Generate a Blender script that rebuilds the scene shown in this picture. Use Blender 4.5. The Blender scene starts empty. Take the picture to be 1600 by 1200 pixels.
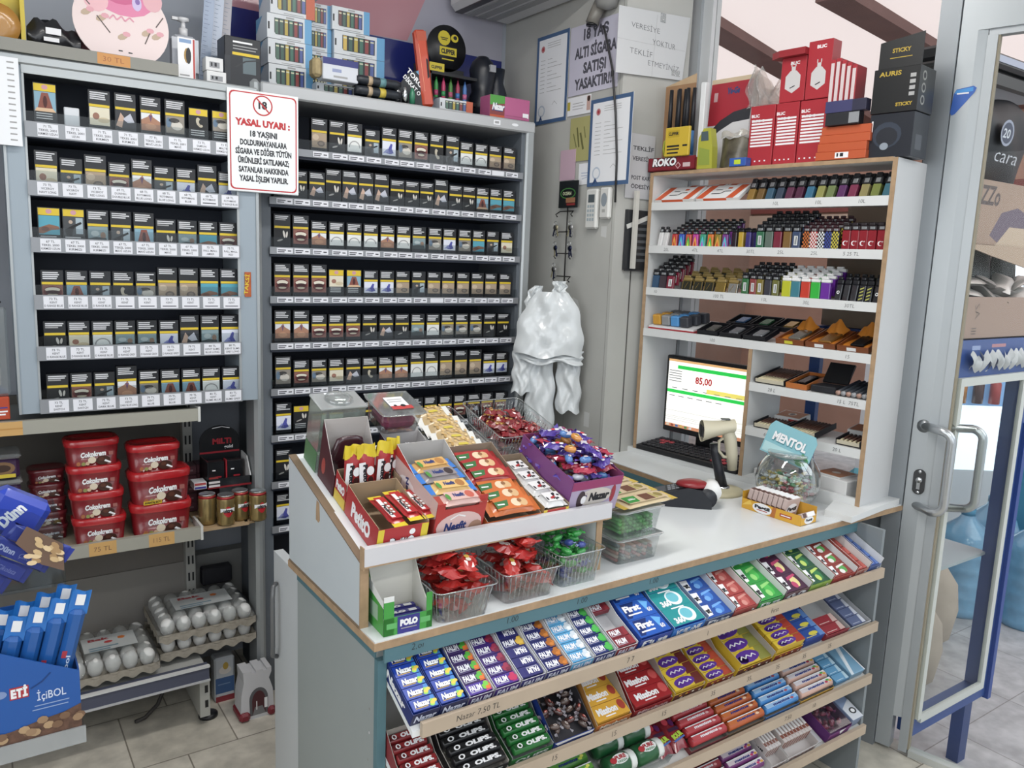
import bpy, math, random
from math import pi, sin, cos, radians as R, sqrt, atan2
from mathutils import Vector, Matrix, Euler
SC = bpy.context.scene
COL = SC.collection
random.seed(11)
# ---------------------------------------------------------------- camera
# world: X runs along the counter front, Y runs from the customer to the cigarette wall, Z up; the camera stands at the origin
cam = bpy.data.cameras.new('camera'); cam.sensor_width = 36; cam.lens = 1240.57 / 1600 * 36; cam.clip_start = .02
cob = bpy.data.objects.new('camera', cam); COL.objects.link(cob); SC.camera = cob
pitch, roll, az = 0.15870909, 0.03953155, 0.9632181
fx, fy = cos(az), sin(az); rx, ry = sin(az), -cos(az)
cF = Vector((fx * cos(pitch), fy * cos(pitch), -sin(pitch))); cU = Vector((fx * sin(pitch), fy * sin(pitch), cos(pitch))); cX = Vector((rx, ry, 0))
cX2 = cos(roll) * cX + sin(roll) * cU; cU2 = -sin(roll) * cX + cos(roll) * cU
cob.matrix_world = Matrix(((cX2.x, cU2.x, -cF.x, 0), (cX2.y, cU2.y, -cF.y, 0), (cX2.z, cU2.z, -cF.z, 1.5), (0, 0, 0, 1)))
# ---------------------------------------------------------------- sky, lamps, exposure
w = bpy.data.worlds.new('daylight'); SC.world = w; w.use_nodes = True
w.node_tree.nodes['Background'].inputs[0].default_value = (.86, .93, 1, 1); w.node_tree.nodes['Background'].inputs[1].default_value = 1.15
SC.view_settings.view_transform = 'Standard'; SC.view_settings.look = 'None'; SC.view_settings.exposure = -0.18; SC.view_settings.gamma = 1
def area(name, loc, size, energy, rot=(0, 0, 0), col=(1, 1, 1)):
    l = bpy.data.lights.new(name, 'AREA'); l.shape = 'RECTANGLE'; l.size, l.size_y = size; l.energy = energy; l.color = col
    o = bpy.data.objects.new(name, l); COL.objects.link(o); o.location = loc; o.rotation_euler = rot
area('ceiling_tube_light', (.9, 1.35, 2.7), (1.3, .18), 24, col=(1, .98, .95))
area('ceiling_tube_light', (.6, -.5, 2.7), (1.3, .18), 24, col=(1, .98, .95))
area('shop_front_daylight', (-.2, -2.2, 1.9), (3.4, 1.5), 26, (R(82), 0, R(-20)), (.9, .95, 1))
area('side_fill_light', (-1.18, .5, 1.65), (2.0, 1.3), 30, (R(90), 0, R(-90)), (.92, .96, 1))  # soft fill added from the left; the wall there has no window
sl_ = bpy.data.lights.new('sun', 'SUN'); sl_.energy = 2.2; sl_.angle = .2; so_ = bpy.data.objects.new('sun', sl_); COL.objects.link(so_); so_.rotation_euler = (R(-18), R(24), 0)
area('street_daylight', (3.6, -.6, 2.6), (2.4, 2.4), 45, (R(20), R(10), 0), (.93, .97, 1))
# ---------------------------------------------------------------- materials
MC = {}
def lin(c):
    if isinstance(c, str): c = tuple(int(c[i:i + 2], 16) / 255 for i in (0, 2, 4))
    g_ = .3 * c[0] + .59 * c[1] + .11 * c[2]; c = tuple(x * .88 + g_ * .12 for x in c)
    return tuple((x / 12.92 if x <= .04045 else ((x + .055) / 1.055) ** 2.4) for x in c) + (1,)
def M(c, rough=.5, metal=0, spec=.5, emit=0, noise=0, scale=8, bump=0, coat=0):
    k = (c, rough, metal, spec, emit, noise, scale, bump, coat)
    if k in MC: return MC[k]
    m = bpy.data.materials.new('paint_' + c); m.use_nodes = True; nt = m.node_tree; b = nt.nodes['Principled BSDF']
    b.inputs['Base Color'].default_value = lin(c); b.inputs['Roughness'].default_value = rough; b.inputs['Metallic'].default_value = metal
    b.inputs['Specular IOR Level'].default_value = spec; b.inputs['Coat Weight'].default_value = coat
    if emit: b.inputs['Emission Color'].default_value = lin(c); b.inputs['Emission Strength'].default_value = emit
    if noise or bump:
        tc = nt.nodes.new('ShaderNodeTexCoord'); n = nt.nodes.new('ShaderNodeTexNoise'); n.inputs['Scale'].default_value = scale; n.inputs['Detail'].default_value = 5
        nt.links.new(tc.outputs['Object'], n.inputs['Vector'])
        if noise:
            r = nt.nodes.new('ShaderNodeMapRange'); r.inputs['From Min'].default_value = .3; r.inputs['From Max'].default_value = .7
            r.inputs['To Min'].default_value = 1 - noise; r.inputs['To Max'].default_value = 1 + noise * .4
            mx = nt.nodes.new('ShaderNodeMix'); mx.data_type = 'RGBA'; mx.blend_type = 'MULTIPLY'; mx.inputs[0].default_value = 1; mx.inputs[6].default_value = lin(c)
            nt.links.new(n.outputs['Fac'], r.inputs['Value']); nt.links.new(r.outputs[0], mx.inputs[7]); nt.links.new(mx.outputs[2], b.inputs['Base Color'])
        if bump:
            bp = nt.nodes.new('ShaderNodeBump'); bp.inputs['Strength'].default_value = bump; bp.inputs['Distance'].default_value = .004
            nt.links.new(n.outputs['Fac'], bp.inputs['Height']); nt.links.new(bp.outputs[0], b.inputs['Normal'])
    MC[k] = m; return m
def clear(tint='f4f8f8', gloss=.10, rough=.08, veil=0, bump=0):
    k = ('clear', tint, gloss, rough, veil, bump)
    if k in MC: return MC[k]
    m = bpy.data.materials.new('clear_plastic'); m.use_nodes = True; nt = m.node_tree; nt.nodes.clear(); N = nt.nodes.new; L = nt.links.new
    out = N('ShaderNodeOutputMaterial'); t = N('ShaderNodeBsdfTransparent'); t.inputs[0].default_value = lin(tint)
    g = N('ShaderNodeBsdfGlossy'); g.inputs['Roughness'].default_value = rough; lw = N('ShaderNodeLayerWeight'); lw.inputs[0].default_value = .35
    mr = N('ShaderNodeMapRange'); mr.inputs['To Min'].default_value = gloss * .5; mr.inputs['To Max'].default_value = min(1, gloss * 5); L(lw.outputs['Facing'], mr.inputs['Value'])
    mx = N('ShaderNodeMixShader'); L(mr.outputs[0], mx.inputs[0]); L(t.outputs[0], mx.inputs[1]); L(g.outputs[0], mx.inputs[2])
    if bump:
        n = N('ShaderNodeTexNoise'); n.inputs['Scale'].default_value = 60; bp = N('ShaderNodeBump'); bp.inputs['Strength'].default_value = bump; bp.inputs['Distance'].default_value = .01
        L(n.outputs['Fac'], bp.inputs['Height']); L(bp.outputs[0], g.inputs['Normal'])
    if veil:
        d = N('ShaderNodeBsdfDiffuse'); d.inputs[0].default_value = lin('e8ecec'); m2 = N('ShaderNodeMixShader'); m2.inputs[0].default_value = veil
        L(mx.outputs[0], m2.inputs[1]); L(d.outputs[0], m2.inputs[2]); L(m2.outputs[0], out.inputs[0])
    else: L(mx.outputs[0], out.inputs[0])
    MC[k] = m; return m
CLEAR = clear(); GLASS = clear('f8faf9', .012, .01); LIPC = clear('eceff0', .035, .15)
WHITE = M('dfe2e3', .35); CARD = M('b89b78', .8, noise=.15); BLACK = M('17181c', .4); INK = M('26262a', .6); MDF = M('a98a68', .8, noise=.2, scale=40)
PAPER = M('e4e6ea', .7); STEEL = M('b9bdc0', .3, .9); CHROME = M('d0d2d4', .18, 1); GREYBOX = M('c9c7c4', .7)
# ---------------------------------------------------------------- mesh builder
TX = {}
def text2d(s, bold=0.0):
    k = (s, bold)
    if k not in TX:
        c = bpy.data.curves.new('lettering', 'FONT'); c.body = s; c.resolution_u = 2; c.offset = bold; c.align_x = 'LEFT'
        o = bpy.data.objects.new('lettering', c); me = bpy.data.meshes.new_from_object(o)
        vs = [(v.co.x, v.co.y) for v in me.vertices]; fs = [tuple(p.vertices) for p in me.polygons]
        bpy.data.objects.remove(o); bpy.data.meshes.remove(me); bpy.data.curves.remove(c)
        x0 = min((v[0] for v in vs), default=0); x1 = max((v[0] for v in vs), default=1)
        TX[k] = ([((x - x0) / .72, y / .72) for x, y in vs], fs, (x1 - x0) / .72)
    return TX[k]
class MB:
    def __init__(s): s.v = []; s.f = []; s.mi = []; s.m = []; s.sm = []; s.T = None; s.o = None
    def k(s, m):
        if m not in s.m: s.m.append(m)
        return s.m.index(m)
    def add(s, vs, fs, m, smooth=False):
        b = len(s.v); i = s.k(m)
        s.v += [tuple(s.T @ Vector(v)) for v in vs] if s.T else [tuple(v) for v in vs]
        for f in fs: s.f.append(tuple(b + q for q in f)); s.mi.append(i); s.sm.append(smooth)
        return s
    def box(s, x0, x1, y0, y1, z0, z1, m, r=0):
        if r <= 0:
            vs = [(x, y, z) for x in (x0, x1) for y in (y0, y1) for z in (z0, z1)]
            return s.add(vs, [(0, 1, 3, 2), (4, 6, 7, 5), (0, 4, 5, 1), (2, 3, 7, 6), (0, 2, 6, 4), (1, 5, 7, 3)], m)
        r = min(r, (x1 - x0) * .49, (y1 - y0) * .49, (z1 - z0) * .49); vs = []; ix = {}
        lo = (x0, y0, z0); hi = (x1, y1, z1)
        for c in range(8):
            sg = [(c >> 2) & 1, (c >> 1) & 1, c & 1]
            for a in range(3):
                p = [(hi[q] - r if sg[q] else lo[q] + r) for q in range(3)]; p[a] = hi[a] if sg[a] else lo[a]
                ix[(c, a)] = len(vs); vs.append(p)
        fs = []
        for a in range(3):
            u, w_ = [q for q in range(3) if q != a]; bu, bw = 4 >> u, 4 >> w_; ba = 4 >> a
            for d in (0, 1):
                c0 = ba * d; fs.append((ix[(c0, a)], ix[(c0 + bu, a)], ix[(c0 + bu + bw, a)], ix[(c0 + bw, a)]))
            for e1 in (0, 1):
                for e2 in (0, 1):
                    c0 = bu * e1 + bw * e2; c1 = c0 + ba; fs.append((ix[(c0, u)], ix[(c1, u)], ix[(c1, w_)], ix[(c0, w_)]))
        for c in range(8): fs.append((ix[(c, 0)], ix[(c, 1)], ix[(c, 2)]))
        return s.add(vs, fs, m)
    def prism(s, pts, h0, h1, m, ax='z'):
        n = len(pts); P = {'z': lambda a, b, h: (a, b, h), 'y': lambda a, b, h: (a, h, b), 'x': lambda a, b, h: (h, a, b)}[ax]
        vs = [P(a, b, h0) for a, b in pts] + [P(a, b, h1) for a, b in pts]
        return s.add(vs, [tuple(range(n)), tuple(range(2 * n - 1, n - 1, -1))] + [(i, (i + 1) % n, n + (i + 1) % n, n + i) for i in range(n)], m)
    def lathe(s, prof, m, c=(0, 0, 0), n=20, ax='z', sx=1, sy=1, smooth=True):
        vs = []; fs = []
        for r_, z in prof:
            for i in range(n):
                a = 2 * pi * i / n; p = (r_ * cos(a) * sx, r_ * sin(a) * sy, z)
                if ax == 'y': p = (p[0], z, p[1])
                if ax == 'x': p = (z, p[0], p[1])
                vs.append((p[0] + c[0], p[1] + c[1], p[2] + c[2]))
        for j in range(len(prof) - 1):
            for i in range(n): fs.append((j * n + i, j * n + (i + 1) % n, (j + 1) * n + (i + 1) % n, (j + 1) * n + i))
        if prof[0][0] > 1e-6: fs.append(tuple(range(n - 1, -1, -1)))
        if prof[-1][0] > 1e-6: fs.append(tuple((len(prof) - 1) * n + i for i in range(n)))
        return s.add(vs, fs, m, smooth)
    def tube(s, pts, r, m, n=8, close=False):
        pts = [Vector(p) for p in pts]; L = len(pts); vs = []; fs = []; up = None
        for i, p in enumerate(pts):
            t = ((pts[(i + 1) % L] if (close or i < L - 1) else p) - (pts[i - 1] if (close or i) else p)).normalized()
            if up is None: up = t.orthogonal().normalized()
            up = (up - t * up.dot(t)); up = up.normalized() if up.length > 1e-6 else t.orthogonal().normalized()
            b = t.cross(up); rr = r[i] if isinstance(r, (list, tuple)) else r
            vs += [p + up * rr * cos(2 * pi * q / n) + b * rr * sin(2 * pi * q / n) for q in range(n)]
        for i in range(L if close else L - 1):
            j = (i + 1) % L
            fs += [(i * n + q, i * n + (q + 1) % n, j * n + (q + 1) % n, j * n + q) for q in range(n)]
        if not close: fs += [tuple(range(n - 1, -1, -1)), tuple((L - 1) * n + q for q in range(n))]
        return s.add(vs, fs, m, True)
    def grid(s, fn, nu, nv, m, smooth=True):
        vs = [fn(i / nu, j / nv) for j in range(nv + 1) for i in range(nu + 1)]; q = nu + 1
        return s.add(vs, [(j * q + i, j * q + i + 1, (j + 1) * q + i + 1, (j + 1) * q + i) for j in range(nv) for i in range(nu)], m, smooth)
    def pillow(s, cx, cy, cz, lx, ly, lz, m, n=6, puff=.5):
        # a stuffed packet: flat crimped ends along x, full in the middle
        for sg in (1, -1):
            s.grid(lambda u, v: (cx + (u - .5) * lx, cy + (v - .5) * ly * (.86 + .14 * abs(2 * u - 1)), cz + sg * lz * .5 * (max(0, 1 - abs(2 * u - 1) ** 4)) ** puff * (max(0, 1 - abs(2 * v - 1) ** 3)) ** .6), n, n, m)
        return s
    # flat marks laid on a face
    def plane(s, o, u, v):
        s.o = Vector(o); s.u = Vector(u).normalized(); s.w = Vector(v).normalized(); s.n = s.u.cross(s.w); return s
    def P(s, x, y, l): return s.o + s.u * x + s.w * y + s.n * (l * .00022)
    def poly(s, pts, m, l=1): return s.add([s.P(x, y, l) for x, y in pts], [tuple(range(len(pts)))], m)
    def rect(s, x0, y0, x1, y1, m, l=1): return s.poly(((x0, y0), (x1, y0), (x1, y1), (x0, y1)), m, l)
    def ell(s, cx, cy, a, b, m, l=1, n=14, rot=0, a0=0, a1=2 * pi):
        c, d = cos(rot), sin(rot); ps = [(a * cos(a0 + (a1 - a0) * i / n), b * sin(a0 + (a1 - a0) * i / n)) for i in range(n)]
        return s.poly([(cx + x * c - y * d, cy + x * d + y * c) for x, y in ps], m, l)
    def line(s, pts, wd, m, l=1):
        for (x0, y0), (x1, y1) in zip(pts, pts[1:]):
            d = math.hypot(x1 - x0, y1 - y0) or 1; a, b = -(y1 - y0) / d * wd / 2, (x1 - x0) / d * wd / 2
            s.poly(((x0 - a, y0 - b), (x1 - a, y1 - b), (x1 + a, y1 + b), (x0 + a, y0 + b)), m, l)
        return s
    def text(s, t, x, y, h, m, l=2, wd=None, al='c', bold=.02, sl=0, rot=0):
        vs, fs, W = text2d(t, bold); sx = h if wd is None else wd / W; tw = W * sx
        x0 = {'c': -tw / 2, 'l': 0, 'r': -tw}[al]; c, d = cos(rot), sin(rot); out = []
        for a, b in vs:
            px, py = a * sx + x0 + b * h * sl, b * h; out.append(s.P(x + px * c - py * d, y + px * d + py * c, l))
        return s.add(out, fs, m)
    def build(s, name, parent=None, loc=None, rot=None):
        me = bpy.data.meshes.new(name); me.from_pydata(s.v, [], s.f)
        for m in s.m: me.materials.append(m)
        me.polygons.foreach_set('material_index', s.mi); me.polygons.foreach_set('use_smooth', s.sm); me.update()
        o = bpy.data.objects.new(name, me); COL.objects.link(o)
        if parent: o.parent = parent
        if loc: o.location = loc
        if rot: o.rotation_euler = rot
        return o
def tag(o, label=None, cat=None, group=None, kind=None):
    for k, v in (('label', label), ('category', cat), ('group', group), ('kind', kind)):
        if v: o[k] = v
    return o
def thing(name, label, cat, loc=(0, 0, 0), rot=(0, 0, 0), group=None):
    o = bpy.data.objects.new(name, None); COL.objects.link(o); o.location = loc; o.rotation_euler = rot; o.empty_display_size = .05
    return tag(o, label, cat, group)
def dup(o, loc, rot=None, label=None, group=None, parent=None):
    c = o.copy(); COL.objects.link(c); c.location = loc; c.parent = parent
    if rot is not None: c.rotation_euler = rot
    if label: c['label'] = label
    if group: c['group'] = group
    for ch in o.children:
        d = ch.copy(); COL.objects.link(d); d.parent = c
        for g in ch.children: e = g.copy(); COL.objects.link(e); e.parent = d
    return c
def struct(name, mb): return tag(mb.build(name), kind='structure')
ORD = 'first second third fourth fifth sixth seventh eighth ninth tenth eleventh twelfth thirteenth fourteenth fifteenth sixteenth seventeenth eighteenth nineteenth twentieth'.split()
F0 = ((0, 0, 0), (1, 0, 0), (0, 0, 1))
# ---------------------------------------------------------------- setting
def tiles(name, c1, c2, grout, bw, rh, off, rough, ox=0, oy=0):
    m = bpy.data.materials.new(name); m.use_nodes = True; nt = m.node_tree; N = nt.nodes.new; L = nt.links.new; b = nt.nodes['Principled BSDF']
    tc = N('ShaderNodeTexCoord'); mp = N('ShaderNodeMapping'); mp.inputs['Location'].default_value = (-ox, -oy, 0); L(tc.outputs['Object'], mp.inputs[0])
    br = N('ShaderNodeTexBrick'); br.offset = off; br.inputs['Scale'].default_value = 1; br.inputs['Brick Width'].default_value = bw; br.inputs['Row Height'].default_value = rh
    br.inputs['Mortar Size'].default_value = .0022; br.inputs['Color1'].default_value = lin(c1); br.inputs['Color2'].default_value = lin(c2); br.inputs['Mortar'].default_value = lin(grout)
    L(mp.outputs[0], br.inputs['Vector']); n = N('ShaderNodeTexNoise'); n.inputs['Scale'].default_value = 14; n.inputs['Detail'].default_value = 8; L(tc.outputs['Object'], n.inputs['Vector'])
    r = N('ShaderNodeMapRange'); r.inputs['From Min'].default_value = .35; r.inputs['From Max'].default_value = .7; r.inputs['To Min'].default_value = .72; r.inputs['To Max'].default_value = 1.08; L(n.outputs['Fac'], r.inputs['Value'])
    mx = N('ShaderNodeMix'); mx.data_type = 'RGBA'; mx.blend_type = 'MULTIPLY'; mx.inputs[0].default_value = 1; L(br.outputs['Color'], mx.inputs[6]); L(r.outputs[0], mx.inputs[7])
    L(mx.outputs[2], b.inputs['Base Color']); b.inputs['Roughness'].default_value = rough; return m
TRAV = tiles('travertine_tiles', 'd2cbbd', 'c6bfb0', '857d70', .29, .3, .5, .45, .04, 2.295 - 2.1)
TERR = tiles('pale_tiles', 'c9c6c8', 'bfbcbf', '96918f', .42, .42, 0, .4)
PLASTER = M('b3b3ae', .75, noise=.1, scale=3, bump=.15)
struct('floor', MB().add([(-1.2, -3, 0), (2.42, -3, 0), (2.42, 3, 0), (-1.2, 3, 0)], [(0, 1, 2, 3)], TRAV))
struct('floor_outside', MB().add([(2.3, -3, -.175), (9, -3, -.175), (9, 9, -.175), (2.3, 9, -.175)], [(0, 1, 2, 3)], TERR))
struct('wall_back', MB().box(-1.2, 2.3, 2.86, 2.95, 0, 2.75, M('a7adb8', .6, noise=.08, scale=2)))
struct('light_block_wall', MB().box(-1.3, 1.5, -1.7, -1.6, 0, 1.0, PLASTER))  # unseen low wall, added to cut low daylight from behind the camera
struct('wall_left', MB().box(-1.3, -1.2, -1.6, 2.95, 0, 2.75, PLASTER))
struct('ceiling', MB().box(-1.3, 2.4, -1.6, 2.95, 2.75, 2.82, M('d2d2d0', .8)))
mb = MB().box(1.89, 2.2, 2.13, 2.86, 0, 2.75, PLASTER)
mb.plane((1.89, 2.86, 0), (0, -1, 0), (0, 0, 1))
patch = M('c6c7c5', .6); dark = M('8f8f8a', .8)
for pts in (((.49, 1.30), (.52, 1.36), (.55, 1.35), (.57, 1.31), (.53, 1.28), (.53, 1.24), (.5, 1.25)), ((.622, .94), (.652, .94), (.652, .885), (.622, .885)), ((.66, 1.62), (.69, 1.62), (.69, 1.58), (.66, 1.585))): mb.poly(pts, patch)
mb.line(((.735 - .02, 0), (.735 - .02, 2.4)), .003, dark); mb.line(((.5, .85), (.49, 1.3)), .002, dark)
mb.plane((1.89, 2.13, 0), (1, 0, 0), (0, 0, 1))
mb.line(((.09, .8), (.09, 1.55)), .006, M('4a4846', .6)); mb
struct('wall_side', mb)
# window behind the lighter unit: aluminium post, pane
ud = Vector((.1157, -.9933, 0)); un = Vector((.9933, .1157, 0)); UO = Vector((2.018, 2.144, 0)); URZ = atan2(ud.y, ud.x)
def U(u, v, z): return UO + ud * u + un * v + Vector((0, 0, z))
ALU = M('a9aeb2', .4, .25, noise=.05, scale=4)
mb = MB().box(0, .045, .215, .30, 0, 2.75, ALU).box(.045, .085, .23, .28, 0, 2.75, M('c9ccce', .4, .2)).box(.88, .92, .23, .28, .8, 2.75, ALU).box(.085, .88, .225, .27, 2.6, 2.66, ALU).box(.085, .88, .225, .27, .74, .8, ALU).box(.085, .88, .25, .256, .8, 2.6, GLASS).box(0, .92, .225, .26, 0, .74, ALU)
o = struct('window_1', mb); o.location = UO; o.rotation_euler = (0, 0, URZ)
# door: jamb and the open leaf
D0 = Vector((2.362, 1.16, 0)); dd = Vector((.237, -.9716, 0)); DRZ = atan2(dd.y, dd.x)
J = M('878d92', .4, .3, noise=.06, scale=3); LEAF = M('a6acb0', .38, .25, noise=.04, scale=3)
mb = MB().box(-.136, -.082, -.02, .06, 0, 2.75, J).box(-.33, -.136, .0, .05, 0, .79, J).box(-.136, .9, -.03, .06, 2.275, 2.34, M('8a5a3c', .6, noise=.2))
o = struct('door_1', mb); o.location = D0; o.rotation_euler = (0, 0, DRZ); jamb = o
mb = MB().box(-.08, -.036, -.012, .03, .01, 2.27, LEAF).prism(((-.036, -.012), (-.012, -.004), (-.012, .03), (-.036, .03)), .12, 2.165, LEAF)
mb.box(-.012, .013, -.006, .024, .01, 2.15, LEAF).box(.013, .018, -.002, .02, .02, 2.15, M('8f8672', .7))
mb.box(-.036, .95, -.012, .03, 2.165, 2.27, LEAF).box(-.01, .92, -.004, .024, 2.148, 2.165, ALU).box(.018, .92, -.008, .024, .0, .022, M('b9bcb8', .45, .2)).box(.9, .98, -.012, .03, .01, 2.27, LEAF)
leaf = mb.build('door_leaf', jamb)
MB().box(.016, .905, .006, .012, .02, 2.15, GLASS).build('glass', leaf)
mb = MB()
for sg in (-1, 1):
    pts = [(-.05, sg * .01 + .008, 1.05)]
    for a in range(0, 91, 15): pts.append((.0 + .032 * sin(R(a)) + .006, sg * .06 + .008, 1.02 + .03 * cos(R(a))))
    for a in range(0, 91, 15): pts.append((.006 + .032 * cos(R(a)), sg * .06 + .008, .835 - .03 * sin(R(a))))
    pts.append((-.05, sg * .01 + .008, .805))
    hx = .0 if sg < 0 else .055
    MB().tube([(x + hx, y, z) for x, y, z in pts], .0125, STEEL, 12).lathe([(.02, 0), (.02, .006)], STEEL, (-.05 + hx, .008 - .02 if sg < 0 else .03, 1.05), 14, 'y').build('handle', leaf)
mb = MB(); pl = M('3c3d3f', .4, .4); ps = [(-.044 + .017 * cos(a), .88 + (.022 if sin(a) > 0 else -.022) + .017 * sin(a)) for a in [2 * pi * i / 24 for i in range(24)]]
mb.prism(ps, -.016, -.012, pl, 'y').lathe([(.009, -.02), (.009, -.014)], CHROME, (-.044, 0, .886), 12, 'y').box(-.049, -.039, -.02, -.014, .858, .884, CHROME)
for z in (.912, .848): mb.lathe([(.005, -.018), (.005, -.015)], CHROME, (-.044, 0, z), 8, 'y')
mb.build('lock_plate', leaf)
mb = MB().plane((0, -.0125, 0), (1, 0, 0), (0, 0, 1)); bl = M('1f56b4', .4)
mb.poly(((-.078, 2.0), (-.072, 2.012), (-.03, 2.018), (-.022, 2.012), (-.026, 2.0), (-.07, 1.945), (-.078, 1.942), (-.082, 1.95)), bl).poly(((-.076, 2.0), (-.072, 2.01), (-.03, 2.015), (-.03, 2.004)), M('2f8ad6', .4), 2).rect(-.07, 1.998, -.04, 2.002, PAPER, 3)
mb.build('sticker', leaf)['label'] = 'blue pointed sticker on the door frame'
# outside: canopy with beams, far walls
CAN = bpy.data.materials.new('awning_fabric'); CAN.use_nodes = True; _t = CAN.node_tree; _t.nodes.clear()
_o = _t.nodes.new('ShaderNodeOutputMaterial'); _d = _t.nodes.new('ShaderNodeBsdfDiffuse'); _d.inputs[0].default_value = lin('e6d6d2'); _l = _t.nodes.new('ShaderNodeBsdfTranslucent'); _l.inputs[0].default_value = lin('fae2dc')
_m = _t.nodes.new('ShaderNodeMixShader'); _m.inputs[0].default_value = .7; _t.links.new(_d.outputs[0], _m.inputs[1]); _t.links.new(_l.outputs[0], _m.inputs[2]); _t.links.new(_m.outputs[0], _o.inputs[0])
struct('ceiling_outside', MB().add([(2.45, .2, 2.76), (9, .2, 2.76), (9, 9, 2.76), (2.45, 9, 2.76)], [(0, 1, 2, 3)], CAN))
mb = MB()
for a, b in (((3.05, 2.97), (8.6, 4.72)), ((3.3, 2.35), (8.6, 3.25))):
    A = Vector((*a, 0)); d = (Vector((*b, 0)) - A); q = d.normalized(); nn = Vector((-q.y, q.x, 0)) * .075; c = [A - nn, A + nn, A + d + nn, A + d - nn]
    mb.prism([(p.x, p.y) for p in c], 2.7, 2.75, M('7c5a55', .7, noise=.15))
struct('trim_1', mb)
mb = MB().box(6.4, 6.5, .6, 8, 0, 2.75, M('b98f7c', .8, noise=.2, scale=2)).box(6.36, 6.4, .6, 8, 2.0, 2.2, M('8d4a44', .7)).box(6.35, 6.4, .6, 8, 1.86, 1.98, M('cdb7a4', .7)).box(2.3, 6.5, 5.2, 5.3, 0, 2.75, M('a98b7c', .8, noise=.2, scale=2))
struct('wall_outside', mb)
# ---------------------------------------------------------------- counter
TEAL = M('4e7680', .5, noise=.08, scale=5); PANEL = M('959d9c', .5, noise=.06, scale=3); TOP = M('d5d9db', .22, noise=.04, scale=4)
HAND = M('2b2c30', .7)
ct = thing('shop_counter', 'long white topped shop counter with teal apron and four slanted sweet shelves', 'counter', (0, 0, 0))
L_ = ((.578, 1.235), (2.33, 1.235), (2.33, 2.13), (1.86, 2.13), (1.86, 1.70), (.578, 1.70))
mb = MB().prism(L_, .782, .797, MDF); mb.prism([(a + (.002 if i in (0, 5) else 0), b + (.002 if i in (0, 1) else 0)) for i, (a, b) in enumerate(L_)], .797, .80, TOP)
mb.plane((1.86, 1.7, .80), (1, 0, 0), (0, 1, 0)).line(((0, 0), (.47, 0)), .0015, dark)
mb.build('worktop', ct)
mb = MB().box(.60, 2.1, 1.238, 1.244, .753, .782, TEAL); mb.plane((0, 1.238, .008), (1, 0, 0), (0, 0, 1))
def hand(mb, t, x, z, h=.013, l=2, m=None): mb.text(t, x, z, h, m or HAND, l, bold=-.01, sl=.15, al='l')
hand(mb, '2,oı', .655, .757); hand(mb, '1.00', .872, .757); hand(mb, '1.00', 1.055, .757); hand(mb, '1.00', 1.27, .757)
mb.box(1.86, 1.875, 1.72, 2.13, .73, .782, TEAL)
mb.build('apron', ct)
mb = MB().box(.6, .613, 1.27, 1.70, 0, .782, PANEL).box(.595, .613, 1.255, 1.27, 0, .75, TEAL).box(.5985, .5998, 1.272, 1.699, .745, .781, TEAL)
mb.plane((.6, 1.7, 0), (0, -1, 0), (0, 0, 1)).ell(.4, .63, .003, .003, dark).ell(.395, .52, .002, .003, dark).ell(.40, .58, .002, .003, M('d8d8d8'))
mb.build('side_panel', ct)
MB().box(2.1, 2.112, 1.16, 1.7, 0, .78, M('7d8589', .5, noise=.06, scale=3)).build('side_panel', ct)
MB().box(.628, 2.1, 1.45, 1.46, 0, .78, M('5d676c', .7)).build('back_panel', ct)
SL = .45; SA = math.atan(SL); SZ = (.658, .497, .336, .177)
LIP = M('b3a08a', .6, noise=.1, scale=6)
TXT = ((('Nazar 7,50 TL', .70), ('7 7', 1.12), ('1', 1.37), ('Fırst', 1.60)), (('15', .93), ('15', 1.09), ('15', 1.24), ('35', 1.40), ('35.', 1.53), ('35', 1.64), ('35', 1.75), ('35', 1.86)), (('1', 1.2), ('7.50', 1.7), ('10', 1.82)), (('5', 1.0),))
for k, z in enumerate(SZ):
    mb = MB(); mb.add([(x, 1.152 + .29 * t - (q * .0), z + .29 * t * SL - .012 * q) for q in (0, 1) for x, t in ((.632, 0), (2.098, 0), (2.098, 1), (.632, 1))], [(0, 1, 2, 3), (7, 6, 5, 4), (0, 4, 5, 1), (1, 5, 6, 2), (2, 6, 7, 3), (3, 7, 4, 0)], WHITE if k == 0 else GREYBOX)
    mb.add([(.615, 1.152, z), (.632, 1.152, z), (.632, 1.27, z + .053), (.615, 1.27, z + .053), (.615, 1.152, z - .012), (.632, 1.152, z - .012), (.632, 1.27, z + .041), (.615, 1.27, z + .041)], [(0, 1, 2, 3), (4, 5, 6, 7), (0, 1, 5, 4), (1, 2, 6, 5), (3, 0, 4, 7)], WHITE)
    sh = mb.build('shelf', ct)
    mb = MB().box(.63, 2.1, 1.142, 1.152, z - .012, z + .016, LIP); mb.plane((0, 1.142, z - .002), (1, 0, 0), (0, 0, 1))
    for t, x in TXT[k]: hand(mb, t, x, 0, .012)
    mb.build('shelf_lip', sh)
# white half-gate leaning behind the counter's left end
gt = thing('swing_gate', 'white half-height swing gate panel closing the passage beside the counter', 'gate', (.63, 1.706, 0))
MB().box(-.012, .012, .0, .22, .12, .735, M('c3c8cb', .45)).build('gate_panel', gt)
mb = MB().tube([(-.018, .185, .66), (-.03, .17, .66), (-.034, .165, .63), (-.034, .165, .5), (-.03, .18, .47), (-.016, .19, .46)], .006, M('6e7072', .4, .3)); mb.build('handle', gt)
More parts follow.
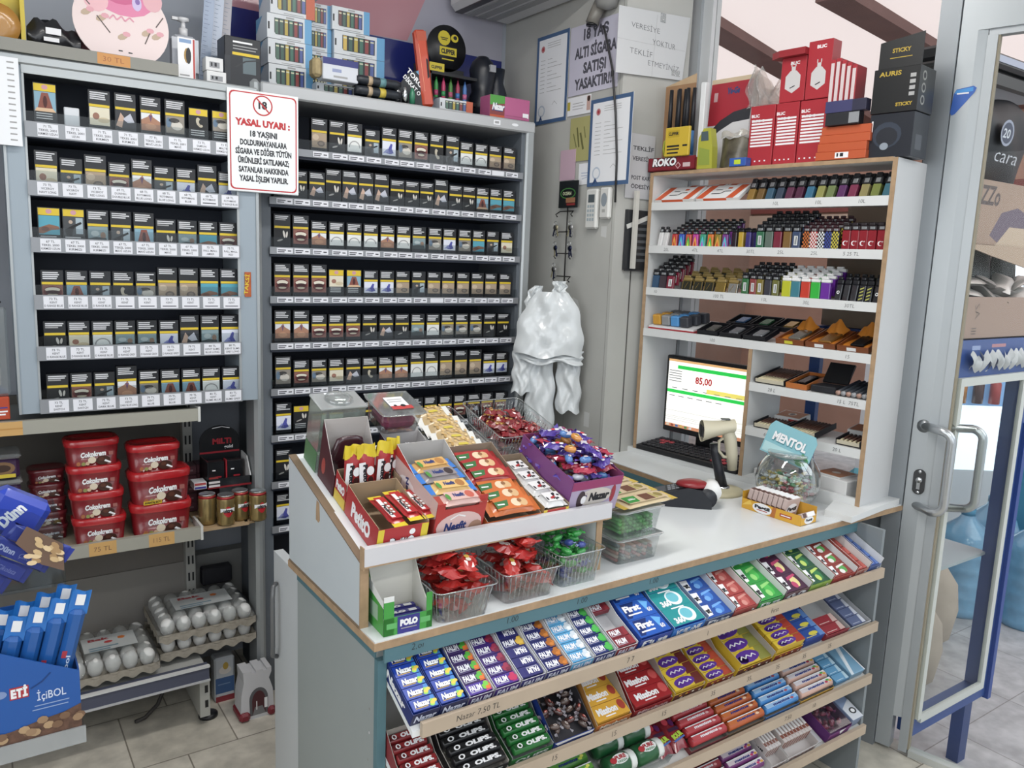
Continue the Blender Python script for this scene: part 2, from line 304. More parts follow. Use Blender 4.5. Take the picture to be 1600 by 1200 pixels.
# ---------------------------------------------------------------- sloped display riser on the counter
TS = (1.045 - .932) / .39; TA = math.atan(TS)
rs = thing('display_riser', 'white sloping display tray on legs standing on the counter', 'display stand', (.578, 1.30, .80))
PAN2 = M('bcc4c8', .45, noise=.04, scale=3)
mb = MB().prism(((0, 0), (.39, 0), (.39, .245), (0, .13)), 0, .016, PAN2, 'x').prism(((-.001, .128), (.39, .243), (.39, .246), (-.001, .131)), -.0005, .0165, M('7b6650', .8), 'x').box(-.0004, .0168, -.0015, .002, 0, .13, MDF).box(-.0005, .016, 0, .39, 0, .004, M('7b6650', .8))
mb.plane((0, .39, 0), (0, -1, 0), (0, 0, 1)).poly(((.17, .19), (.185, .186), (.188, .15), (.18, .143), (.165, .146), (.166, .17)), MDF)
mb.build('side_panel', rs)
MB().prism(((0, 0), (.3, 0), (.3, .2), (0, .118)), .575, .59, WHITE, 'x').box(.574, .591, -.0015, .001, 0, .118, MDF).build('side_panel', rs)
mb = MB(); mb.add([(x, .39 * t, .132 + .113 * t - q * .014) for q in (0, 1) for x, t in ((.014, 0), (.6, 0), (.6, 1), (.014, 1))], [(0, 1, 2, 3), (7, 6, 5, 4), (0, 4, 5, 1), (1, 5, 6, 2), (2, 6, 7, 3), (3, 7, 4, 0)], M('dfe3e6', .3)); mb.build('tray_board', rs)
mb = MB().box(.0, .6, -.02, -.004, .128, .162, M('c9c8cc', .35)).box(.0, .6, -.02, -.004, .125, .128, MDF).box(-.0012, .001, -.018, 0, .12, .163, MDF); mb.build('front_lip', rs)
# ---------------------------------------------------------------- lighter unit at the window
lu = thing('lighter_shelf_unit', 'white open shelf unit full of lighters standing on the counter at the window', 'shelf unit', UO, (0, 0, URZ))
UW = M('d3d5d5', .4, noise=.04, scale=4); UIN = M('c6c8ca', .5)
MB().box(.04, .052, 0, .2, .818, 1.81, UW).box(.0395, .0525, -.001, .002, .818, 1.81, MDF).build('side_panel', lu)
MB().box(.885, .897, 0, .2, .80, 1.81, M('c4c5c6', .45, noise=.04, scale=4)).box(.8845, .8975, -.001, .002, .80, 1.81, MDF).build('side_panel', lu)
MB().box(.052, .885, 0, .2, 1.80, 1.812, UW).box(.052, .885, -.001, .003, 1.80, 1.812, MDF).build('top_board', lu)
UZ = (1.705, 1.557, 1.409, 1.262)
UT = ((('10ₜ', .53), ('10ₜ', .67), ('10ₜ', .80)), (('20ₜ', .12), ('4ᴛʟ', .24), ('4ᴛʟ', .34), ('30TL', .45), ('25ₜ', .56), ('25ₜ', .67), ('5 25 TL', .77)), (('10', .09), ('100 TL', .34), ('10ₜ', .52), ('30ₜ', .66), ('30TL', .79)), (('100', .34), ('15', .81)))
for k, z in enumerate(UZ):
    sh = MB().box(.052, .885, .012, .2, z - .012, z, UW).build('shelf', lu)
    mb = MB().box(.052, .885, 0, .012, z - .024, z + .003, UW); mb.plane((0, 0, z - .016), (1, 0, 0), (0, 0, 1))
    for t, x in UT[k]: mb.text(t.replace('ₜ', 'L').replace('ᴛʟ', 'TL'), x, 0, .011, HAND, 2, bold=-.015, al='l', sl=.1)
    mb.build('price_lip', sh)
MB().box(.49, .502, .002, .2, .818, 1.238, UW).box(.4895, .5025, 0, .003, .818, 1.238, MDF).build('divider', lu)
for z, t in ((1.13, (('20 L', .57), ('15 L  75TL', .8))), (.985, (('60 L', .57), ('20 L', .8)))):
    sh = MB().box(.502, .885, .012, .2, z - .012, z, UW).build('shelf', lu)
    mb = MB().box(.502, .885, 0, .012, z - .026, z + .001, UW); mb.plane((0, 0, z - .018), (1, 0, 0), (0, 0, 1))
    for a, x in t: mb.text(a, x, 0, .011, HAND, 2, bold=-.01, al='l', sl=.1)
    mb.build('price_lip', sh)
mb = MB().prism(((0, .0), (.82, 0), (.85, -.11), (.93, -.11), (.93, .2), (0, .2)), .8, .818, UW).box(.72, .885, -.0, .012, .818, .84, UW); mb.build('base_board', lu)
# ---------------------------------------------------------------- cigarette cabinets
NAVY = M('2b3242', .6); RAIL = M('8d9095', .4, .3); POST = M('93a0ab', .45, .1, noise=.04, scale=3); TUBE = M('a4a9ab', .35, .4)
PK = M('1b1d22', .4); YEL = M('d8b81f', .5); TAGW = M('dcdde4', .6); GR = M('9a9a9a', .6)
SKIN = M('b08566', .6); TAN = M('a58b70', .6); PIC = {}
def pic(b, kind, x, y, w_, h):
    r = lambda c, x0, y0, x1, y1, l=3: b.rect(x + x0 * w_, y + y0 * h, x + x1 * w_, y + y1 * h, M(c, .6), l)
    e = lambda c, cx, cy, a, d, l=4, rot=0: b.ell(x + cx * w_, y + cy * h, a * w_, d * h, M(c, .6), l, 12, rot)
    p = lambda c, pts, l=4: b.poly([(x + q * w_, y + s * h) for q, s in pts], M(c, .6), l)
    if kind == 'mouth': r('8c5a4e', 0, 0, 1, 1); e('6a2a2a', .5, .5, .46, .42); e('d9d2c0', .5, .66, .38, .16, 5); e('3a1518', .5, .48, .36, .14, 6); e('c9bda6', .5, .3, .26, .08, 6)
    elif kind == 'ring': r('dfe1df', 0, 0, 1, 1); b.line([(x + (.5 + .38 * cos(R(a))) * w_, y + (.28 + .45 * sin(R(a))) * h) for a in range(0, 181, 20)], .0035, GR, 4)
    elif kind == 'chest': r('a9785e', 0, 0, 1, 1); p('d9dcdf', ((0, 1), (0, .6), (.35, .8), (.5, 1))); p('d9dcdf', ((1, 1), (1, .55), (.62, .8), (.55, 1))); p('6b4a6a', ((.4, .9), (.5, .5), (.6, .9))); e('c08e6e', .5, .25, .3, .18)
    elif kind == 'feet': r('17181c', 0, 0, 1, 1); e('cfcac2', .62, .62, .07, .26, 4, .2); e('cfcac2', .8, .6, .06, .22, 4, -.15); e('a9a5a0', .35, .2, .2, .06, 4, .3)
    elif kind == 'man': r('43474b', 0, 0, 1, 1); r('9fb0ba', .6, .1, .95, .95, 4); p('1b1d20', ((.05, .3), (.45, .55), (.85, .75), (.9, .65), (.5, .42), (.4, 0), (.15, 0)), 5); e('b7a18e', .35, .72, .1, .1, 5)
    elif kind == 'hand': r('4f9fb4', 0, 0, 1, 1); p('8b5f49', ((0, .35), (.5, .55), (.95, .45), (1, .3), (.6, .25), (.2, .05), (0, .05))); e('6f4636', .3, .3, .2, .12, 5)
    elif kind == 'bed': r('7e949a', 0, 0, 1, 1); p('394447', ((0, 0), (1, 0), (.9, .35), (.4, .4), (0, .3))); e('a8b6b8', .35, .6, .22, .16); e('8a6f5e', .75, .5, .14, .2)
    elif kind == 'purple': r('d8dcea', 0, 0, 1, 1); p('4a4fa8', ((.3, .15), (.62, .85), (.75, .8), (.7, .5), (.85, .2), (.6, .1))); p('8b93cf', ((.05, .15), (.4, .5), (.55, .2)))
    elif kind == 'patient': r('8c857b', 0, 0, 1, 1); e('c9c4ba', .6, .45, .32, .26); e('3d3a39', .45, .75, .3, .14); e('5f7790', .15, .6, .14, .3)
    elif kind == 'baby': r('d8d0b8', 0, 0, 1, 1); e('9a6a58', .32, .5, .17, .2); e('c9b998', .7, .3, .3, .16)
    elif kind == 'couple': r('34363d', 0, 0, 1, 1); p('c0a08c', ((0, .1), (.25, .85), (.42, .6), (.3, 0))); p('b9bcc8', ((.35, .5), (.75, .85), (.95, .35), (.6, .3)))
    elif kind == 'lungs': r('7fa7bb', 0, 0, 1, 1); p('8a4a3c', ((.1, 0), (.35, .95), (.65, .95), (.9, 0))); p('d7b28d', ((.0, 0), (1, 0), (.85, .18), (.1, .18)), 5); e('4a1c1c', .5, .5, .1, .3, 5)
    elif kind == 'scar': r('a8937c', 0, 0, 1, 1); e('6f6158', .62, .3, .26, .2); e('8d7d70', .62, .3, .16, .1, 5); e('c4b097', .25, .7, .22, .2)
    elif kind == 'fetus': r('191a1d', 0, 0, 1, 1); e('b9b09c', .5, .55, .14, .34, 4, .2); e('b9b09c', .62, .25, .12, .12); e('191a1d', .62, .55, .1, .2, 5)
DESC = dict(mouth='diseased mouth', ring='white loop', chest='bare chest', feet='pale feet', man='slumped man', hand='open hand', bed='hospital bed', purple='purple hand', patient='masked patient', baby='sleeping baby', couple='turned away couple', lungs='open throat', scar='throat hole', fetus='curled figure')
PM = {}
def pack_mesh(kind, style, tall, w_=.0515):
    k = (kind, style, tall)
    if k not in PM:
        h = .1 if tall else .086; b = MB().box(0, w_, 0, .022, 0, h, PK); b.plane(*F0)
        tb = M('c9cacd', .6)
        if style == 'A':
            n = 3 if kind in 'feet couple scar man' else 4
            for i in range(n): b.rect(.004, h - .008 - i * .0052, .004 + w_ * random.uniform(.55, .84), h - .0048 - i * .0052, tb if i < 2 or kind != 'feet' else GR, 2)
            y1 = h - .031 if not tall else h - .036; b.rect(.0015, y1 - .0065, w_ - .0015, y1, YEL, 2); pic(b, kind, .002, .011, w_ - .004, y1 - .0065 - .012)
        else:
            b.rect(.0015, h - .02, w_ - .0015, h - .002, YEL, 2); b.ell(w_ / 2, h - .01, .007, .006, M('c8909a', .6), 3); pic(b, kind, .002, .03, w_ - .004, h - .051)
            for i in range(3): b.rect(.005, .012 + i * .006, w_ * .8, .0145 + i * .006, tb, 2)
        me = b.build('cigarette_pack'); PM[k] = me.data; bpy.data.objects.remove(me)
    return PM[k]
def put_pack(kind, style, tall, p, rz, label, group):
    o = bpy.data.objects.new('cigarette_pack', pack_mesh(kind, style, tall)); COL.objects.link(o); o.location = p; o.rotation_euler = (0, 0, rz)
    return tag(o, label, 'cigarette pack', group)
LC = Vector((.105, 2.418, 0)); CR = -.028
def Lp(x, y, z, base=LC): return base + Vector((x * cos(CR) - y * sin(CR), x * sin(CR) + y * cos(CR), z))
cab = thing('cigarette_cabinet', 'narrow blue-grey cigarette cabinet with six priced rows, beside the wide one', 'cabinet', LC, (0, 0, CR))
mb = MB().box(0, .047, -.004, .22, 1.04, 1.925, POST).box(.047, .052, -.006, .0, 1.04, 1.905, TUBE).box(0, .006, -.008, .0, 1.04, 1.925, TUBE); mb.build('side_post', cab)
mb = MB().box(.572, .628, -.004, .22, 1.04, 1.925, POST).box(.566, .573, -.006, .0, 1.04, 1.905, TUBE).box(.62, .628, -.008, .0, 1.04, 1.93, TUBE); mb.build('side_post', cab)
MB().box(.0, .628, -.012, .22, 1.925, 1.95, TUBE, .004).box(.047, .572, -.008, .0, 1.905, 1.925, TUBE).build('top_rail', cab)
MB().box(.05, .57, .2, .215, 1.04, 1.925, NAVY).build('back_panel', cab)
mb = MB().box(.585, .603, -.0075, -.004, 1.352, 1.425, M('b4521f', .4, noise=.3, scale=30)); mb.plane((0, -.0075, 0), (1, 0, 0), (0, 0, 1)).text('TAKSİ', .5955, 1.388, .011, YEL, 2, wd=.06, rot=R(84)); mb.build('sticker', cab)['label'] = 'orange and yellow taxi sticker'
LZ = (1.79, 1.645, 1.502, 1.354, 1.219, 1.077)
LROW = ('B lungs 1,- ,A baby 1,A couple 1,A chest 1,A patient 1,B fetus 0,B patient 0', 'A baby 1,A man 0,A scar 1,A mouth 0,A chest 1,A man 0,A purple 0,A couple 1,A purple 0', 'B hand 1,B man 1,A bed 1,A man 1,A lungs 1,A feet 0,A bed 0,A hand 0,A mouth 0', 'A mouth 0,A lungs 0,A man 0,A fetus 0,A patient 0,A scar 1,A scar 1,A hand 1,A hand 1', 'A feet 0,A baby 0,A ring 0,A bed 0,A bed 0,A purple 0,A couple 1,A bed 1,A purple 1', 'A feet 0,A mouth 0,A man 0,A chest 1,A patient 0,A lungs 0,A lungs 0,A ring 0,A purple 0')
LTAG = ('71 TL/TEKEL 2001/KIRMIZI UZUN|77 TL/TEKEL 2001/UZUN|71 TL/TEKEL 2001/KIRMIZI|71 TL/TEKEL 2001/KIRMIZI|77 TL/TEKEL 2001/MAVİ UZUN|71 TL/TEKEL 2001/MAVİ|73 TL/SAMSUN/KIRMIZI UZUN|73 TL/MALTEPE/KIRMIZI UZUN', '73 TL/VICEROY/NAVY LONG|73 TL/VICEROY/NAVY|73 TL/VICEROY/RED LONG|69 TL/DUNHILL/DOUBLE BLUE|68 TL/ROTHMANS/BLUE LONG|68 TL/ROTHMANS/BLUE LONG|68 TL/ROTHMANS/BLUE|68 TL/ROTHMANS/|68 TL/ROTHMANS/D RANGE BLUE', '67 TL/TEKEL 2000/KIRMIZI UZUN|67 TL/TEKEL 2000/KIRMIZI|67 TL/TEKEL 2000/KIRMIZI|67 TL/TEKEL 2000/MAVİ UZUN|67 TL/TEKEL 2000/MAVİ UZUN|67 TL/TEKEL 2000/MAVİ|67 TL/TEKEL 2000/MAVİ|73 TL/PALL MALL/AMBER|73 TL/PALL MALL/RED', '73 TL/KENT/D RANGE BLUE|73 TL/KENT/D RANGE BLUE|73 TL/KENT/D RANGE BLUE|71 TL/KENT/|71 TL/KENT/|73 TL/KENT/|73 TL/KENT/|73 TL/KENT/|73 TL/KENT/', '73 TL/KENT/D RANGE BLUE|73 TL/KENT/D RANGE BLUE|73 TL/KENT/D RANGE BLUE|73 TL/KENT/D RANGE GREY|73 TL/KENT/D RANGE GREY|73 TL/KENT/D RANGE GREY|79 TL/KENT/|80 TL/KENT SLIMS/BLUE LONG|80 TL/KENT SLIMS/GREY LONG', '73 TL/KENT/SWITCH|73 TL/KENT/SWITCH|73 TL/KENT/DARK BLUE|73 TL/KENT/DARK BLUE LONG|79 TL/KENT/BLUE|79 TL/KENT/BLUE|79 TL/KENT/WHITE|83 TL/KENT/SLIMS BLUE|83 TL/KENT/SLIMS GREY')
def pusher(p, rz, label):
    mb = MB().box(0, .036, 0, .004, 0, .052, M('d5d8dd', .4), .002).box(.004, .032, .004, .05, 0, .003, M('d5d8dd', .4)); o = mb.build('pack_pusher', None, p, (0, 0, rz)); tag(o, label, 'shelf pusher')
TXTD = M('3c3d44', .6)
for r, z in enumerate(LZ):
    mb = MB().box(.05, .57, .0, .2, z - .04, z - .034, NAVY).box(.048, .572, -.012, -.002, z - .038, z, RAIL); sh = mb.build('shelf', cab)
    MB().box(.05, .57, -.0035, -.002, z, z + .026, LIPC).build('clear_lip', sh)
    for i, t in enumerate(LTAG[r].split('|')):
        x = (.068 + .0567 * i) if r else (.075 + .062 * i); a = t.split('/')
        mb = MB().box(x, x + .0465, -.0135, -.0125, z - .035, z - .003, TAGW); mb.plane((x, -.0135, z - .035), (1, 0, 0), (0, 0, 1))
        mb.text(a[0], .023, .0225, .006, TXTD, 1, bold=.01); mb.text(a[1], .023, .0135, .0055, TXTD, 1, wd=min(.04, .0042 * len(a[1])), bold=.01)
        if a[2]: mb.text(a[2], .023, .0045, .0055, TXTD, 1, wd=min(.042, .0042 * len(a[2])), bold=.01)
        else: mb.rect(.005, .005, .041, .0075, TXTD, 1)
        mb.build('price_tag', sh)
    for i, t in enumerate(LROW[r].split(',')):
        x = (.066 + .0567 * i) if r else (.071 + .062 * i)
        if t.strip() == '-': pusher(Lp(x + .006, .03, z - .002), CR, 'white plastic pack pusher in an empty slot, top row of narrow cabinet'); continue
        s, k, tl = t.split()
        put_pack(k, s, tl == '1', Lp(x, .012 + random.uniform(0, .006), z - (.0 if r == 0 else .022)), CR, f'black cigarette pack, {DESC[k]} picture, {ORD[r]} row of narrow cabinet, {ORD[i]} from left', 'cigarette packs in the narrow cabinet')
RC = Vector((.735, 2.476, 0))
cab = thing('cigarette_cabinet', 'wide grey cigarette cabinet with many rows, reaching down to the floor', 'cabinet', RC, (0, 0, CR))
MB().box(0, .03, -.012, .1, .02, 1.99, TUBE, .01).box(.03, .06, .004, .3, .02, 1.99, M('5c636b', .5)).box(0, .035, -.014, .1, 0, .02, BLACK).build('side_post', cab)
MB().box(.985, 1.02, -.01, .3, .02, 1.96, TUBE, .006).box(.97, .985, .004, .3, .02, 1.96, M('5c636b', .5)).build('side_post', cab)
mb = MB().box(.03, 1.02, -.012, .3, 1.945, 1.985, M('b2b4b6', .4, .2), .005).box(0.03, 1.02, .0, .38, 1.975, 1.985, RAIL)
mb.plane((0, -.012, 1.95), (1, 0, 0), (0, 0, 1)).rect(.84, .008, .868, .024, PAPER).rect(.845, .012, .862, .02, GR, 2).ell(.93, .016, .014, .005, PAPER, 1); mb.build('top_rail', cab)
MB().box(.05, .99, .28, .3, .1, 1.96, NAVY).build('back_panel', cab)
RZ = (1.803, 1.653, 1.502, 1.35, 1.203, 1.056, .905, .75, .6)
RROW = ('A scar 1,A scar 1,A scar 1,A feet 1,A ring 1,A man 0,A purple 1,A patient 1,A mouth 1,A fetus 1,A man 1,A ring 0,A ring 0,A scar 0,A scar 0', 'A feet 0,A feet 0,A couple 0,A feet 1,A couple 1,A couple 1,A couple 1,A feet 0,A feet 0,A feet 0,A couple 1,A feet 0,A feet 0,A lungs 0,A hand 0,A hand 0', 'A feet 1,A mouth 1,A chest 0,A ring 0,A ring 0,A ring 0,A chest 0,A ring 0,A bed 0,A patient 0,A purple 0,A patient 0,A hand 0,A man 0,A baby 0', 'A mouth 1,A mouth 1,A mouth 1,B baby 0,B lungs 0,A purple 0,A purple 0,A scar 0,A man 0,A scar 0,A scar 0,A scar 0,A scar 0,A scar 0,A scar 0', 'A chest 1,A chest 1,A mouth 0,A mouth 0,A mouth 0,A feet 0,A couple 0,A feet 0,A bed 0,A ring 0,A patient 0,A patient 0,A patient 0,A feet 0,A feet 0', 'A patient 1,A mouth 0,A patient 0,A baby 0,A couple 0,A fetus 0,A chest 0,A chest 0,A ring 1,A ring 1,A scar 1,A scar 1,A scar 1,A purple 0,A purple 0', 'A purple 1,B feet 0,A ring 0,A ring 0,B man 0,A feet 0,A ring 0,A bed 0,A bed 0,A mouth 0,A mouth 0,A mouth 0,A couple 0,A mouth 0,A mouth 0', 'A feet 1', 'A purple 1')
for r, z in enumerate(RZ):
    mb = MB().box(.055, .975, .0, .28, z - .03, z - .022, NAVY).box(.053, .976, -.008, .0, z - .022, z, RAIL); sh = mb.build('shelf', cab)
    MB().box(.056, .972, -.002, .0, z, z + .03, LIPC).build('clear_lip', sh)
    n = 15
    for i in range(n):
        if r > 6 and i > 1: break
        if r == 0 and i < 2: continue
        x = .07 + .0594 * i + (.0 if i % 3 else .004); mb = MB().box(x, x + .05, -.0095, -.0085, z - .019, z - .003, TAGW); mb.plane((x, -.0095, z - .019), (1, 0, 0), (0, 0, 1))
        if not (r, i) in ((0, 13), (3, 9)):
            mb.rect(.003, .0085, .028, .0115, TXTD).rect(.003, .003, .024, .006, TXTD).rect(.034, .006, .045, .0095, TXTD)
        mb.build('price_tag', sh)
    row = RROW[r].split(',')
    for i, t in enumerate(row):
        if r == 0 and i < 2: continue
        s, k, tl = t.split(); pitch = .0594 if len(row) <= 15 else .0557
        put_pack(k, s, tl == '1', Lp(.073 + pitch * i, .014 + random.uniform(0, .006), z + .001, RC), CR, f'black cigarette pack, {DESC[k]} picture, {ORD[r]} row of wide cabinet, {ORD[i]} from left', 'cigarette packs in the wide cabinet')
pusher(Lp(.925, .03, RZ[0] + .001, RC), CR, 'white plastic pack pusher at the end of the wide cabinet top row') if 0 else None
# legal warning board screwed between the cabinets
b_ = thing('warning_sign', 'white legal warning board with red border hung between the cigarette cabinets', 'sign', (.644, 2.385, 1.656), (0, 0, -.02))
RED = M('c0282e', .5)
mb = MB().box(0, .205, 0, .004, 0, .284, M('e3e6e8', .3), .0018); mb.plane(*F0)
for r0, m, l in ((.006, RED, 1), (.0095, M('e3e6e8', .3), 2)):
    ps = []
    for cx, cy, a0 in ((.205 - r0 - .012, .284 - r0 - .012, 0), (r0 + .012, .284 - r0 - .012, 90), (r0 + .012, r0 + .012, 180), (.205 - r0 - .012, r0 + .012, 270)): ps += [(cx + .012 * cos(R(a0 + q)), cy + .012 * sin(R(a0 + q))) for q in (0, 30, 60, 90)]
    mb.poly(ps, m, l)
mb.ell(.1, .245, .0285, .0285, RED, 3, 28).ell(.1, .245, .0245, .0245, M('e3e6e8', .3), 4, 28).text('18', .1, .236, .021, INK, 5, bold=.04).line(((.082, .264), (.118, .227)), .004, RED, 6)
mb.text('YASAL UYARI :', .1, .186, .018, RED, 3, wd=.158, bold=.06)
for i, (t, wd) in enumerate((('18 YAŞINI', .078), ('DOLDURMAYANLARA', .135), ('SİGARA VE DİĞER TÜTÜN', .162), ('ÜRÜNLERİ SATILAMAZ;', .148), ('SATANLAR HAKKINDA', .145), ('YASAL İŞLEM YAPILIR.', .142))): mb.text(t, .102, .157 - i * .0252, .0155, M('3a3b40', .6), 3, wd=wd, bold=.05)
mb.build('board', b_)
# ---------------------------------------------------------------- cartons of gum and sweets on the slanted shelves
def SF(k, x, t, h=0): return Vector((x, 1.163 + t * cos(SA) - h * sin(SA), SZ[k] + .0063 + t * sin(SA) + h * cos(SA)))
SROT = (SA, 0, 0)
def carton(name, label, cat, loc, rot, w_, d, hf, hs, hb, out, inn, front=None, left=None, group=None, back_face=None, lw=.0012, notch=0):
    o = thing(name, label, cat, loc, rot, group); om = M(out, .5) if isinstance(out, str) else out; im = M(inn, .65) if isinstance(inn, str) else inn
    mb = MB().box(0, w_, 0, d, 0, .001, im)
    for x in (0, w_ - lw): mb.prism(((0, 0), (d, 0), (d, hb), (d * .55, hs), (0, hs if not notch else hf)), x, x + lw, im, 'x')
    mb.box(0, w_, d - lw, d, 0, hb, im)
    mb.plane((0, d, 0), (0, -1, 0), (0, 0, 1)).poly(((0, 0), (d, 0), (d, hs if not notch else hf), (d * .45, hs), (0, hb)), om)
    if left: mb.plane((0, d, 0), (0, -1, 0), (0, 0, 1)); left(mb, d, hs)
    mb.plane((w_, 0, 0), (0, 1, 0), (0, 0, 1)).poly(((0, 0), (d, 0), (d, hb), (d * .55, hs), (0, hs if not notch else hf)), om)
    mb.build('carton_body', o)
    mb = MB().box(0, w_, -lw, 0, 0, hf, om); mb.plane((0, -lw, 0), (1, 0, 0), (0, 0, 1))
    if front: front(mb, w_, hf)
    mb.build('carton_front', o)
    return o
W_ = M('e8e8ea', .5); K_ = M('1a1b22', .5)
def wordface(base, word, wc='e8e8ea', sec=None, bar=None, wd=.7, hh=.5, sl=.1, shadow=None, x=.45, extra=None):
    def f(mb, w_, d):
        mb.rect(.0008, .0006, w_ - .0008, d - .0006, M(base, .35), 1)
        if sec: mb.poly(((w_ * .74, .0008), (w_ - .001, .0008), (w_ - .001, d - .0008), (w_ * .82, d - .0008)), M(sec, .35), 2)
        if bar: mb.rect(w_ * .12, d * .16, w_ * .62, d * .22, M(bar, .4), 3)
        if extra: extra(mb, w_, d)
        if word:
            if shadow: mb.text(word, w_ * x + .0008, d * .3 - .0008, d * hh, M(shadow, .4), 3, wd=w_ * wd, bold=.07, sl=sl)
            mb.text(word, w_ * x, d * .3, d * hh, M(wc, .4), 4, wd=w_ * wd, bold=.045, sl=sl)
    return f
PKM = {}
def gum(name, key, w_, d, h, side, face, r=.001):
    if key not in PKM:
        mb = MB().box(0, w_, 0, d, 0, h, M(side, .4), r); mb.plane((0, 0, h), (1, 0, 0), (0, 1, 0)); face(mb, w_, d)
        mb.plane((0, 0, 0), (1, 0, 0), (0, 0, 1)); mb.rect(.001, .001, w_ - .001, h - .001, M(side, .4), 1)
        o = mb.build(name); PKM[key] = o.data; bpy.data.objects.remove(o)
    o = bpy.data.objects.new(name, PKM[key]); COL.objects.link(o); return o
def fillc(k, x0, x1, d, n, h, thick, key, side, face, desc, cat='gum pack', name='gum_pack', skip=(), flip=(), group=None, alt=None, t0=.003, jit=.0015):
    """n packs, front to back, lying in the carton at x0..x1"""
    w_ = x1 - x0 - .005; dp = (d - .006) / n
    for i in range(n):
        if i in skip: continue
        ky, sd, fc = (key, side, face)
        if alt and i in alt: ky, sd, fc = alt[i]
        o = gum(name, ky, w_, dp - .001, thick, sd, fc); hh = h + random.uniform(-.001, .001)
        p = SF(k, x0 + .0025 + random.uniform(-jit, jit) * .5, t0 + dp * i, hh); o.location = p; o.rotation_euler = SROT
        if i in flip: o.location = SF(k, x1 - .0025, t0 + dp * (i + 1), hh); o.rotation_euler = (Matrix.Rotation(SA, 3, 'X') @ Matrix.Rotation(pi, 3, 'Z')).to_euler()
        tag(o, f'{desc}, {ORD[i - sum(1 for q in skip if q < i)]} from the front', cat, group)
def spots(c, n=5, x0=.6, x1=.97, r=.05):
    def f(mb, w_, d):
        rr = random.Random(3)
        for q in range(n): mb.ell(w_ * rr.uniform(x0, x1), d * rr.uniform(.2, .8), d * r * 4, d * r * 3, M(rr.choice(c), .4), 3 + .4 * q, 8)
    return f
def fr(word, wc='e8e8ea', base=None, sl=.1, bold=.04, extra=None, hh=.55, x=.5, wd=.8):
    def f(mb, w_, h):
        if base: mb.rect(0, 0, w_, h, M(base, .4), 1)
        if extra: extra(mb, w_, h)
        if word: mb.text(word, w_ * x, h * .25, h * hh, M(wc, .4), 3, wd=w_ * wd, bold=bold, sl=sl)
    return f
nz = wordface('1c3fa8', 'Nazar', 'eef0f4', '2a78c8', 'c8a12a', .62, .48, .15, '0d1c58', .43, spots(('3fae4a', '8ad04a', 'e0c040'), 4, .78, .95))
def falim(base, sec, c): return wordface(base, 'FALIM', 'e6e6ee', sec, 'b9b9c8', .5, .5, .05, None, .36, spots(c, 6, .68, .97, .06) if c else None)
for q, (x0, x1) in enumerate(((.6145, .67), (.672, .731))):
    dsc = ('first', 'second')[q]
    lf = (lambda mb, d, h: mb.text('Nazar', d * .5, h * .25, h * .55, W_, 3, wd=d * .62, bold=.05)) if q == 0 else None
    carton('gum_carton', f'dark blue chewing gum carton, {dsc} from the counter\'s left end on top shelf', 'carton', SF(0, x0, 0), SROT, x1 - x0, .135, .03, .03, .034, '1a2a6e', '2b3f86', fr('Nazar', 'c9cfe4', '1a2350'), lf, 'gum cartons on the top sloping shelf')
    fillc(0, x0, x1, .135, 5, .017, .014, 'nz', '16328c', nz, f'blue gum pack with white lettering, {dsc} carton of top shelf', group='blue gum packs')
FL = (('dark purple gum pack with orange and green end', .733, .789, '35205e', 'd0622a', ('e0702a', '4fae3a'), (), (), {0: ('fl0b', '3a1f7a', falim('4a2f9c', 'c83a8a', ('e0702a', '6fc23a')))}, 'e'), ('purple gum pack with dark red berries', .791, .851, '3a2172', '6a1f4a', ('7a1f3a', '9a2a4a'), (), (), {0: ('fl1b', '3a1f7a', falim('44288c', '8a2f8c', ('c02a5a',)))}, ''), ('navy gum pack with yellow spot', .853, .911, '2a2a6e', '2f2f72', None, (), (0, 1, 2, 4), {3: ('fl2b', '2a2458', falim('2c2a66', 'c49a2a', ('d8b040',)))}, ''), ('navy gum pack with orange fruit', .913, .975, '262a6a', '9c5a26', ('c8762a', 'a85f20'), (), (), None, ''), ('light blue gum pack with white cubes', .977, 1.036, '4f9ccc', 'c9d6de', ('e6ecf0', 'c4cfd8'), (), (), None, ''), ('navy and green gum pack', .5 + .538, 1.097, '22306e', '35a03a', ('43b04a',), (), (), None, ''), ('dark red gum pack with rounded ends', 1.1, 1.16, '7d2430', '8f2c36', None, (2, 3), (), None, ''))
for q, (desc, x0, x1, b1, b2, c, sk, flp, alt, _) in enumerate(FL):
    carton('gum_carton', f'open pale grey gum carton, {ORD[q + 2]} from the counter\'s left end on top shelf', 'carton', SF(0, x0, 0), SROT, x1 - x0 - .001, .145, .026, .03, .042, 'b6b6bc', 'bfc0c4', fr('FALIM', 'c4c8dc', b1), None, 'gum cartons on the top sloping shelf')
    fillc(0, x0, x1, .128, 5, .012, .013, 'fl%d' % q, b1, falim(b1, b2, c), desc, skip=sk, flip=flp, alt=alt, group='gum packs of the ' + ORD[q + 2] + ' carton')
def first60(base, a, b_):
    def f(mb, w_, d):
        mb.rect(0, 0, w_, d, M(base, .35)); mb.poly(((w_ * .05, d * .08), (w_ * .2, d * .08), (w_ * .55, d * .95), (w_ * .1, d * .95)), M(a, .35), 2); mb.poly(((w_ * .75, d * .3), (w_ * .95, d * .75), (w_ * .7, d * .95)), M(b_, .35), 2)
        mb.text('First', w_ * .36, d * .45, d * .34, W_, 4, wd=w_ * .52, bold=.05, sl=.05).rect(w_ * .14, d * .22, w_ * .58, d * .3, W_, 3).text('60', w_ * .84, d * .2, d * .24, W_, 4, wd=w_ * .14)
    return f
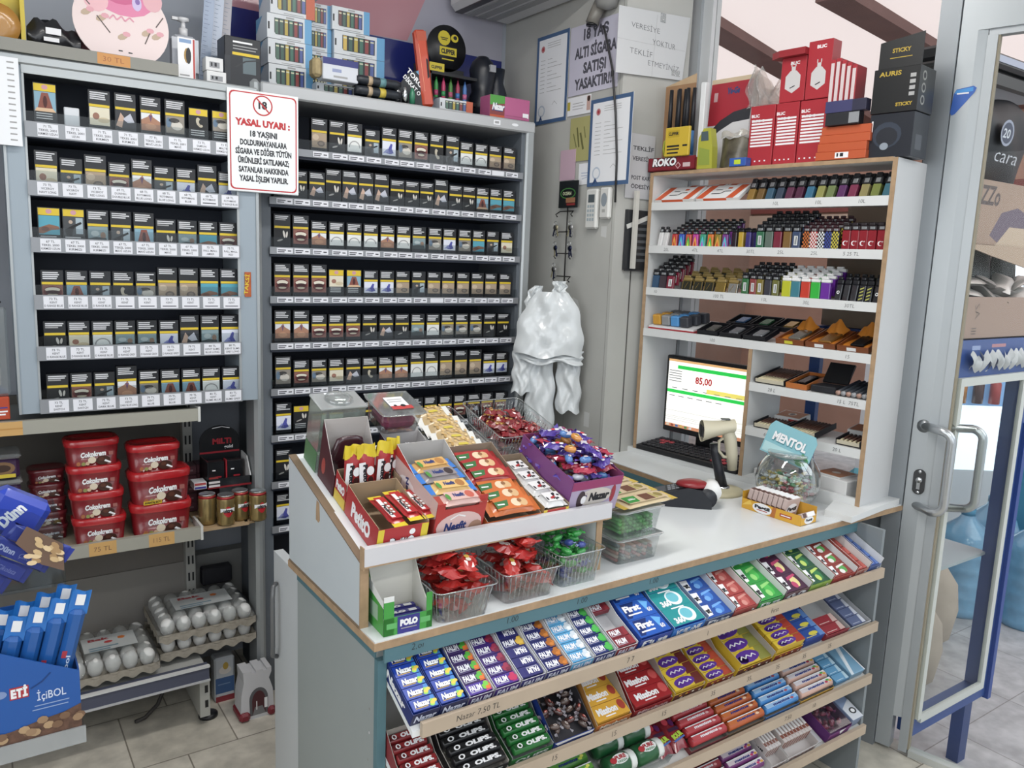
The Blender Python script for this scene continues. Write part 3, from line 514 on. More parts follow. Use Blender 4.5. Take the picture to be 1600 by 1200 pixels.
def firstA(base, a, b_, hx=.33, big='Fırst'):
    def f(mb, w_, d):
        mb.rect(0, 0, w_, d, M(base, .35)); mb.poly(((0, d * .1), (w_ * .36, d * .16), (w_ * .44, d * .92), (0, d * .96)), W_, 2)
        mb.ell(w_ * .72, d * .5, w_ * .14, d * .36, M(a, .35), 2); mb.ell(w_ * .62, d * .3, w_ * .1, d * .2, M(b_, .35), 3); mb.poly(((w_ * .5, d * .6), (w_ * .95, d * .8), (w_ * .9, d * .9), (w_ * .55, d * .8)), M(b_, .35), 3)
        mb.text('First', w_ * .2, d * .34, d * .36, K_, 4, wd=w_ * .34, bold=.05)
    return f
def viv(mb, w_, d):
    mb.rect(0, 0, w_, d, M('1f8f93', .3)); mb.ell(w_ * .62, d * .48, w_ * .24, d * .42, M('dfeef2', .3), 2, 20).ell(w_ * .6, d * .52, w_ * .17, d * .3, M('63b8c8', .3), 3, 18).text('360', w_ * .28, d * .12, d * .3, W_, 4, wd=w_ * .3, bold=.05).rect(w_ * .3, d * .9, w_ * .7, d * .97, W_, 3)
def vl(mb, d, h): mb.rect(0, 0, d, h, M('2a6fc8', .4), 2).text('VIVIDENT', d * .5, h * .35, h * .5, M('20307a'), 3, wd=d * .8, bold=.06)
G = 'gum cartons on the top sloping shelf'
bigs = (('first60', 1.166, 1.263, .16, 3, '1c3f9c', '22335e', first60('1d56b8', '0f2c6e', '5fa8e6'), 'blue box gum with mint leaf pictures', 'First', (), None, '1c3f9c'),
 ('viv', 1.268, 1.372, .165, 3, '2a78c8', 'a9bcc6', viv, 'teal gum box with white ring', 'VIVIDENT', (), vl, '2a6fc8'),
 ('fblue', 1.376, 1.472, .175, 4, '6d7f9c', 'b9c0c8', firstA('2550a8', '3f7ad0', '6aa5e6'), 'royal blue gum pack', 'First', (), None, '2a3c6a'),
 ('fred', 1.475, 1.562, .18, 4, 'a84040', 'c0bdbb', firstA('a8403e', 'c0605a', 'd08a80'), 'brick red gum pack', '', (), None, '9c4a44'),
 ('fgreen', 1.566, 1.664, .18, 3, '3a8a48', 'c6c8c8', firstA('2f9a3f', '46b84a', '8ad070'), 'green gum pack with leaves', 'First', (), None, '3a9a4a'),
 ('purple', 1.668, 1.768, .18, 3, '5a4048', 'bcbcc0', firstA('4a2440', 'e0cf8a', 'c0406a'), 'plum gum pack with yellow fruit', '60', (), None, '6a5058'),
 ('g60', 1.772, 1.866, .175, 3, '7aa03a', 'c2c4c6', firstA('23543a', '2f7a44', 'b8d060'), 'dark green gum pack', '', (), None, '8aa848'),
 ('rg60', 1.87, 1.972, .175, 4, 'a84038', 'c4c4c6', firstA('8f3a34', '4fa04a', 'e0dcd6'), 'red and green gum pack', '', (), None, 'a03a34'),
 ('sred', 1.978, 2.036, .155, 5, '9c4a40', 'c6c4c2', wordface('a8403a', '', sec='c05a50', bar='d8b0a8'), 'small red gum pack', '', (), None, 'b08078'),
 ('sblue', 2.04, 2.097, .165, 5, '4a5a8a', 'ccced0', wordface('2f4fa0', '', sec='5a7ac0', bar='a8b8e0'), 'small blue gum pack', '', (), None, '4a64a4'))
for q, (key, x0, x1, d, n, out, inn, fc, desc, wd, sk, lf, fb) in enumerate(bigs):
    hi = key in ('first60', 'viv')
    carton('gum_carton', f'gum carton with open top, {ORD[q + 9]} from the counter\'s left end on top shelf', 'carton', SF(0, x0, 0), SROT, x1 - x0 - .001, d, .03 if hi else .024, .034 if hi else (.043 if key[0] == 's' else .04), .046, out, inn, fr(wd, 'dfe3ea', fb, extra=spots(('d8d8d8', out), 5, .1, .9)), lf, G)
    fillc(0, x0, x1, d - .008, n, .011 if hi else .008, .022 if hi else .014, key, out if not hi else '1c3f9c', fc, desc, group='gum packs of the ' + ORD[q + 9] + ' carton')
# lids of emptied gum cartons standing at the back of the top shelf
for x, c, n, wd in ((.75, '3a3f86', 5, .165), (.93, '8a2c34', 5, .15)):
    mb = MB().box(0, wd, 0, .003, 0, .032, M(c, .5), .001); mb.plane(*F0)
    for i in range(n): mb.text('FALIM', wd * (i + .5) / n, .01, .008, M('a8a8c4' if c[0] == '3' else 'c88a90', .5), 1, wd=wd / n * .7)
    tag(mb.build('carton_lid', None, SF(0, x, .16, .004), (SA * .4, 0, 0)), ('navy' if c[0] == '3' else 'dark red') + ' carton lid with printed words standing at the back of the top shelf', 'carton lid')
# second shelf
ROLL = {}
def roll(key, L, r, base, paint, n=12):
    if key not in ROLL:
        mb = MB().lathe([(r * .8, 0), (r, .002), (r, L - .002), (r * .8, L)], M(base, .3), (0, 0, r), n, 'x'); mb.plane((0, -r, 2 * r + .0002), (1, 0, 0), (0, 1, 0)); paint(mb, L, 2 * r)
        o = mb.build('candy_roll'); ROLL[key] = o.data; bpy.data.objects.remove(o)
    o = bpy.data.objects.new('candy_roll', ROLL[key]); COL.objects.link(o); return o
def rolls(k, x0, x1, n, r, key, base, paint, desc, t0=.004, h0=.002, layers=1, skip=(), group=None, step=None):
    L = x1 - x0 - .004; st = step or 2 * r + .0012
    for i in range(n):
        if i in skip: continue
        o = roll(key, L, r, base, paint); o.location = SF(k, x0 + .002 + random.uniform(-.002, .002), t0 + r + st * i, h0); o.rotation_euler = SROT
        tag(o, f'{desc}, {ORD[i]} from the front', 'sweet roll', group or desc.split(',')[0] + 's')
def olp(base, dk):
    def f(mb, L, d):
        mb.rect(L * .02, d * .2, L * .98, d * .8, M(base, .3), 1).poly(((L * .02, d * .2), (L * .3, d * .2), (L * .2, d * .8), (L * .02, d * .8)), M(dk, .4), 2).ell(L * .17, d * .5, L * .07, d * .26, W_, 3, 14, .2).ell(L * .17, d * .5, L * .035, d * .17, M(dk, .4), 4, 12, .2)
        mb.text('OLiPS.', L * .62, d * .26, d * .44, W_, 3, wd=L * .56, bold=.06, sl=.08)
    return f
for key, dsc, x0, x1, b1, d1, ob in (('or', 'red', .612, .699, '8c2226', '5c1418', '8a3034'), ('ok', 'black', .71, .83, '1c1c1f', '0c0c0e', '2a2a2c'), ('og', 'green', .838, .94, '1d6a2c', '124a1c', '2f6a38')):
    rolls(1, x0 + .006, x1 - .004, 6, .0098, key, b1, olp(b1, d1), f'{dsc} cough sweet roll with white lettering', h0=.016, group=f'{dsc} cough sweet rolls')
    carton('sweet_carton', f'{dsc} cough sweet carton on the second sloping shelf', 'carton', SF(1, max(x0, .616), 0), SROT, x1 - max(x0, .616), .128, .02, .026, .05, ob, 'a29c94' if key != 'og' else '8f9490', fr('OLiPS', 'c8d0c8', b1), None, 'sweet cartons on the second sloping shelf')
carton('sweet_carton', 'dark blue carton with torn edge full of brown twist sweets', 'carton', SF(1, .945, 0), SROT, .105, .13, .02, .045, .06, '24409a', '3c3a40', fr('', base='2a3f8c', extra=lambda mb, w_, h: mb.poly(((0, h), (w_, h), (w_ * .95, h * .55), (w_ * .5, h * .7), (w_ * .1, h * .5)), W_, 2)), None, 'sweet cartons on the second sloping shelf', notch=1)
CND = {}
def candy(key, L, d, body, tips, accent=None, twist=True):
    if key not in CND:
        mb = MB(); m = M(body, .25, .0, .6, coat=.3); t = M(tips, .3)
        mb.lathe([(.001, -L * .28), (d * .36, -L * .24), (d * .5, -L * .1), (d * .5, L * .1), (d * .36, L * .24), (.001, L * .28)], m, (0, 0, d * .5), 9, 'x', 1, .9)
        if accent: mb.plane((-L * .14, -d * .28, d * .98), (1, 0, 0), (0, 1, 0)).ell(L * .14, d * .28, L * .11, d * .2, M(accent[0], .3), 1, 10).rect(L * .06, d * .2, L * .2, d * .3, M(accent[1], .3), 2)
        if twist:
            for s in (-1, 1): mb.add([(s * L * .25, 0, d * .5), (s * L * .5, d * .42, d * .7), (s * L * .52, d * .1, d * .4), (s * L * .49, -d * .2, d * .62), (s * L * .45, -d * .48, d * .35)], [(0, 1, 2), (0, 2, 3), (0, 3, 4)], t)
        o = mb.build('wrapped_sweet'); CND[key] = o.data; bpy.data.objects.remove(o)
    return CND[key]
def heap(name, keys, n, box, labels, cat, group, M4=None, dome=.5, flat=.25):
    """n sweets heaped in a container whose inside is box = x0,x1,y0,y1,z0,z1 of frame M4"""
    x0, x1, y0, y1, z0, z1 = box
    put = []; vs = CND[keys[0]].vertices; L = max(v.co.x for v in vs) - min(v.co.x for v in vs); th = max(v.co.z for v in vs) * .95
    for i in range(n):
        best = None
        for _ in range(60):
            u, v = random.random(), random.random(); x, y = x0 + (x1 - x0) * u, y0 + (y1 - y0) * v; z = z0
            for a, b, c in put:
                d = math.hypot(x - a, y - b)
                if d < L * .72: z = max(z, c + th * (.95 if d < L * .5 else .5))
            lim = z1 - dome * (z1 - z0) * ((2 * u - 1) ** 2 + (2 * v - 1) ** 2) / 2
            if z <= lim and (best is None or z < best[2]): best = (x, y, z)
        if not best: continue
        put.append(best); p = Vector(best); e = Euler((random.uniform(-flat, flat) * .5, random.uniform(-flat, flat) * .5, random.uniform(0, 2 * pi)))
        m = Matrix.Translation(p) @ e.to_matrix().to_4x4()
        if M4: m = M4 @ m
        j = random.randrange(len(keys)); o = bpy.data.objects.new(name, CND[keys[j]]); COL.objects.link(o); o.matrix_world = m; tag(o, labels[j], cat, group)
def pouch(key, L, w_, th, body, end, marks, sd=1):
    # a foil pouch: crumpled pillow middle, flared zig-zag ends
    rr = random.Random(sd); mb = MB(); m = M(body, .22, 0, .6, coat=.5); n = 7
    j = [[(rr.uniform(-1, 1), rr.uniform(-1, 1), rr.uniform(-1, 1)) for _ in range(n)] for _ in range(5)]
    for s in (1, -1):
        def f(u, v, s=s):
            i, k = round(u * (n - 1)), round(v * 4); q = j[k][i]; fl = 1.25 if i in (0, n - 1) else (.8 if i in (1, n - 2) else 1); e = 0 if i in (0, n - 1) else (.35 if i in (1, n - 2) else 1)
            return ((u - .5) * L + q[0] * .0015, (v - .5) * w_ * fl + q[1] * .0015, th * .5 + s * th * .5 * e * (1 - abs(2 * v - 1) ** 2.5) + q[2] * (.0018 if k not in (0, 4) else .003))
        mb.grid(f, n - 1, 4, m, False)
    mb.plane((-L * .2, -w_ * .22, th * 1.04), (1, 0, 0), (0, 1, 0))
    for k, c in enumerate(marks): mb.ell(L * (.1 + .17 * k), w_ * (.2 + .1 * (k % 2)), L * .11, w_ * .15, M(c, .35), 1 + k, 8, .4)
    mb.add([(s * L * .5, a * w_ * .16, th * (.5 + .25 * (a % 2))) for s in (1,) for a in range(-3, 4)], [(0, 1, 2), (2, 3, 4), (4, 5, 6)], M(end, .3))
    o = mb.build('wrapped_sweet'); CND[key] = o.data; bpy.data.objects.remove(o)
def SM(k, x): return Matrix.Translation(SF(k, x, 0)) @ Matrix.Rotation(SA, 4, 'X')
candy('brown', .04, .013, '4a2c2a', '8a8088', ('b03a30', 'd0c8c0')); candy('grey', .04, .013, '5c4a44', '9c98a0', ('c9c0b8', '6a2a2a'))
heap('wrapped_sweet', ['brown', 'grey'], 30, (.012, .09, .02, .11, .01, .034), ['brown twist wrapped sweet with red mark in the torn blue carton', 'grey-brown twist wrapped sweet in the torn blue carton'], 'sweet', 'brown twist sweets', SM(1, .945), .2)
def misb(base, c2):
    def f(mb, w_, d): mb.rect(0, 0, w_, d, M(base, .3)); mb.ell(w_ * .88, d * .6, w_ * .1, d * .34, M(c2, .4), 2).text('Missbon', w_ * .42, d * .34, d * .42, W_, 3, wd=w_ * .6, bold=.05, sl=.1).rect(w_ * .3, d * .14, w_ * .6, d * .22, W_, 3)
    return f
carton('sweet_carton', 'orange-yellow biscuit carton with grey inside on second sloping shelf', 'carton', SF(1, 1.058, 0), SROT, .098, .13, .022, .055, .075, 'c2823a', 'a39c92', fr('Missbon', 'e6dcc8', 'b8662a'), None, 'sweet cartons on the second sloping shelf', notch=1)
fillc(1, 1.058, 1.156, .12, 3, .012, .016, 'mby', 'c8902a', misb('d8a030', 'a83a2a'), 'yellow jelly sweet packet', 'sweet packet', 'sweet_packet', group='yellow sweet packets')
carton('sweet_carton', 'red sweet carton with grey back on the second sloping shelf', 'carton', SF(1, 1.165, 0), SROT, .118, .13, .022, .05, .07, '8a1f24', '9b938c', fr('Missbon', 'd8b0b0', '8a1a20'), None, 'sweet cartons on the second sloping shelf', notch=1)
fillc(1, 1.165, 1.283, .12, 3, .014, .018, 'mbr', '8a161c', misb('a01c22', 'c84a48'), 'dark red jelly sweet packet', 'sweet packet', 'sweet_packet', group='red sweet packets')
def yum(c2):
    def f(mb, w_, d):
        mb.rect(0, 0, w_, d, M('d8b82a', .35)); mb.poly(((w_ * .66, 0), (w_, 0), (w_, d), (w_ * .74, d)), M(c2, .35), 2); mb.ell(w_ * .42, d * .52, w_ * .33, d * .44, M('5a2f9a', .35), 3, 14).ell(w_ * .25, d * .36, w_ * .14, d * .3, M('5a2f9a', .35), 3, 10)
        mb.line([(w_ * .2, d * .4), (w_ * .28, d * .62), (w_ * .34, d * .4), (w_ * .42, d * .62), (w_ * .5, d * .42), (w_ * .58, d * .62), (w_ * .64, d * .42)], d * .08, W_, 4)
    return f
for q, (x0, x1, n, tk, c2, dsc) in enumerate(((1.288, 1.39, 4, .03, '6a2420', 'maroon edged'), (1.398, 1.494, 5, .018, 'b8442a', 'orange edged'), (1.508, 1.64, 3, .024, '8a8a3a', 'olive edged'), (1.65, 1.765, 5, .042, 'b03a2a', 'tall red edged'))):
    carton('sweet_carton', f'yellow and purple {dsc} sweet carton on the second sloping shelf', 'carton', SF(1, x0, 0), SROT, x1 - x0 - .002, .128, .024, .03 if q != 2 else .045, .05 if q != 3 else .03, 'd2ae2a', 'a8a096', fr('', base='8a3a2a' if q % 2 else '6a3a2c', extra=spots(('d8b030', 'a83020', 'e0d8c8'), 9, .05, .95, .045)), None, 'sweet cartons on the second sloping shelf')
    fillc(1, x0, x1, .126, n, .003, tk, 'yum%d' % q, 'c8a428', yum(c2), f'yellow sweet packet with purple badge, {dsc} carton', 'sweet packet', 'sweet_packet', group=f'sweet packets of the {dsc} carton')
fillc(1, 1.772, 1.862, .13, 4, .002, .03, 'bl', '1d3f92', wordface('244a9c', '', sec='5a86c8', bar='d8c850', extra=lambda mb, w_, d: mb.ell(w_ * .55, d * .45, w_ * .22, d * .2, M('cfc23a', .4), 3)), 'blue sweet box with yellow flash', 'sweet box', 'sweet_box', group='blue sweet boxes')
for o in [o for o in COL.objects if o.name.startswith('sweet_box')]: o['label'] = o['label'].replace('the front', 'the front on second shelf')
carton('sweet_carton', 'nearly empty grey carton with red packets, right part of second shelf', 'carton', SF(1, 1.87, 0), SROT, .105, .13, .02, .024, .03, '9c3038', 'aeaeae', fr('', base='a04048'), None, 'sweet cartons on the second sloping shelf')
fillc(1, 1.872, 1.965, .12, 4, .004, .016, 'rd', '9c2c34', wordface('9a2c36', '', sec='c8a8a0', bar='e0c8c0'), 'red fruit sweet packet', 'sweet packet', 'sweet_packet', skip=(2, 3), group='red fruit sweet packets')
carton('sweet_carton', 'silver-white carton with small blue packets at the window end, second shelf', 'carton', SF(1, 1.985, 0), SROT, .1, .13, .014, .014, .018, 'c6c8ca', 'b4b6ba', fr('', base='c0c2c4'), None, 'sweet cartons on the second sloping shelf')
fillc(1, 2.0, 2.07, .125, 4, .004, .008, 'sv', '4a557a', wordface('5a668c', '', sec='c8ccd8', bar='b0b8d0'), 'slate blue flat sweet packet', 'sweet packet', 'sweet_packet', group='slate blue sweet packets')
# third shelf
def ment(base, c2, word='mentos', wc='1f2f80', band='e4e6ea'):
    def f(mb, L, d):
        mb.rect(L * .02, d * .26, L * .98, d * .74, M(base, .3), 1); mb.rect(L * .02, d * .74, L * .98, d * .84, M(band, .3), 1); mb.text(word, L * .48, d * .34, d * .3, M(wc, .4), 3, wd=L * .5, bold=.05, sl=.15)
        for i, c in enumerate(c2): mb.ell(L * (.8 + .06 * (i % 3)), d * (.4 + .18 * (i % 2)), L * .05, d * .14, M(c, .35), 2, 8)
    return f
G3 = 'sweet rolls on the third sloping shelf'
rolls(2, 1.37, 1.494, 5, .0115, 'mr', 'b03038', ment('c04a50', ('e0b0b0', 'b02030'), wc='e8e4ea'), 'strawberry red sweet roll in the second carton of rolls', h0=.012, group='red sweet rolls')
rolls(2, 1.50, 1.638, 5, .0112, 'mo', 'b8572a', ment('c86a34', ('e8c8a8', '8a3a20')), 'orange sweet roll', h0=.008, group='orange sweet rolls')
rolls(2, 1.646, 1.782, 5, .0112, 'mb', '3f86cc', ment('8fb8e0', ('b04a5a', '5a9ae0')), 'light blue sweet roll', h0=.008, group='light blue sweet rolls')
rolls(2, 1.79, 1.935, 5, .0112, 'mf', 'c8a090', ment('cfc6ca', ('c03050', '4fa84a', 'd8a030')), 'multicoloured fruit sweet roll', h0=.008, group='fruit sweet rolls')
for x0, x1, ob, dsc in ((1.366, 1.498, '7a2a30', 'red'), (1.498, 1.64, '6a5034', 'orange'), (1.642, 1.786, '2f6ab0', 'blue'), (1.788, 1.94, 'c89a2a', 'mustard')):
    carton('sweet_carton', f'{dsc} edged shallow carton of sweet rolls on the third sloping shelf', 'carton', SF(2, x0, 0), SROT, x1 - x0 - .002, .128, .012, .014, .024 if dsc != 'red' else .05, ob, '6c6660', None, None, 'sweet cartons on the third sloping shelf')
for i in range(3):
    for j in range(2):
        if i == 2: continue
        t = thing('gum_bottle', f'green and white gum bottle lying on the third shelf, {("front", "rear")[j]} row {ORD[i]}', 'gum bottle', SF(2, 1.118 + i * .085, .012 + j * .052, .002), SROT, 'green gum bottles')
        mb = MB().lathe([(.018, 0), (.024, .004), (.024, .058), (.02, .062)], M('1f5a32', .3), (0, .024, .024), 14, 'x').lathe([(.021, .062), (.022, .064), (.022, .078), (.02, .08)], M('d8dcd8', .4), (0, .024, .024), 14, 'x')
        mb.plane((.004, .004, .0485), (1, 0, 0), (0, 1, 0)); mb.ell(.03, .02, .024, .012, M('e0e4e2', .4), 1).text('PURE', .032, .019, .009, M('b03038', .4), 3, wd=.03, bold=.05).text('FRESH', .032, .011, .005, M('2f7a44', .4), 3, wd=.026).ell(.01, .02, .009, .007, M('b83038', .4), 2)
        mb.build('bottle_body', t)
tr = thing('clear_tray', 'clear plastic tray under the green gum bottles on the third shelf', 'tray', SF(2, 1.11, .004), SROT)
MB().box(0, .19, 0, .001, 0, .03, CLEAR).box(0, .001, 0, .11, 0, .03, CLEAR).box(.189, .19, 0, .11, 0, .03, CLEAR).build('tray_body', tr)
rolls(2, .99, 1.1, 4, .012, 'mg', '3f7a2c', ment('5a9a3a', ('c8d84a', 'e0e060'), wc='1f2f80'), 'lime green sweet roll', t0=.02, h0=.004, group='lime green sweet rolls')
for i in range(2):
    mb = MB().pillow(.023, .05, .014, .046, .1, .026, M('8a1f2c', .25, coat=.3)); mb.plane((0, 0, .0285), (1, 0, 0), (0, 1, 0)).text('SOUR', .024, .028, .011, M('a8c83a', .4), 3, wd=.036, bold=.08, rot=R(10)).poly(((.004, .018), (.042, .024), (.042, .028), (.004, .022)), M('3f6ab8', .4), 2).ell(.014, .072, .009, .009, M('c83a4a', .4), 2).ell(.03, .066, .007, .009, M('5a1a5a', .4), 2).rect(.008, .045, .04, .054, M('3a1a3a', .4), 2)
    o = mb.build('sweet_bag', None, SF(2, 1.275 + i * .047, .008, .004), SROT); tag(o, f'red sour sweet bag with green word, {ORD[i]} of the pair on third shelf', 'sweet bag', 'sour sweet bags')
fillc(2, 1.945, 2.01, .13, 5, .004, .016, 'cb', '4a84b0', wordface('5a96c0', '', sec='a8c8d8', bar='c8dce6'), 'pale blue sweet box', 'sweet box', 'sweet_box', group='pale blue sweet boxes')
mb = MB().box(0, .066, 0, .13, 0, .024, M('6f9cba', .3), .002); mb.plane((0, 0, .024), (1, 0, 0), (0, 1, 0)).poly(((.0, .0), (.012, 0), (.066, .118), (.066, .13), (.05, .13)), M('d0dce4', .4), 1).rect(.062, 0, .066, .13, W_, 2).line([(.02, .03), (.04, .08), (.03, .1)], .004, W_, 2)
tag(mb.build('sweet_box', None, SF(2, 2.018, .004), SROT), 'large pale blue box with white stripe at the window end of third shelf', 'sweet box')
# fourth shelf
rolls(3, 1.552, 1.672, 5, .0115, 'mp', '7a3a78', ment('cfc0c8', ('c83a6a', '7a3a8a', 'd8a030')), 'purple ended fruit sweet roll', t0=.012, h0=.006, group='purple ended sweet rolls')
rolls(3, 1.43, 1.545, 3, .0115, 'mr4', '8a2a30', ment('a84048', ('e0a0a0',), wc='e8e4ea'), 'dark red sweet roll on the lowest shelf', t0=.03, h0=.006, group='dark red sweet rolls')
def pst(base, c2):
    def f(mb, w_, d): mb.rect(0, 0, w_, d, M(base, .4)); mb.rect(w_ * .1, d * .2, w_ * .7, d * .8, M(c2, .4), 2)
    return f
for key, x0, x1, n, base, c2, dsc in (('pw', 1.68, 1.745, 5, 'cbc3c2', '8a5a50', 'white lozenge box, upright'), ('pb', 1.75, 1.88, 9, 'c8bcb8', '8a4a3a', 'brown edged lozenge box, upright')):
    for i in range(n):
        st = (x1 - x0 - .008) / n; mb = None
        if key not in PKM:
            b = MB().box(0, st - .001, 0, .07, 0, .045, M(base, .4), .0008); b.plane((0, 0, .045), (1, 0, 0), (0, 1, 0)).rect(.001, .01, st - .002, .06, M(c2, .4), 1).rect(.002, .02, st - .003, .05, M('e6e2e0', .4), 2); b.plane((0, .07, 0), (0, -1, 0), (0, 0, 1)).text('Pastil', .035, .015, .016, M('2a2a30'), 2, wd=.05, bold=.05).rect(.004, .005, .06, .009, M(c2, .4), 2); b.plane(*F0).rect(.002, .006, st - .003, .04, M(c2, .4), 1)
            oo = b.build('lozenge_box'); PKM[key] = oo.data; bpy.data.objects.remove(oo)
        o = bpy.data.objects.new('lozenge_box', PKM[key]); COL.objects.link(o); o.location = SF(3, x0 + .004 + st * i, .03, .003); o.rotation_euler = SROT; tag(o, f'{dsc}, {ORD[i]} from left', 'lozenge box', 'lozenge boxes on the lowest shelf')
    carton('sweet_carton', 'white carton of ' + dsc.split(' box')[0] + ' boxes on the lowest sloping shelf', 'carton', SF(3, x0, 0), SROT, x1 - x0, .11, .02, .03, .05, 'c8c4c4', 'b8b2b0', fr('Pastil', '8a5a50', 'd0cac8'), None, 'sweet cartons on the lowest sloping shelf')
mb = MB().box(0, .04, 0, .11, 0, .003, M('c4c4c6', .5)).box(0, .0015, 0, .11, 0, .02, M('c4c4c6', .5)); tag(mb.build('empty_tray', None, SF(3, 1.885, .005), SROT), 'blank grey empty tray on the lowest sloping shelf', 'tray')
o = carton('sweet_carton', 'violet clear-lidded carton of pink sweets on the lowest shelf', 'carton', SF(3, 1.93, 0), SROT, .105, .12, .03, .035, .05, '5a1f6a', '6a3a6a', fr('', base='7a2f7a', extra=lambda mb, w_, h: mb.poly(((w_ * .45, h), (w_ * .6, h * .3), (w_ * .75, h)), W_, 2)), None, 'sweet cartons on the lowest sloping shelf')
MB().box(.002, .103, .002, .118, .036, .037, CLEAR).build('clear_lid', o)
candy('pink', .036, .014, 'a83058', '8a2a6a', ('d8a0b8', 'c03a4a'))
heap('wrapped_sweet', ['pink'], 18, (.015, .09, .02, .1, .006, .024), ['pink wrapped sweet in the violet clear-lidded carton'], 'sweet', 'pink sweets', SM(3, 1.93), .1)
mb = MB().box(0, .05, 0, .125, 0, .04, M('7d8fb0', .4), .002); mb.plane((0, 0, .04), (1, 0, 0), (0, 1, 0)).poly(((0, 0), (.05, 0), (.05, .06), (0, .04)), M('c8ccd4', .4)).ell(.02, .085, .016, .016, M('4a78b8', .4), 1).ell(.03, .025, .014, .01, K_, 2).ell(.03, .025, .008, .006, W_, 3)
tag(mb.build('sweet_box', None, SF(3, 2.042, .004), SROT), 'blue and white box at the window end of the lowest shelf', 'sweet box')
# ---------------------------------------------------------------- tray items
def TM(x, t, h=0): return Matrix.Translation((.578 + x, 1.30 + t * cos(TA) - h * sin(TA), .9335 + t * sin(TA) + h * cos(TA))) @ Matrix.Rotation(TA, 4, 'X')
TROT = (TA, 0, 0)
def TL(x, t, h=0): return TM(x, t, h).translation
KRAFT = M('9b8468', .8)
def petito(mb, w_, h):
    mb.rect(w_ * .12, 0, w_ * .86, h, M('b0282c', .4)).rect(0, 0, w_ * .12, h, M('d8c02a', .4)).rect(w_ * .86, 0, w_, h, M('d8c02a', .4)).text('PetitO', w_ * .48, h * .12, h * .45, W_, 4, wd=w_ * .5, bold=.07, sl=.1).text('PetitO', w_ * .48 + .0008, h * .12 - .0008, h * .45, K_, 3, wd=w_ * .5, bold=.11, sl=.1).ell(w_ * .68, h * .75, w_ * .06, h * .12, W_, 2)
def petl(mb, d, h): mb.rect(0, 0, d, h, M('b0282c', .4), 2).text('PetitO', d * .5, h * .25, h * .5, W_, 3, wd=d * .6, bold=.06)
carton('biscuit_carton', 'low open red and yellow biscuit carton at the front corner of the tray', 'carton', TL(.032, .008), TROT, .106, .15, .056, .06, .066, 'b0282c', KRAFT, petito, petl)
def bar(name, key, L, d, h, base, ends, paint, fin=.012):
    if key not in PKM:
        mb = MB(); m = M(base, .28, coat=.3); mb.pillow(L / 2, d / 2, h / 2, L - 2 * fin, d, h, m, 7, .45)
        for x in (0, L): s = 1 if x == 0 else -1; mb.add([(x, d * .04, h * .5), (x, d * .96, h * .52), (x + s * fin * 1.3, d * .93, h * .56), (x + s * fin * 1.3, d * .07, h * .5)], [(0, 1, 2, 3)], M(ends, .3))
        mb.plane((fin * 1.6, d * .14, h * 1.0), (1, 0, 0), (0, 1, 0)); paint(mb, L - fin * 3.2, d * .72)
        o = mb.build(name); PKM[key] = o.data; bpy.data.objects.remove(o)
    o = bpy.data.objects.new(name, PKM[key]); COL.objects.link(o); return o
def putb(o, m, rz=0, label=None, cat='snack bar', group=None, e=(0, 0)):
    o.matrix_world = m @ Matrix.Rotation(rz, 4, 'Z') @ Euler((e[0], e[1], 0)).to_matrix().to_4x4(); tag(o, label, cat, group)
def petp(mb, L, d):
    mb.rect(0, 0, L, d, M('b4262a', .35)).rect(L * .1, d * .1, L * .95, d * .45, W_, 2).text('PetitO', L * .62, d * .16, d * .3, K_, 3, wd=L * .5, bold=.07)
    for x in (.3, .45, .6, .72): mb.ell(L * x, d * .65, L * .07, d * .2, M('8a6a5a', .4), 2, 9).ell(L * x, d * .66, L * .04, d * .12, W_, 3, 8)
for i in range(3): putb(bar('biscuit_bar', 'pet', .128, .032, .016, 'b4262a', 'd8c02a', petp), TM(.036 + .032 * (i + 1), .142, .03 + .008 * (i > 0)), R(-90), f'red biscuit bar with yellow end in the low red carton, {ORD[i]} from the side panel', 'biscuit bar', 'red biscuit bars', (0, -.1))
carton('biscuit_carton', 'red and yellow biscuit carton behind the low one, yellow bags inside', 'carton', TL(.032, .163), TROT, .12, .055, .045, .06, .066, 'b0282c', KRAFT, lambda mb, w_, h: mb.rect(0, 0, w_, h * .5, M('c8a82a', .4)).rect(0, h * .5, w_, h, M('a82428', .4)).ell(w_ * .35, h * .6, w_ * .2, h * .3, W_, 2), lambda mb, d, h: mb.rect(0, 0, d, h * .4, M('d0b02a', .4), 2).text('PetitO', d * .5, h * .5, h * .3, W_, 3, wd=d * .8, bold=.06))
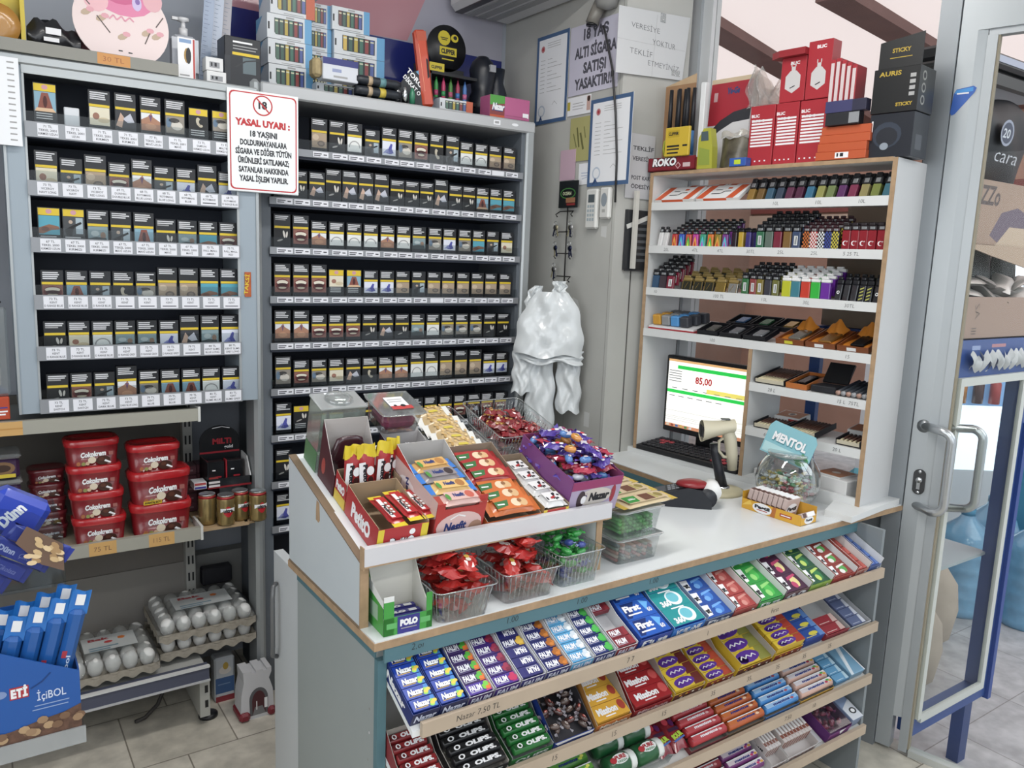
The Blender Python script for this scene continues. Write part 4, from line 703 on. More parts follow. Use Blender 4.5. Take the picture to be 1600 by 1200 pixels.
for i, (x, t, rz, tl) in enumerate(((.042, .185, .05, .05), (.078, .183, -.03, -.08), (.112, .188, .1, .05), (.13, .196, .3, .16))):
    mb = MB(); mb.T = Matrix.Rotation(R(80), 4, 'X') @ Matrix.Rotation(R(90), 4, 'Z'); mb.pillow(.045, 0, 0, .09, .04, .016, M('a8262a', .3, coat=.3)); mb.plane((0, 0, 0), (1, 0, 0), (0, 1, 0))
    mb.T = Matrix.Rotation(R(80), 4, 'X'); yl = M('d8bf22', .35)
    for q in (1, -1): mb.grid(lambda u, v: (-.021 + .042 * u, .078 + .03 * v, q * .004 * (1 - v) + .006 * sin(9 * u + i) * v), 8, 3, yl)
    mb.plane((-.018, .012, .0085), (1, 0, 0), (0, 1, 0)).rect(.0, .0, .014, .06, W_, 1).text('PetitO', .009, .03, .009, K_, 2, wd=.05, bold=.06, rot=R(-90)).ell(.024, .04, .008, .01, W_, 2).ell(.024, .02, .006, .008, M('3a1a1a', .4), 2)
    o = mb.build('snack_bag'); o.matrix_world = TM(x + .01, t, .022) @ Matrix.Rotation(rz, 4, 'Z') @ Matrix.Rotation(tl, 4, 'Y'); tag(o, f'yellow topped red snack bag standing in the rear biscuit carton, {ORD[i]} from the side panel', 'snack bag', 'yellow topped snack bags')
MAR = '4a1c26'
o = carton('biscuit_carton', 'tall maroon XL carton with pale inner back on the tray', 'carton', TL(.03, .222), TROT, .098, .085, .05, .095, .135, MAR, 'b9b3b0', lambda mb, w_, h: mb.rect(0, 0, w_, h, M(MAR, .4)), lambda mb, d, h: mb.ell(d * .3, h * .4, d * .12, h * .2, M('a8403a', .4), 2), notch=1)
mb = MB().pillow(.042, .012, .055, .084, .02, .105, M('3a1a24', .25, coat=.4)); mb.plane((0, -.0, .004), (1, 0, 0), (0, 0, 1)); mb.o = Vector((.0, -.012, .0)); mb.text('XL', .052, .052, .014, W_, 2, bold=.06, rot=R(-5)).ell(.048, .028, .024, .018, M('c0402a', .4), 1, 18).rect(.034, .03, .062, .033, W_, 2).rect(.034, .024, .06, .027, W_, 2).rect(.03, .075, .06, .084, M('b0703a', .4), 2)
mb.rect(.03, .0, .06, .014, M('b08a62', .5), 1)
tag(mb.build('snack_bag', None, TL(.036, .262, .002), TROT), 'glossy maroon XL snack bag inside the tall maroon carton', 'snack bag')
t = thing('clear_box', 'empty-looking clear plastic box with domed lid behind the maroon carton', 'plastic box', TL(.028, .318), TROT)
cg = clear('dfe8e0', .12, .1, .12)
mb = MB().box(0, .1, 0, .0015, 0, .15, cg).box(0, .1, .068, .07, 0, .15, cg).box(0, .0015, 0, .07, 0, .15, cg).box(.0985, .1, 0, .07, 0, .15, cg); mb.plane((0, .07, 0), (0, -1, 0), (0, 0, 1)).rect(0, .0, .07, .05, M('4f7a50', .5), 2)
mb.build('box_body', t)
mb = MB().box(-.003, .103, -.003, .073, .15, .156, clear('c8d0d0', .2, .1, .25), .002).lathe([(.032, .156), (.03, .162), (.02, .168), (0, .17)], clear('d8e0e0', .25, .05, .15), (.05, .035, 0), 20).box(.028, .072, .058, .068, .1565, .157, PAPER); mb.build('box_lid', t)
o = carton('biscuit_carton', 'purple carton with scalloped pale flap holding a purple biscuit bag', 'carton', TL(.163, .215), TROT, .095, .09, .04, .085, .09, '4a1838', 'c4c0c0', None, None, notch=1)
mb = MB()
mb.plane((0, .0895, .085), (1, 0, 0), (0, 0, 1))
for i in range(3): mb.ell(.016 + .031 * i, .004, .016, .016, M('d0cdca', .6), 1, 14)
mb.build('carton_flap', o)
mb = MB().pillow(.044, .03, .02, .086, .058, .034, M('3f1a2e', .25, coat=.4)); mb.plane((0, 0, .0385), (1, 0, 0), (0, 1, 0)).poly(((.004, .02), (.08, .012), (.082, .03), (.03, .036)), M('8a2458', .35), 1)
for x, y, a in ((.03, .028, .012), (.055, .022, .011), (.068, .035, .009)): mb.ell(x, y, a, a, M('c8703a', .4), 2, 12).ell(x + .002, y, a * .6, a * .6, M('d89a6a', .4), 3, 10)
mb.text('XL', .04, .046, .007, W_, 2, bold=.05, rot=R(-6))
o = mb.build('snack_bag'); o.matrix_world = TM(.166, .225, .03) @ Matrix.Rotation(R(28), 4, 'X'); tag(o, 'purple biscuit bag with orange rings in the scalloped carton', 'snack bag')
# food tubs of clear plastic
def tub(name, label, m4, wb, db, wt, dt, h, ribs=0, mat=None, rim=.006):
    t = thing(name, label, 'plastic tub'); t.matrix_world = m4; mat = mat or clear('eef2f2', .13, .06); mb = MB()
    def ring(w_, d, z, r=.012):
        ps = []
        for sx, sy, a0 in ((1, 1, 0), (-1, 1, 90), (-1, -1, 180), (1, -1, 270)): ps += [(sx * (w_ / 2 - r) + r * cos(R(a0 + a)), sy * (d / 2 - r) + r * sin(R(a0 + a)), z) for a in (0, 30, 60, 90)]
        return ps
    a, b, c = ring(wb, db, .0), ring(wt, dt, h), ring(wt + 2 * rim, dt + 2 * rim, h + .001, .016); n = 16
    mb.add(a + b + c, [tuple(range(n))] + [(i, (i + 1) % n, n + (i + 1) % n, n + i) for i in range(n)] + [(n + i, n + (i + 1) % n, 2 * n + (i + 1) % n, 2 * n + i) for i in range(n)], mat)
    mb.tube([(p[0], p[1], p[2]) for p in c], .0012, clear('e8eeee', .3, .05, .12), 5, True)
    if ribs:
        rm = clear('e8eeee', .22, .05, .06)
        for i in range(ribs):
            u = -.42 + .84 * i / (ribs - 1)
            for s in (-1, 1): mb.tube([(wb * u, s * db / 2, .008), (wt * u, s * dt / 2, h * .92)], .0011, rm, 4); mb.tube([(s * wb / 2, db * u, .008), (s * wt / 2, dt * u, h * .92)], .0011, rm, 4)
    mb.build('tub_body', t); return t
t = tub('lidded_tub', 'clear lidded tub of dark pink sweets on top of the purple carton', TM(.192, .31, .108), .085, .085, .095, .1, .048)
mb = MB().box(-.04, .04, -.04, .04, .002, .036, M('8a3a58', .4, noise=.3, scale=80), .012); c_ = mb.build('pink_sweets', t); c_['kind'] = 'stuff'
mb = MB().box(-.053, .053, -.056, .056, .049, .052, clear('e6ecec', .25, .05, .1), .0015); mb.plane((-.02, -.03, .0535), (1, 0, 0), (0, 1, 0)).rect(0, .0, .045, .055, PAPER, 1).rect(.004, .04, .04, .044, GR, 2).rect(.004, .03, .036, .034, GR, 2).rect(.0, -.004, .05, .012, M('b83a3a', .5), 2).ell(.03, .012, .006, .006, K_, 3).ell(.012, .014, .004, .004, K_, 3); mb.build('tub_lid', t)
# cereal bar carton
PINK = 'c08a86'
def nes(mb, w_, h):
    mb.rect(0, 0, w_, h, M('b83430', .4)); mb.ell(w_ * .5, h * .44, w_ * .46, h * .42, M('d8b4b0', .4), 2, 20).text('Nesfit', w_ * .42, h * .3, h * .26, M('2a3a78', .4), 3, wd=w_ * .44, bold=.05, sl=.1).ell(w_ * .84, h * .3, w_ * .14, h * .22, M('a8806a', .5), 3).line([(w_ * .3, h * .66), (w_ * .45, h * .78), (w_ * .6, h * .7)], .003, W_, 3)
def nesl(mb, d, h): mb.rect(0, 0, d, h, M('c4a8a4', .4), 2).poly(((d * .6, 0), (d, 0), (d, h * .6)), M('b8403a', .4), 3).ell(d * .7, h * .22, d * .12, h * .2, M('a8846a', .6), 4).ell(d * .35, h * .55, d * .2, h * .24, M('d8d0d0', .4), 3).text('Nesfit', d * .35, h * .5, h * .14, M('2a3a78', .4), 4, wd=d * .28, bold=.04, rot=R(-70))
o = carton('cereal_carton', 'red and pink cereal bar carton with cut-down front in the middle of the tray', 'carton', TL(.155, .013), TROT, .114, .195, .074, .092, .116, 'b83430', 'b4b2b0', nes, nesl, notch=1)
MB().box(.0, .018, -.0013, 0, .074, .088, M('b83430', .45)).build('carton_flap', o); MB().box(.096, .114, -.0013, 0, .074, .096, M('b83430', .45)).build('carton_flap', o)
def nb(c, c2, wcol='2a3a78'):
    def f(mb, L, d): mb.rect(0, 0, L, d, M(c, .35)).ell(L * .78, d * .5, L * .14, d * .44, M(c2, .4), 2).ell(L * .06, d * .4, L * .07, d * .4, M('4a8a3a', .4), 2).text('Nesfit', L * .42, d * .36, d * .42, M(wcol, .4), 3, wd=L * .36, bold=.05, sl=.1)
    return f
for i, (c, c2, e_, t_, h_, dsc) in enumerate((('d0a8a0', 'c05a4a', 'b0443a', .004, .074, 'pink'), ('d8b06a', 'a8703a', '3a7ad0', .045, .076, 'orange-yellow'), ('8a8284', '3f3436', '3a7ad0', .086, .077, 'grey-brown'), ('d0a05a', 'b07a40', '3a7ad0', .124, .078, 'ochre'), ('c89a94', 'b86a5a', 'b0443a', .012, .05, 'lower pink'))):
    putb(bar('cereal_bar', 'nes%d' % i, .106, .04, .02, c, e_, nb(c, c2)), TM(.159, t_ + .004, h_), R(random.uniform(-4, 4)), f'{dsc} cereal bar in the red and pink carton', 'cereal bar', 'cereal bars')
def nut(c, c2):
    def f(mb, L, d): mb.rect(0, 0, L, d, M(c, .35)).poly(((0, d * .1), (L * .34, d * .3), (L * .4, d * .8), (0, d * .7)), M('2f6a34', .4), 2).rect(L * .06, d * .4, L * .26, d * .5, W_, 3).ell(L * .6, d * .5, L * .14, d * .36, M('d8c0a0', .5), 2).ell(L * .78, d * .45, L * .12, d * .36, M(c2, .5), 3).ell(L * .7, d * .6, L * .06, d * .16, M('8a5a34', .5), 4)
    return f
def nutc(mb, w_, h): mb.rect(0, 0, w_ * .22, h, M('c05a24', .4)).rect(w_ * .8, 0, w_, h, M('c85f26', .4)).poly(((w_ * .22, 0), (w_ * .8, 0), (w_ * .8, h * .3), (w_ * .22, h * .3)), M('c05a24', .4))
o = carton('nut_bar_carton', 'orange carton of red and orange nut bars next to the cereal carton', 'carton', TL(.277, .006), TROT, .136, .225, .03, .06, .08, 'c05a24', '96836f', nutc, None, notch=1)
for i in range(6):
    red = i >= 3; c, e_ = ('a82626', '8f1f1f') if red else ('c86428', 'b85a20')
    putb(bar('nut_bar', 'nut%d' % red, .126, .046, .022, c, e_, nut(c, 'c8a070')), TM(.281, .006 + .034 * i, .03 + .001 * i + (.012 if red else .0)), R(random.uniform(-3, 3)), f'{"red" if red else "orange"} nut bar with green badge, {ORD[i % 3]} from the front of its carton', 'nut bar', 'nut bars', (.18, 0))
def cow(mb, w_, h): mb.rect(0, 0, w_, h, M('b42a2a', .4)).rect(0, 0, w_ * .14, h, M('d8bc2a', .4), 2).rect(w_ * .88, 0, w_, h, M('d8bc2a', .4), 2)
carton('bar_carton', 'narrow red and yellow carton of black-spotted white bars', 'carton', TL(.419, .006), TROT, .068, .2, .034, .042, .056, 'b08a5a', '9a866f', cow, None)
def cowp(mb, L, d):
    mb.rect(0, 0, L, d, M('dcdcdc', .35)); rr = random.Random(5)
    for q in range(7): mb.ell(L * rr.uniform(.08, .92), d * rr.uniform(.15, .85), L * rr.uniform(.04, .09), d * rr.uniform(.08, .2), K_, 2 + .4 * q, 9)
    mb.poly(((L * .3, d * .2), (L * .6, d * .35), (L * .6, d * .55), (L * .3, d * .4)), M('b02a2a', .4), 5)
for i in range(4): putb(bar('milk_bar', 'cow', .06, .048, .024, 'd8d8d8', 'd8c02a' if i == 2 else 'd0d0d0', cowp, .006), TM(.423, .006 + .046 * i, .026), R(random.uniform(-5, 5)), f'white bar with black spots, {ORD[i]} from the front of the narrow carton', 'milk bar', 'spotted milk bars')
def nzb(mb, w_, h):
    mb.rect(0, 0, w_, h, M('a89ab8', .4)).rect(0, h * .75, w_, h, M('9a3468', .4), 2).ell(w_ * .5, h * .5, w_ * .34, h * .25, M('c8c0b8', .4), 3, 20).ell(w_ * .22, h * .46, w_ * .08, h * .26, M('3a2a30', .4), 4).ell(w_ * .86, h * .5, w_ * .05, h * .26, M('a02a3a', .4), 3).ell(w_ * .27, h * .45, w_ * .05, h * .12, W_, 5).text('Nazar', w_ * .58, h * .4, h * .22, K_, 5, wd=w_ * .4, bold=.06, sl=.1)
    for x, c in ((.28, 'd0b02a'), (.44, 'b83a34'), (.6, '4a9a4a')): mb.ell(w_ * x, h * .06, w_ * .07, h * .13, M(c, .35), 4, 14, 0, 0, pi)
o = carton('sweet_box', 'open purple and pink box heaped with violet and red twist sweets', 'carton', TL(.49, .012), TROT, .145, .205, .088, .092, .1, '7a3a78', '8a3a66', nzb, lambda mb, d, h: mb.rect(0, 0, d, h, M('7a3f80', .4), 2))
pouch('vio', .052, .028, .016, '4f3a98', '6a3aa0', ('c8c4d0', 'c83a4a', 'd0d0d8'), 11); pouch('red2', .05, .026, .015, 'a82a44', '9a2040', ('d8d0d0', '4a3a90'), 12)
for key, b_, t_, ac in (('bl2', '4a78b8', '5a3a98', ('d8d8e0', 'b83a3a')), ('or2', 'c8843a', 'b8b4c0', ('c8b050', '9a3a3a')), ('wh2', 'b8bcc8', '5a4aa0', ('a83a4a', '4a6ab0'))): candy(key, .05, .018, b_, t_, ac)
heap('twist_sweet', ['vio', 'red2', 'bl2', 'or2', 'wh2', 'vio'], 130, (.014, .13, .02, .19, .045, .135), ['violet twist sweet heaped in the open purple box', 'red twist sweet heaped in the open purple box', 'blue twist sweet heaped in the open purple box', 'orange twist sweet heaped in the open purple box', 'white twist sweet heaped in the open purple box', 'violet twist sweet heaped in the open purple box'], 'sweet', 'twist sweets in the purple box', TM(.49, .012), .55, .35)
t = tub('peanut_tub', 'clear tub of peanut brittle bars at the back of the tray', TM(.362, .353), .11, .185, .135, .21, .055, 9)
def pnut(mb, L, d):
    rr = random.Random(9)
    for q in range(22): mb.ell(L * rr.uniform(.06, .94), d * rr.uniform(.1, .9), L * .06, d * .1, M(rr.choice(('c8a468', 'd8bc88', 'b08a4a')), .4), 1 + .25 * q, 8, rr.uniform(0, 3))
    mb.poly(((L * .3, d * .3), (L * .7, d * .3), (L * .66, d * .5), (L * .34, d * .5)), M('c8b43a', .4), 8)
for i in range(5): putb(bar('peanut_bar', 'pnut', .115, .05, .026, 'c4a87a', 'd8d8d4', pnut, .014), TM(.306, .262 + .036 * i, .028 + .002 * i), R(random.uniform(-5, 5)), f'peanut brittle bar in clear wrap with yellow label, {ORD[i]} from the front', 'peanut bar', 'peanut bars', (.25, 0))
t = tub('sweet_tub', 'large ribbed clear tub of dark red chocolate sweets at the tray back', TM(.533, .336), .13, .145, .165, .185, .08, 15)
pouch('dred', .05, .03, .016, '7d1a22', 'b89030', ('b89040', 'c8a050'), 3); pouch('dred2', .048, .03, .015, '8a2028', '8a1f26', ('a86a5a', '4a1418'), 4)
heap('chocolate_sweet', ['dred', 'dred2'], 90, (-.05, .05, -.058, .058, .004, .07), ['dark red chocolate sweet with gold mark in the ribbed tub', 'dark red chocolate sweet with brown mark in the ribbed tub'], 'sweet', 'dark red chocolate sweets', TM(.533, .336), .2, .4)
# ---------------------------------------------------------------- counter, under and beside the riser
o = carton('mint_carton', 'green and white mint carton with high cut-away sides on the counter corner', 'carton', (.602, 1.248, .8), (0, 0, -.05), .098, .088, .03, .068, .125, '3a9a3a', 'cfcdc4', None, lambda mb, d, h: mb.rect(0, 0, d, h, M('3f9a3c', .4), 2).rect(0, h * .35, d * .12, h * 1.2, M('3a2f88', .4), 3).rect(d * .25, h * .3, d * .7, h * .75, M('8fae94', .5), 3).poly(((d * .2, h * 1.02), (d, h * .8), (d, h), (d * .5, h * 1.2), (d * .2, h * 1.35)), M('d8dad8', .5), 3), notch=1)
mb = MB().box(0, .098, -.0015, 0, 0, .034, M('3a9a3a', .4)).box(0, .02, -.0015, 0, 0, .066, M('3a9a3a', .4)).box(.086, .098, -.0015, 0, .0, .07, M('3a9a3a', .4)).box(0, .02, -.0016, 0, .066, .076, M('d8dad8', .5)); mb.plane((0, -.0016, 0), (1, 0, 0), (0, 0, 1))
mb.rect(.027, 0, .072, .034, M('33308a', .4)).text('POLO', .05, .016, .011, W_, 3, wd=.036, bold=.09).rect(.005, .013, .026, .024, M('5ab060', .4), 2).rect(.073, .013, .094, .024, M('5ab060', .4), 2).rect(.034, .009, .066, .011, GR, 3); mb.build('carton_front', o)
def polo(mb, L, d): mb.rect(L * .02, d * .2, L * .98, d * .8, M('38358f', .35)).text('POLO', L * .4, d * .3, d * .36, W_, 2, wd=L * .5, bold=.09).rect(L * .72, d * .25, L * .9, d * .7, W_, 2)
for i in range(3):
    q = roll('polo', .088, .0105, '2f2d80', polo); q.location = Vector((.6065 + .001 * i, 1.262 + .0235 * i, .8025)); q.rotation_euler = (0, 0, -.05); tag(q, f'blue mint roll with white letters, {ORD[i]} row in the green carton', 'mint roll', 'mint rolls')
def redtub(name, label, x, y, wb, db, wt, dt, h, rz, keys, n, labels, group, top):
    m4 = Matrix.Translation((x, y, .8005)) @ Matrix.Rotation(rz, 4, 'Z'); tub(name, label, m4, wb, db, wt, dt, h, 10); heap('wrapped_sweet', keys, n, (-wb * .32, wb * .32, -db * .32, db * .32, .003, top), labels, 'sweet', group, m4, .35, .6)
pouch('cred', .062, .036, .02, 'b0241f', 'c0302c', ('d0c6b8', 'b8923a'), 5); pouch('cred2', .06, .038, .02, 'b82824', 'b02622', ('c8c0b8', 'd8d2cc'), 6); pouch('cred3', .06, .036, .018, 'a82020', 'b82824', (), 7)
redtub('sweet_tub', 'clear tub of red foil chocolate sweets right beside the green mint carton', .772, 1.302, .105, .13, .125, .16, .068, -.06, ['cred', 'cred2', 'cred3'], 110, ['red foil sweet with gold mark in the tub beside the mint carton', 'red foil sweet with pale mark in the tub beside the mint carton', 'plain red foil sweet in the tub beside the mint carton'], 'red sweets of the first tub', .112)
redtub('sweet_tub', 'clear tub of red foil chocolate sweets under the middle of the riser', .935, 1.315, .115, .135, .135, .165, .068, -.04, ['cred', 'cred2', 'cred3'], 110, ['red foil sweet with gold mark in the tub under mid riser', 'red foil sweet with pale mark in the tub under mid riser', 'plain red foil sweet in the tub under mid riser'], 'red sweets of the second tub', .112)
candy('grn', .046, .016, '2f9a40', '3fae4a', ('c8d8d0', '3a3a90')); candy('blu3', .046, .016, '3a4a9c', '8a9ac8', ('d0d4e0', '2f8a40')); candy('grn2', .044, .015, '3aa048', '2a8a3a')
redtub('sweet_tub', 'clear tub of green and blue twist sweets under the riser\'s far leg', 1.076, 1.318, .1, .12, .115, .14, .075, -.02, ['grn', 'blu3', 'grn2', 'grn'], 110, ['green twist sweet with blue mark in the tub by the riser leg', 'blue twist sweet with silver ends in the tub by the riser leg', 'plain green twist sweet in the tub by the riser leg', 'green twist sweet with blue mark in the tub by the riser leg'], 'green and blue twist sweets', .105)
# two stacked clear containers
def cont(label, x, y, z, rz): return tub('clear_container', label, Matrix.Translation((x, y, z)) @ Matrix.Rotation(rz, 4, 'Z'), .125, .085, .14, .1, .058, 0, None, .004)
c1 = cont('lower clear container of mixed sweet sticks standing on the counter', 1.283, 1.338, .8005, -.02); c2 = cont('upper clear container full of green sweet straws', 1.288, 1.345, .8645, .02)
for c in (c1, c2): MB().box(-.073, .073, -.053, .053, .059, .063, clear('e4eaea', .22, .06, .12), .0015).build('container_lid', c)
pal = ('8a4a44', '6a7a6a', 'a09080', '4a5a5a', '9a6a5a')
for i in range(30):
    x, y, z = -.052 + .018 * (i % 7) + random.uniform(-.003, .003), -.03, .006 + .0085 * (i // 7); c = pal[i % 5]; k = 'stick' + c
    if k not in PKM: q = MB().tube([(0, 0, 0), (0, .06, 0)], .0042, M(c, .4), 7).build('sweet_stick'); PKM[k] = q.data; bpy.data.objects.remove(q)
    o = bpy.data.objects.new('sweet_stick', PKM[k]); COL.objects.link(o); o.location = (1.283 + x, 1.338 + y, .8005 + z); tag(o, {'8a4a44': 'brick red', '6a7a6a': 'grey green', 'a09080': 'beige', '4a5a5a': 'slate', '9a6a5a': 'brown'}[c] + ' sweet stick in the lower clear container', 'sweet stick', 'mixed sweet sticks')
for i in range(40):
    r, q = divmod(i, 10); k = 'straw%d' % (i % 3)
    if k not in PKM: g_ = MB().tube([(0, 0, 0), (.002 * (i % 3 - 1), .025, .002), (.004 * (i % 3 - 1), .066, .0)], .0045, M(('3f9a3a', '2f8030', '4fae4a')[i % 3], .25, coat=.3), 7).build('sweet_straw'); PKM[k] = g_.data; bpy.data.objects.remove(g_)
    o = bpy.data.objects.new('sweet_straw', PKM[k]); COL.objects.link(o); o.location = (1.288 - .05 + q * .011 + random.uniform(-.002, .002), 1.345 - .033, .8645 + .0065 + r * .0095); tag(o, ('bright', 'dark', 'light')[i % 3] + ' green sugared straw in the upper clear container', 'sweet straw', 'green sweet straws')
def waf(mb, L, d): mb.rect(0, 0, L, d, M('c4ae8a', .5)).poly(((0, d * .1), (L * .28, d * .1), (L * .36, d * .9), (L * .04, d * .9)), M('2f8a34', .4), 2).rect(L * .1, d * .42, L * .27, d * .5, W_, 3).rect(L * .12, d * .56, L * .25, d * .6, W_, 3).poly(((L * .42, d * .1), (L * .68, d * .1), (L * .7, d * .9), (L * .44, d * .9)), M('6a3f2c', .5), 2).rect(L * .72, d * .1, L * .76, d * .9, M('a8a03a', .4), 2).ell(L * .86, d * .5, L * .08, d * .3, M('8a7a3a', .5), 2)
for i in range(4): putb(bar('wafer_bar', 'waf', .185, .06, .016, 'c8b48e', 'c8a83a', waf, .016), Matrix.Translation((1.222 + .002 * i, 1.285 + .064 * i, .9285 + .002 * i)), R(3 + 4 * i * .5), f'cream wafer bar with green badge lying on the stacked containers, {ORD[i]} from the front', 'wafer bar', 'wafer bars', (.06, 0))
# payment terminal
pt = thing('card_terminal', 'black card terminal with red top and paper roll lying on the counter', 'card terminal', (1.70, 1.575, .80), (0, 0, R(-42)))
DK = M('1b1e26', .4); MB().prism(((-.085, 0), (.1, 0), (.1, .02), (.07, .055), (.03, .06), (-.085, .028)), -.038, .038, DK, 'y').build('terminal_body', pt)
MB().lathe([(.028, -.036), (.03, -.03), (.03, .03), (.028, .036)], DK, (.085, 0, .03), 16, 'y').build('roll_cover', pt)
MB().lathe([(.026, -.03), (.026, .03)], M('e2e2e0', .6), (.1, 0, .05), 16, 'y', 1, 1).build('paper_roll', pt)
mb = MB().lathe([(.05, 0), (.046, .008), (.03, .014), (0, .016)], M('8f2026', .35), (.045, 0, .06), 18, 'z', 1, .75); mb.build('red_cover', pt)
mb = MB(); mb.plane((-.08, -.03, .0302), (1, 0, .28), (0, 1, 0)).rect(0, 0, .05, .06, M('4a4e56', .4)); 
for i in range(12): mb.rect(.056 + .012 * (i // 3), .006 + .018 * (i % 3), .065 + .012 * (i // 3), .02 + .018 * (i % 3), M('8a8e96', .5), 2)
mb.build('keypad', pt)
# barcode scanner on its stand
st = thing('barcode_scanner_stand', 'black post with round beige foot carrying the barcode scanner', 'scanner stand', (1.915, 1.585, .80))
BE = M('b8b090', .5)
MB().lathe([(.075, 0), (.075, .008), (.06, .014), (.02, .018), (0, .018)], BE, (0, 0, 0), 24, 'z', 1, .8).build('foot', st)
MB().tube([(0, .0, .015), (-.005, .02, .08), (-.012, .03, .12), (-.015, .034, .152)], [.017, .015, .014, .014], M('1f2128', .4), 12).lathe([(.022, .015), (.022, .022)], CHROME, (0, 0, 0), 14).build('post', st)
sc = thing('barcode_scanner', 'beige barcode scanner resting in the top of the stand', 'barcode scanner', (1.896, 1.612, .972), (0, 0, R(-35)))
SB = M('c4bda4', .45)
mb = MB(); mb.grid(lambda u, v: ((u - .45) * .1, (.027 + .012 * (1 - u)) * sin(2 * pi * v), .02 + (.02 + .014 * (1 - u) ** 2) * cos(2 * pi * v) + .02 * u), 8, 16, SB).lathe([(0, 0), (.02, 0)], DK, (-.046, 0, .02), 14, 'x'); mb.build('scanner_head', sc)
MB().box(-.046, -.044, -.028, .028, .004, .038, DK, .001).build('scan_window', sc)
MB().tube([(.03, 0, .03), (.045, 0, .0), (.055, 0, -.05), (.06, 0, -.1)], [.018, .02, .018, .014], SB, 12).build('handle', sc)
MB().tube([(.025, 0, .0), (.012, 0, -.01), (.012, 0, -.04), (.03, 0, -.06), (.052, 0, -.06)], .005, SB, 8).build('trigger_guard', sc)
MB().box(.012, .04, -.0075, .0075, .058, .062, M('5a5c60', .4), .001).build('button', sc)
# keyboard, monitor
def UL(u, v, z): return U(u, v, z)
kb = thing('computer_keyboard', 'black keyboard with red key caps on the unit base below the monitor', 'keyboard', UL(.057, -.002, .8185), (0, 0, URZ))
mb = MB().prism(((0, 0), (.15, 0), (.15, .026), (0, .016)), 0, .426, M('16161a', .5), 'x'); mb.build('keyboard_base', kb)
redk = {(3, 1), (3, 2), (2, 1), (11, 1), (10, 1), (12, 0), (2, 2)}
mb = MB()
for kind in (0, 1):
    for r in range(5):
        for c in range(19):
            if ((c, r) in {(1, 3), (2, 3), (3, 3), (2, 2), (14, 0), (15, 0), (16, 0), (15, 1)}) != bool(kind): continue
            y = .014 + .026 * r; z = .016 + y * .0667; mb.box(.009 + .0215 * c, .009 + .0215 * c + .018, y, y + .021, z, z + .007, M('a0303a', .5) if kind else M('222228', .5), .003)
    pass
mb.build('keys', kb)
mo = thing('computer_monitor', 'black monitor showing a till page with the red figure 85,00', 'monitor', UL(.1, .1, .8185), (0, 0, URZ))
MB().box(.05, .25, .053, .095, 0, .012, M('17181c', .4), .005).box(.1, .17, .056, .075, .01, .16, M('17181c', .4), .006).build('monitor_stand', mo)
MZ = .07
mb = MB().box(0, .384, -.012, .02, MZ, MZ + .28, M('15161a', .35), .004).box(.1, .17, .02, .06, MZ + .08, MZ + .14, M('15161a', .4)); mb.build('bezel', mo)
mb = MB(); mb.plane((.012, -.0125, MZ + .02), (1, 0, 0), (0, 0, 1)); S_ = M('f6f4ec', .4, emit=.8); GRN = M('1fd04a', .4, emit=.6); sr = M('c02a30', .5, emit=.4); sg = M('8a8f94', .5, emit=.2)
mb.rect(0, 0, .36, .248, S_, 1).rect(0, .24, .36, .248, M('e8b070', .4, emit=.6), 2).rect(.0, .0, .36, .012, M('d8906a', .4, emit=.5), 2).rect(.04, .215, .36, .228, GRN, 2).rect(0, .126, .345, .138, GRN, 2).rect(.17, .142, .36, .158, M('e8d860', .4, emit=.6), 2)
mb.text('85,00', .155, .172, .024, sr, 3, wd=.07, bold=.03)
for y in (.205, .196, .187, .178, .168): mb.rect(.004, y, .06, y + .003, sg, 2)
for i in range(7): mb.rect(.02 + .045 * i, .143, .045 + .045 * i, .146, sg, 2)
for i in range(6): mb.rect(.01 + .04 * i, .114, .035 + .04 * i, .117, sg, 2)
for y in (.06, .04, .034, .026): mb.rect(0, y, .36, y + .001, sg, 2)
for i, c in enumerate(('e8d8c0', 'a84a3a', '4a78b8', 'd8c060', '5a9a5a', 'e0e0e0')): mb.rect(.006 + .02 * i, .002, .018 + .02 * i, .01, M(c, .5, emit=.3), 3)
mb.build('screen', mo)
# glass sweet jar with header card
jr = thing('sweet_jar', 'round clear jar of small wrapped sweets with a blue menthol header card', 'jar', UL(.72, -.097, .8005))
gl = clear('eaf0f0', .2, .03)
mb = MB().lathe([(.045, 0), (.07, .012), (.09, .045), (.095, .075), (.088, .11), (.068, .142), (.058, .15)], gl, (0, 0, 0), 28).lathe([(.06, .15), (.064, .152), (.064, .158), (.058, .16)], clear('e0eaea', .3, .05, .15), (0, 0, 0), 28); mb.build('jar_body', jr)
mb = MB(); mb.T = Matrix.Rotation(URZ, 4, 'Z') @ Matrix.Translation((-.09, -.02, .15)) @ Matrix.Scale(1.12, 4) @ Matrix.Rotation(R(12), 4, 'Y') @ Matrix.Rotation(R(-14), 4, 'X')
ps = [(0, 0), (.14, 0), (.14, .075), (.13, .09), (.01, .09), (0, .075)]; mb.prism(ps, 0, .002, M('7fb8c4', .45), 'y'); mb.plane((0, -.0005, 0), (1, 0, 0), (0, 0, 1)); mb.rect(.004, .004, .136, .03, M('a8d0d4', .4), 1).text('MENTOL', .07, .042, .022, W_, 3, wd=.1, bold=.05, sl=.05).text('MENTOL', .071, .0405, .022, M('4a8a98', .4), 2, wd=.1, bold=.09, sl=.05)
for x, y, r_ in ((.11, .02, .5), (.125, .028, -.6), (.118, .01, .1)): mb.ell(x, y, .014, .006, M('3a9a4a', .4), 3, 10, r_)
mb.build('header_card', jr)
for key, b_, t_ in (('j1', 'c8b060', 'd8c88a'), ('j2', '4a8a5a', 'c8d8c8'), ('j3', 'a83a48', 'd0b0b0'), ('j4', 'c8ccd0', 'e0e0e0')): candy(key, .03, .012, b_, t_)
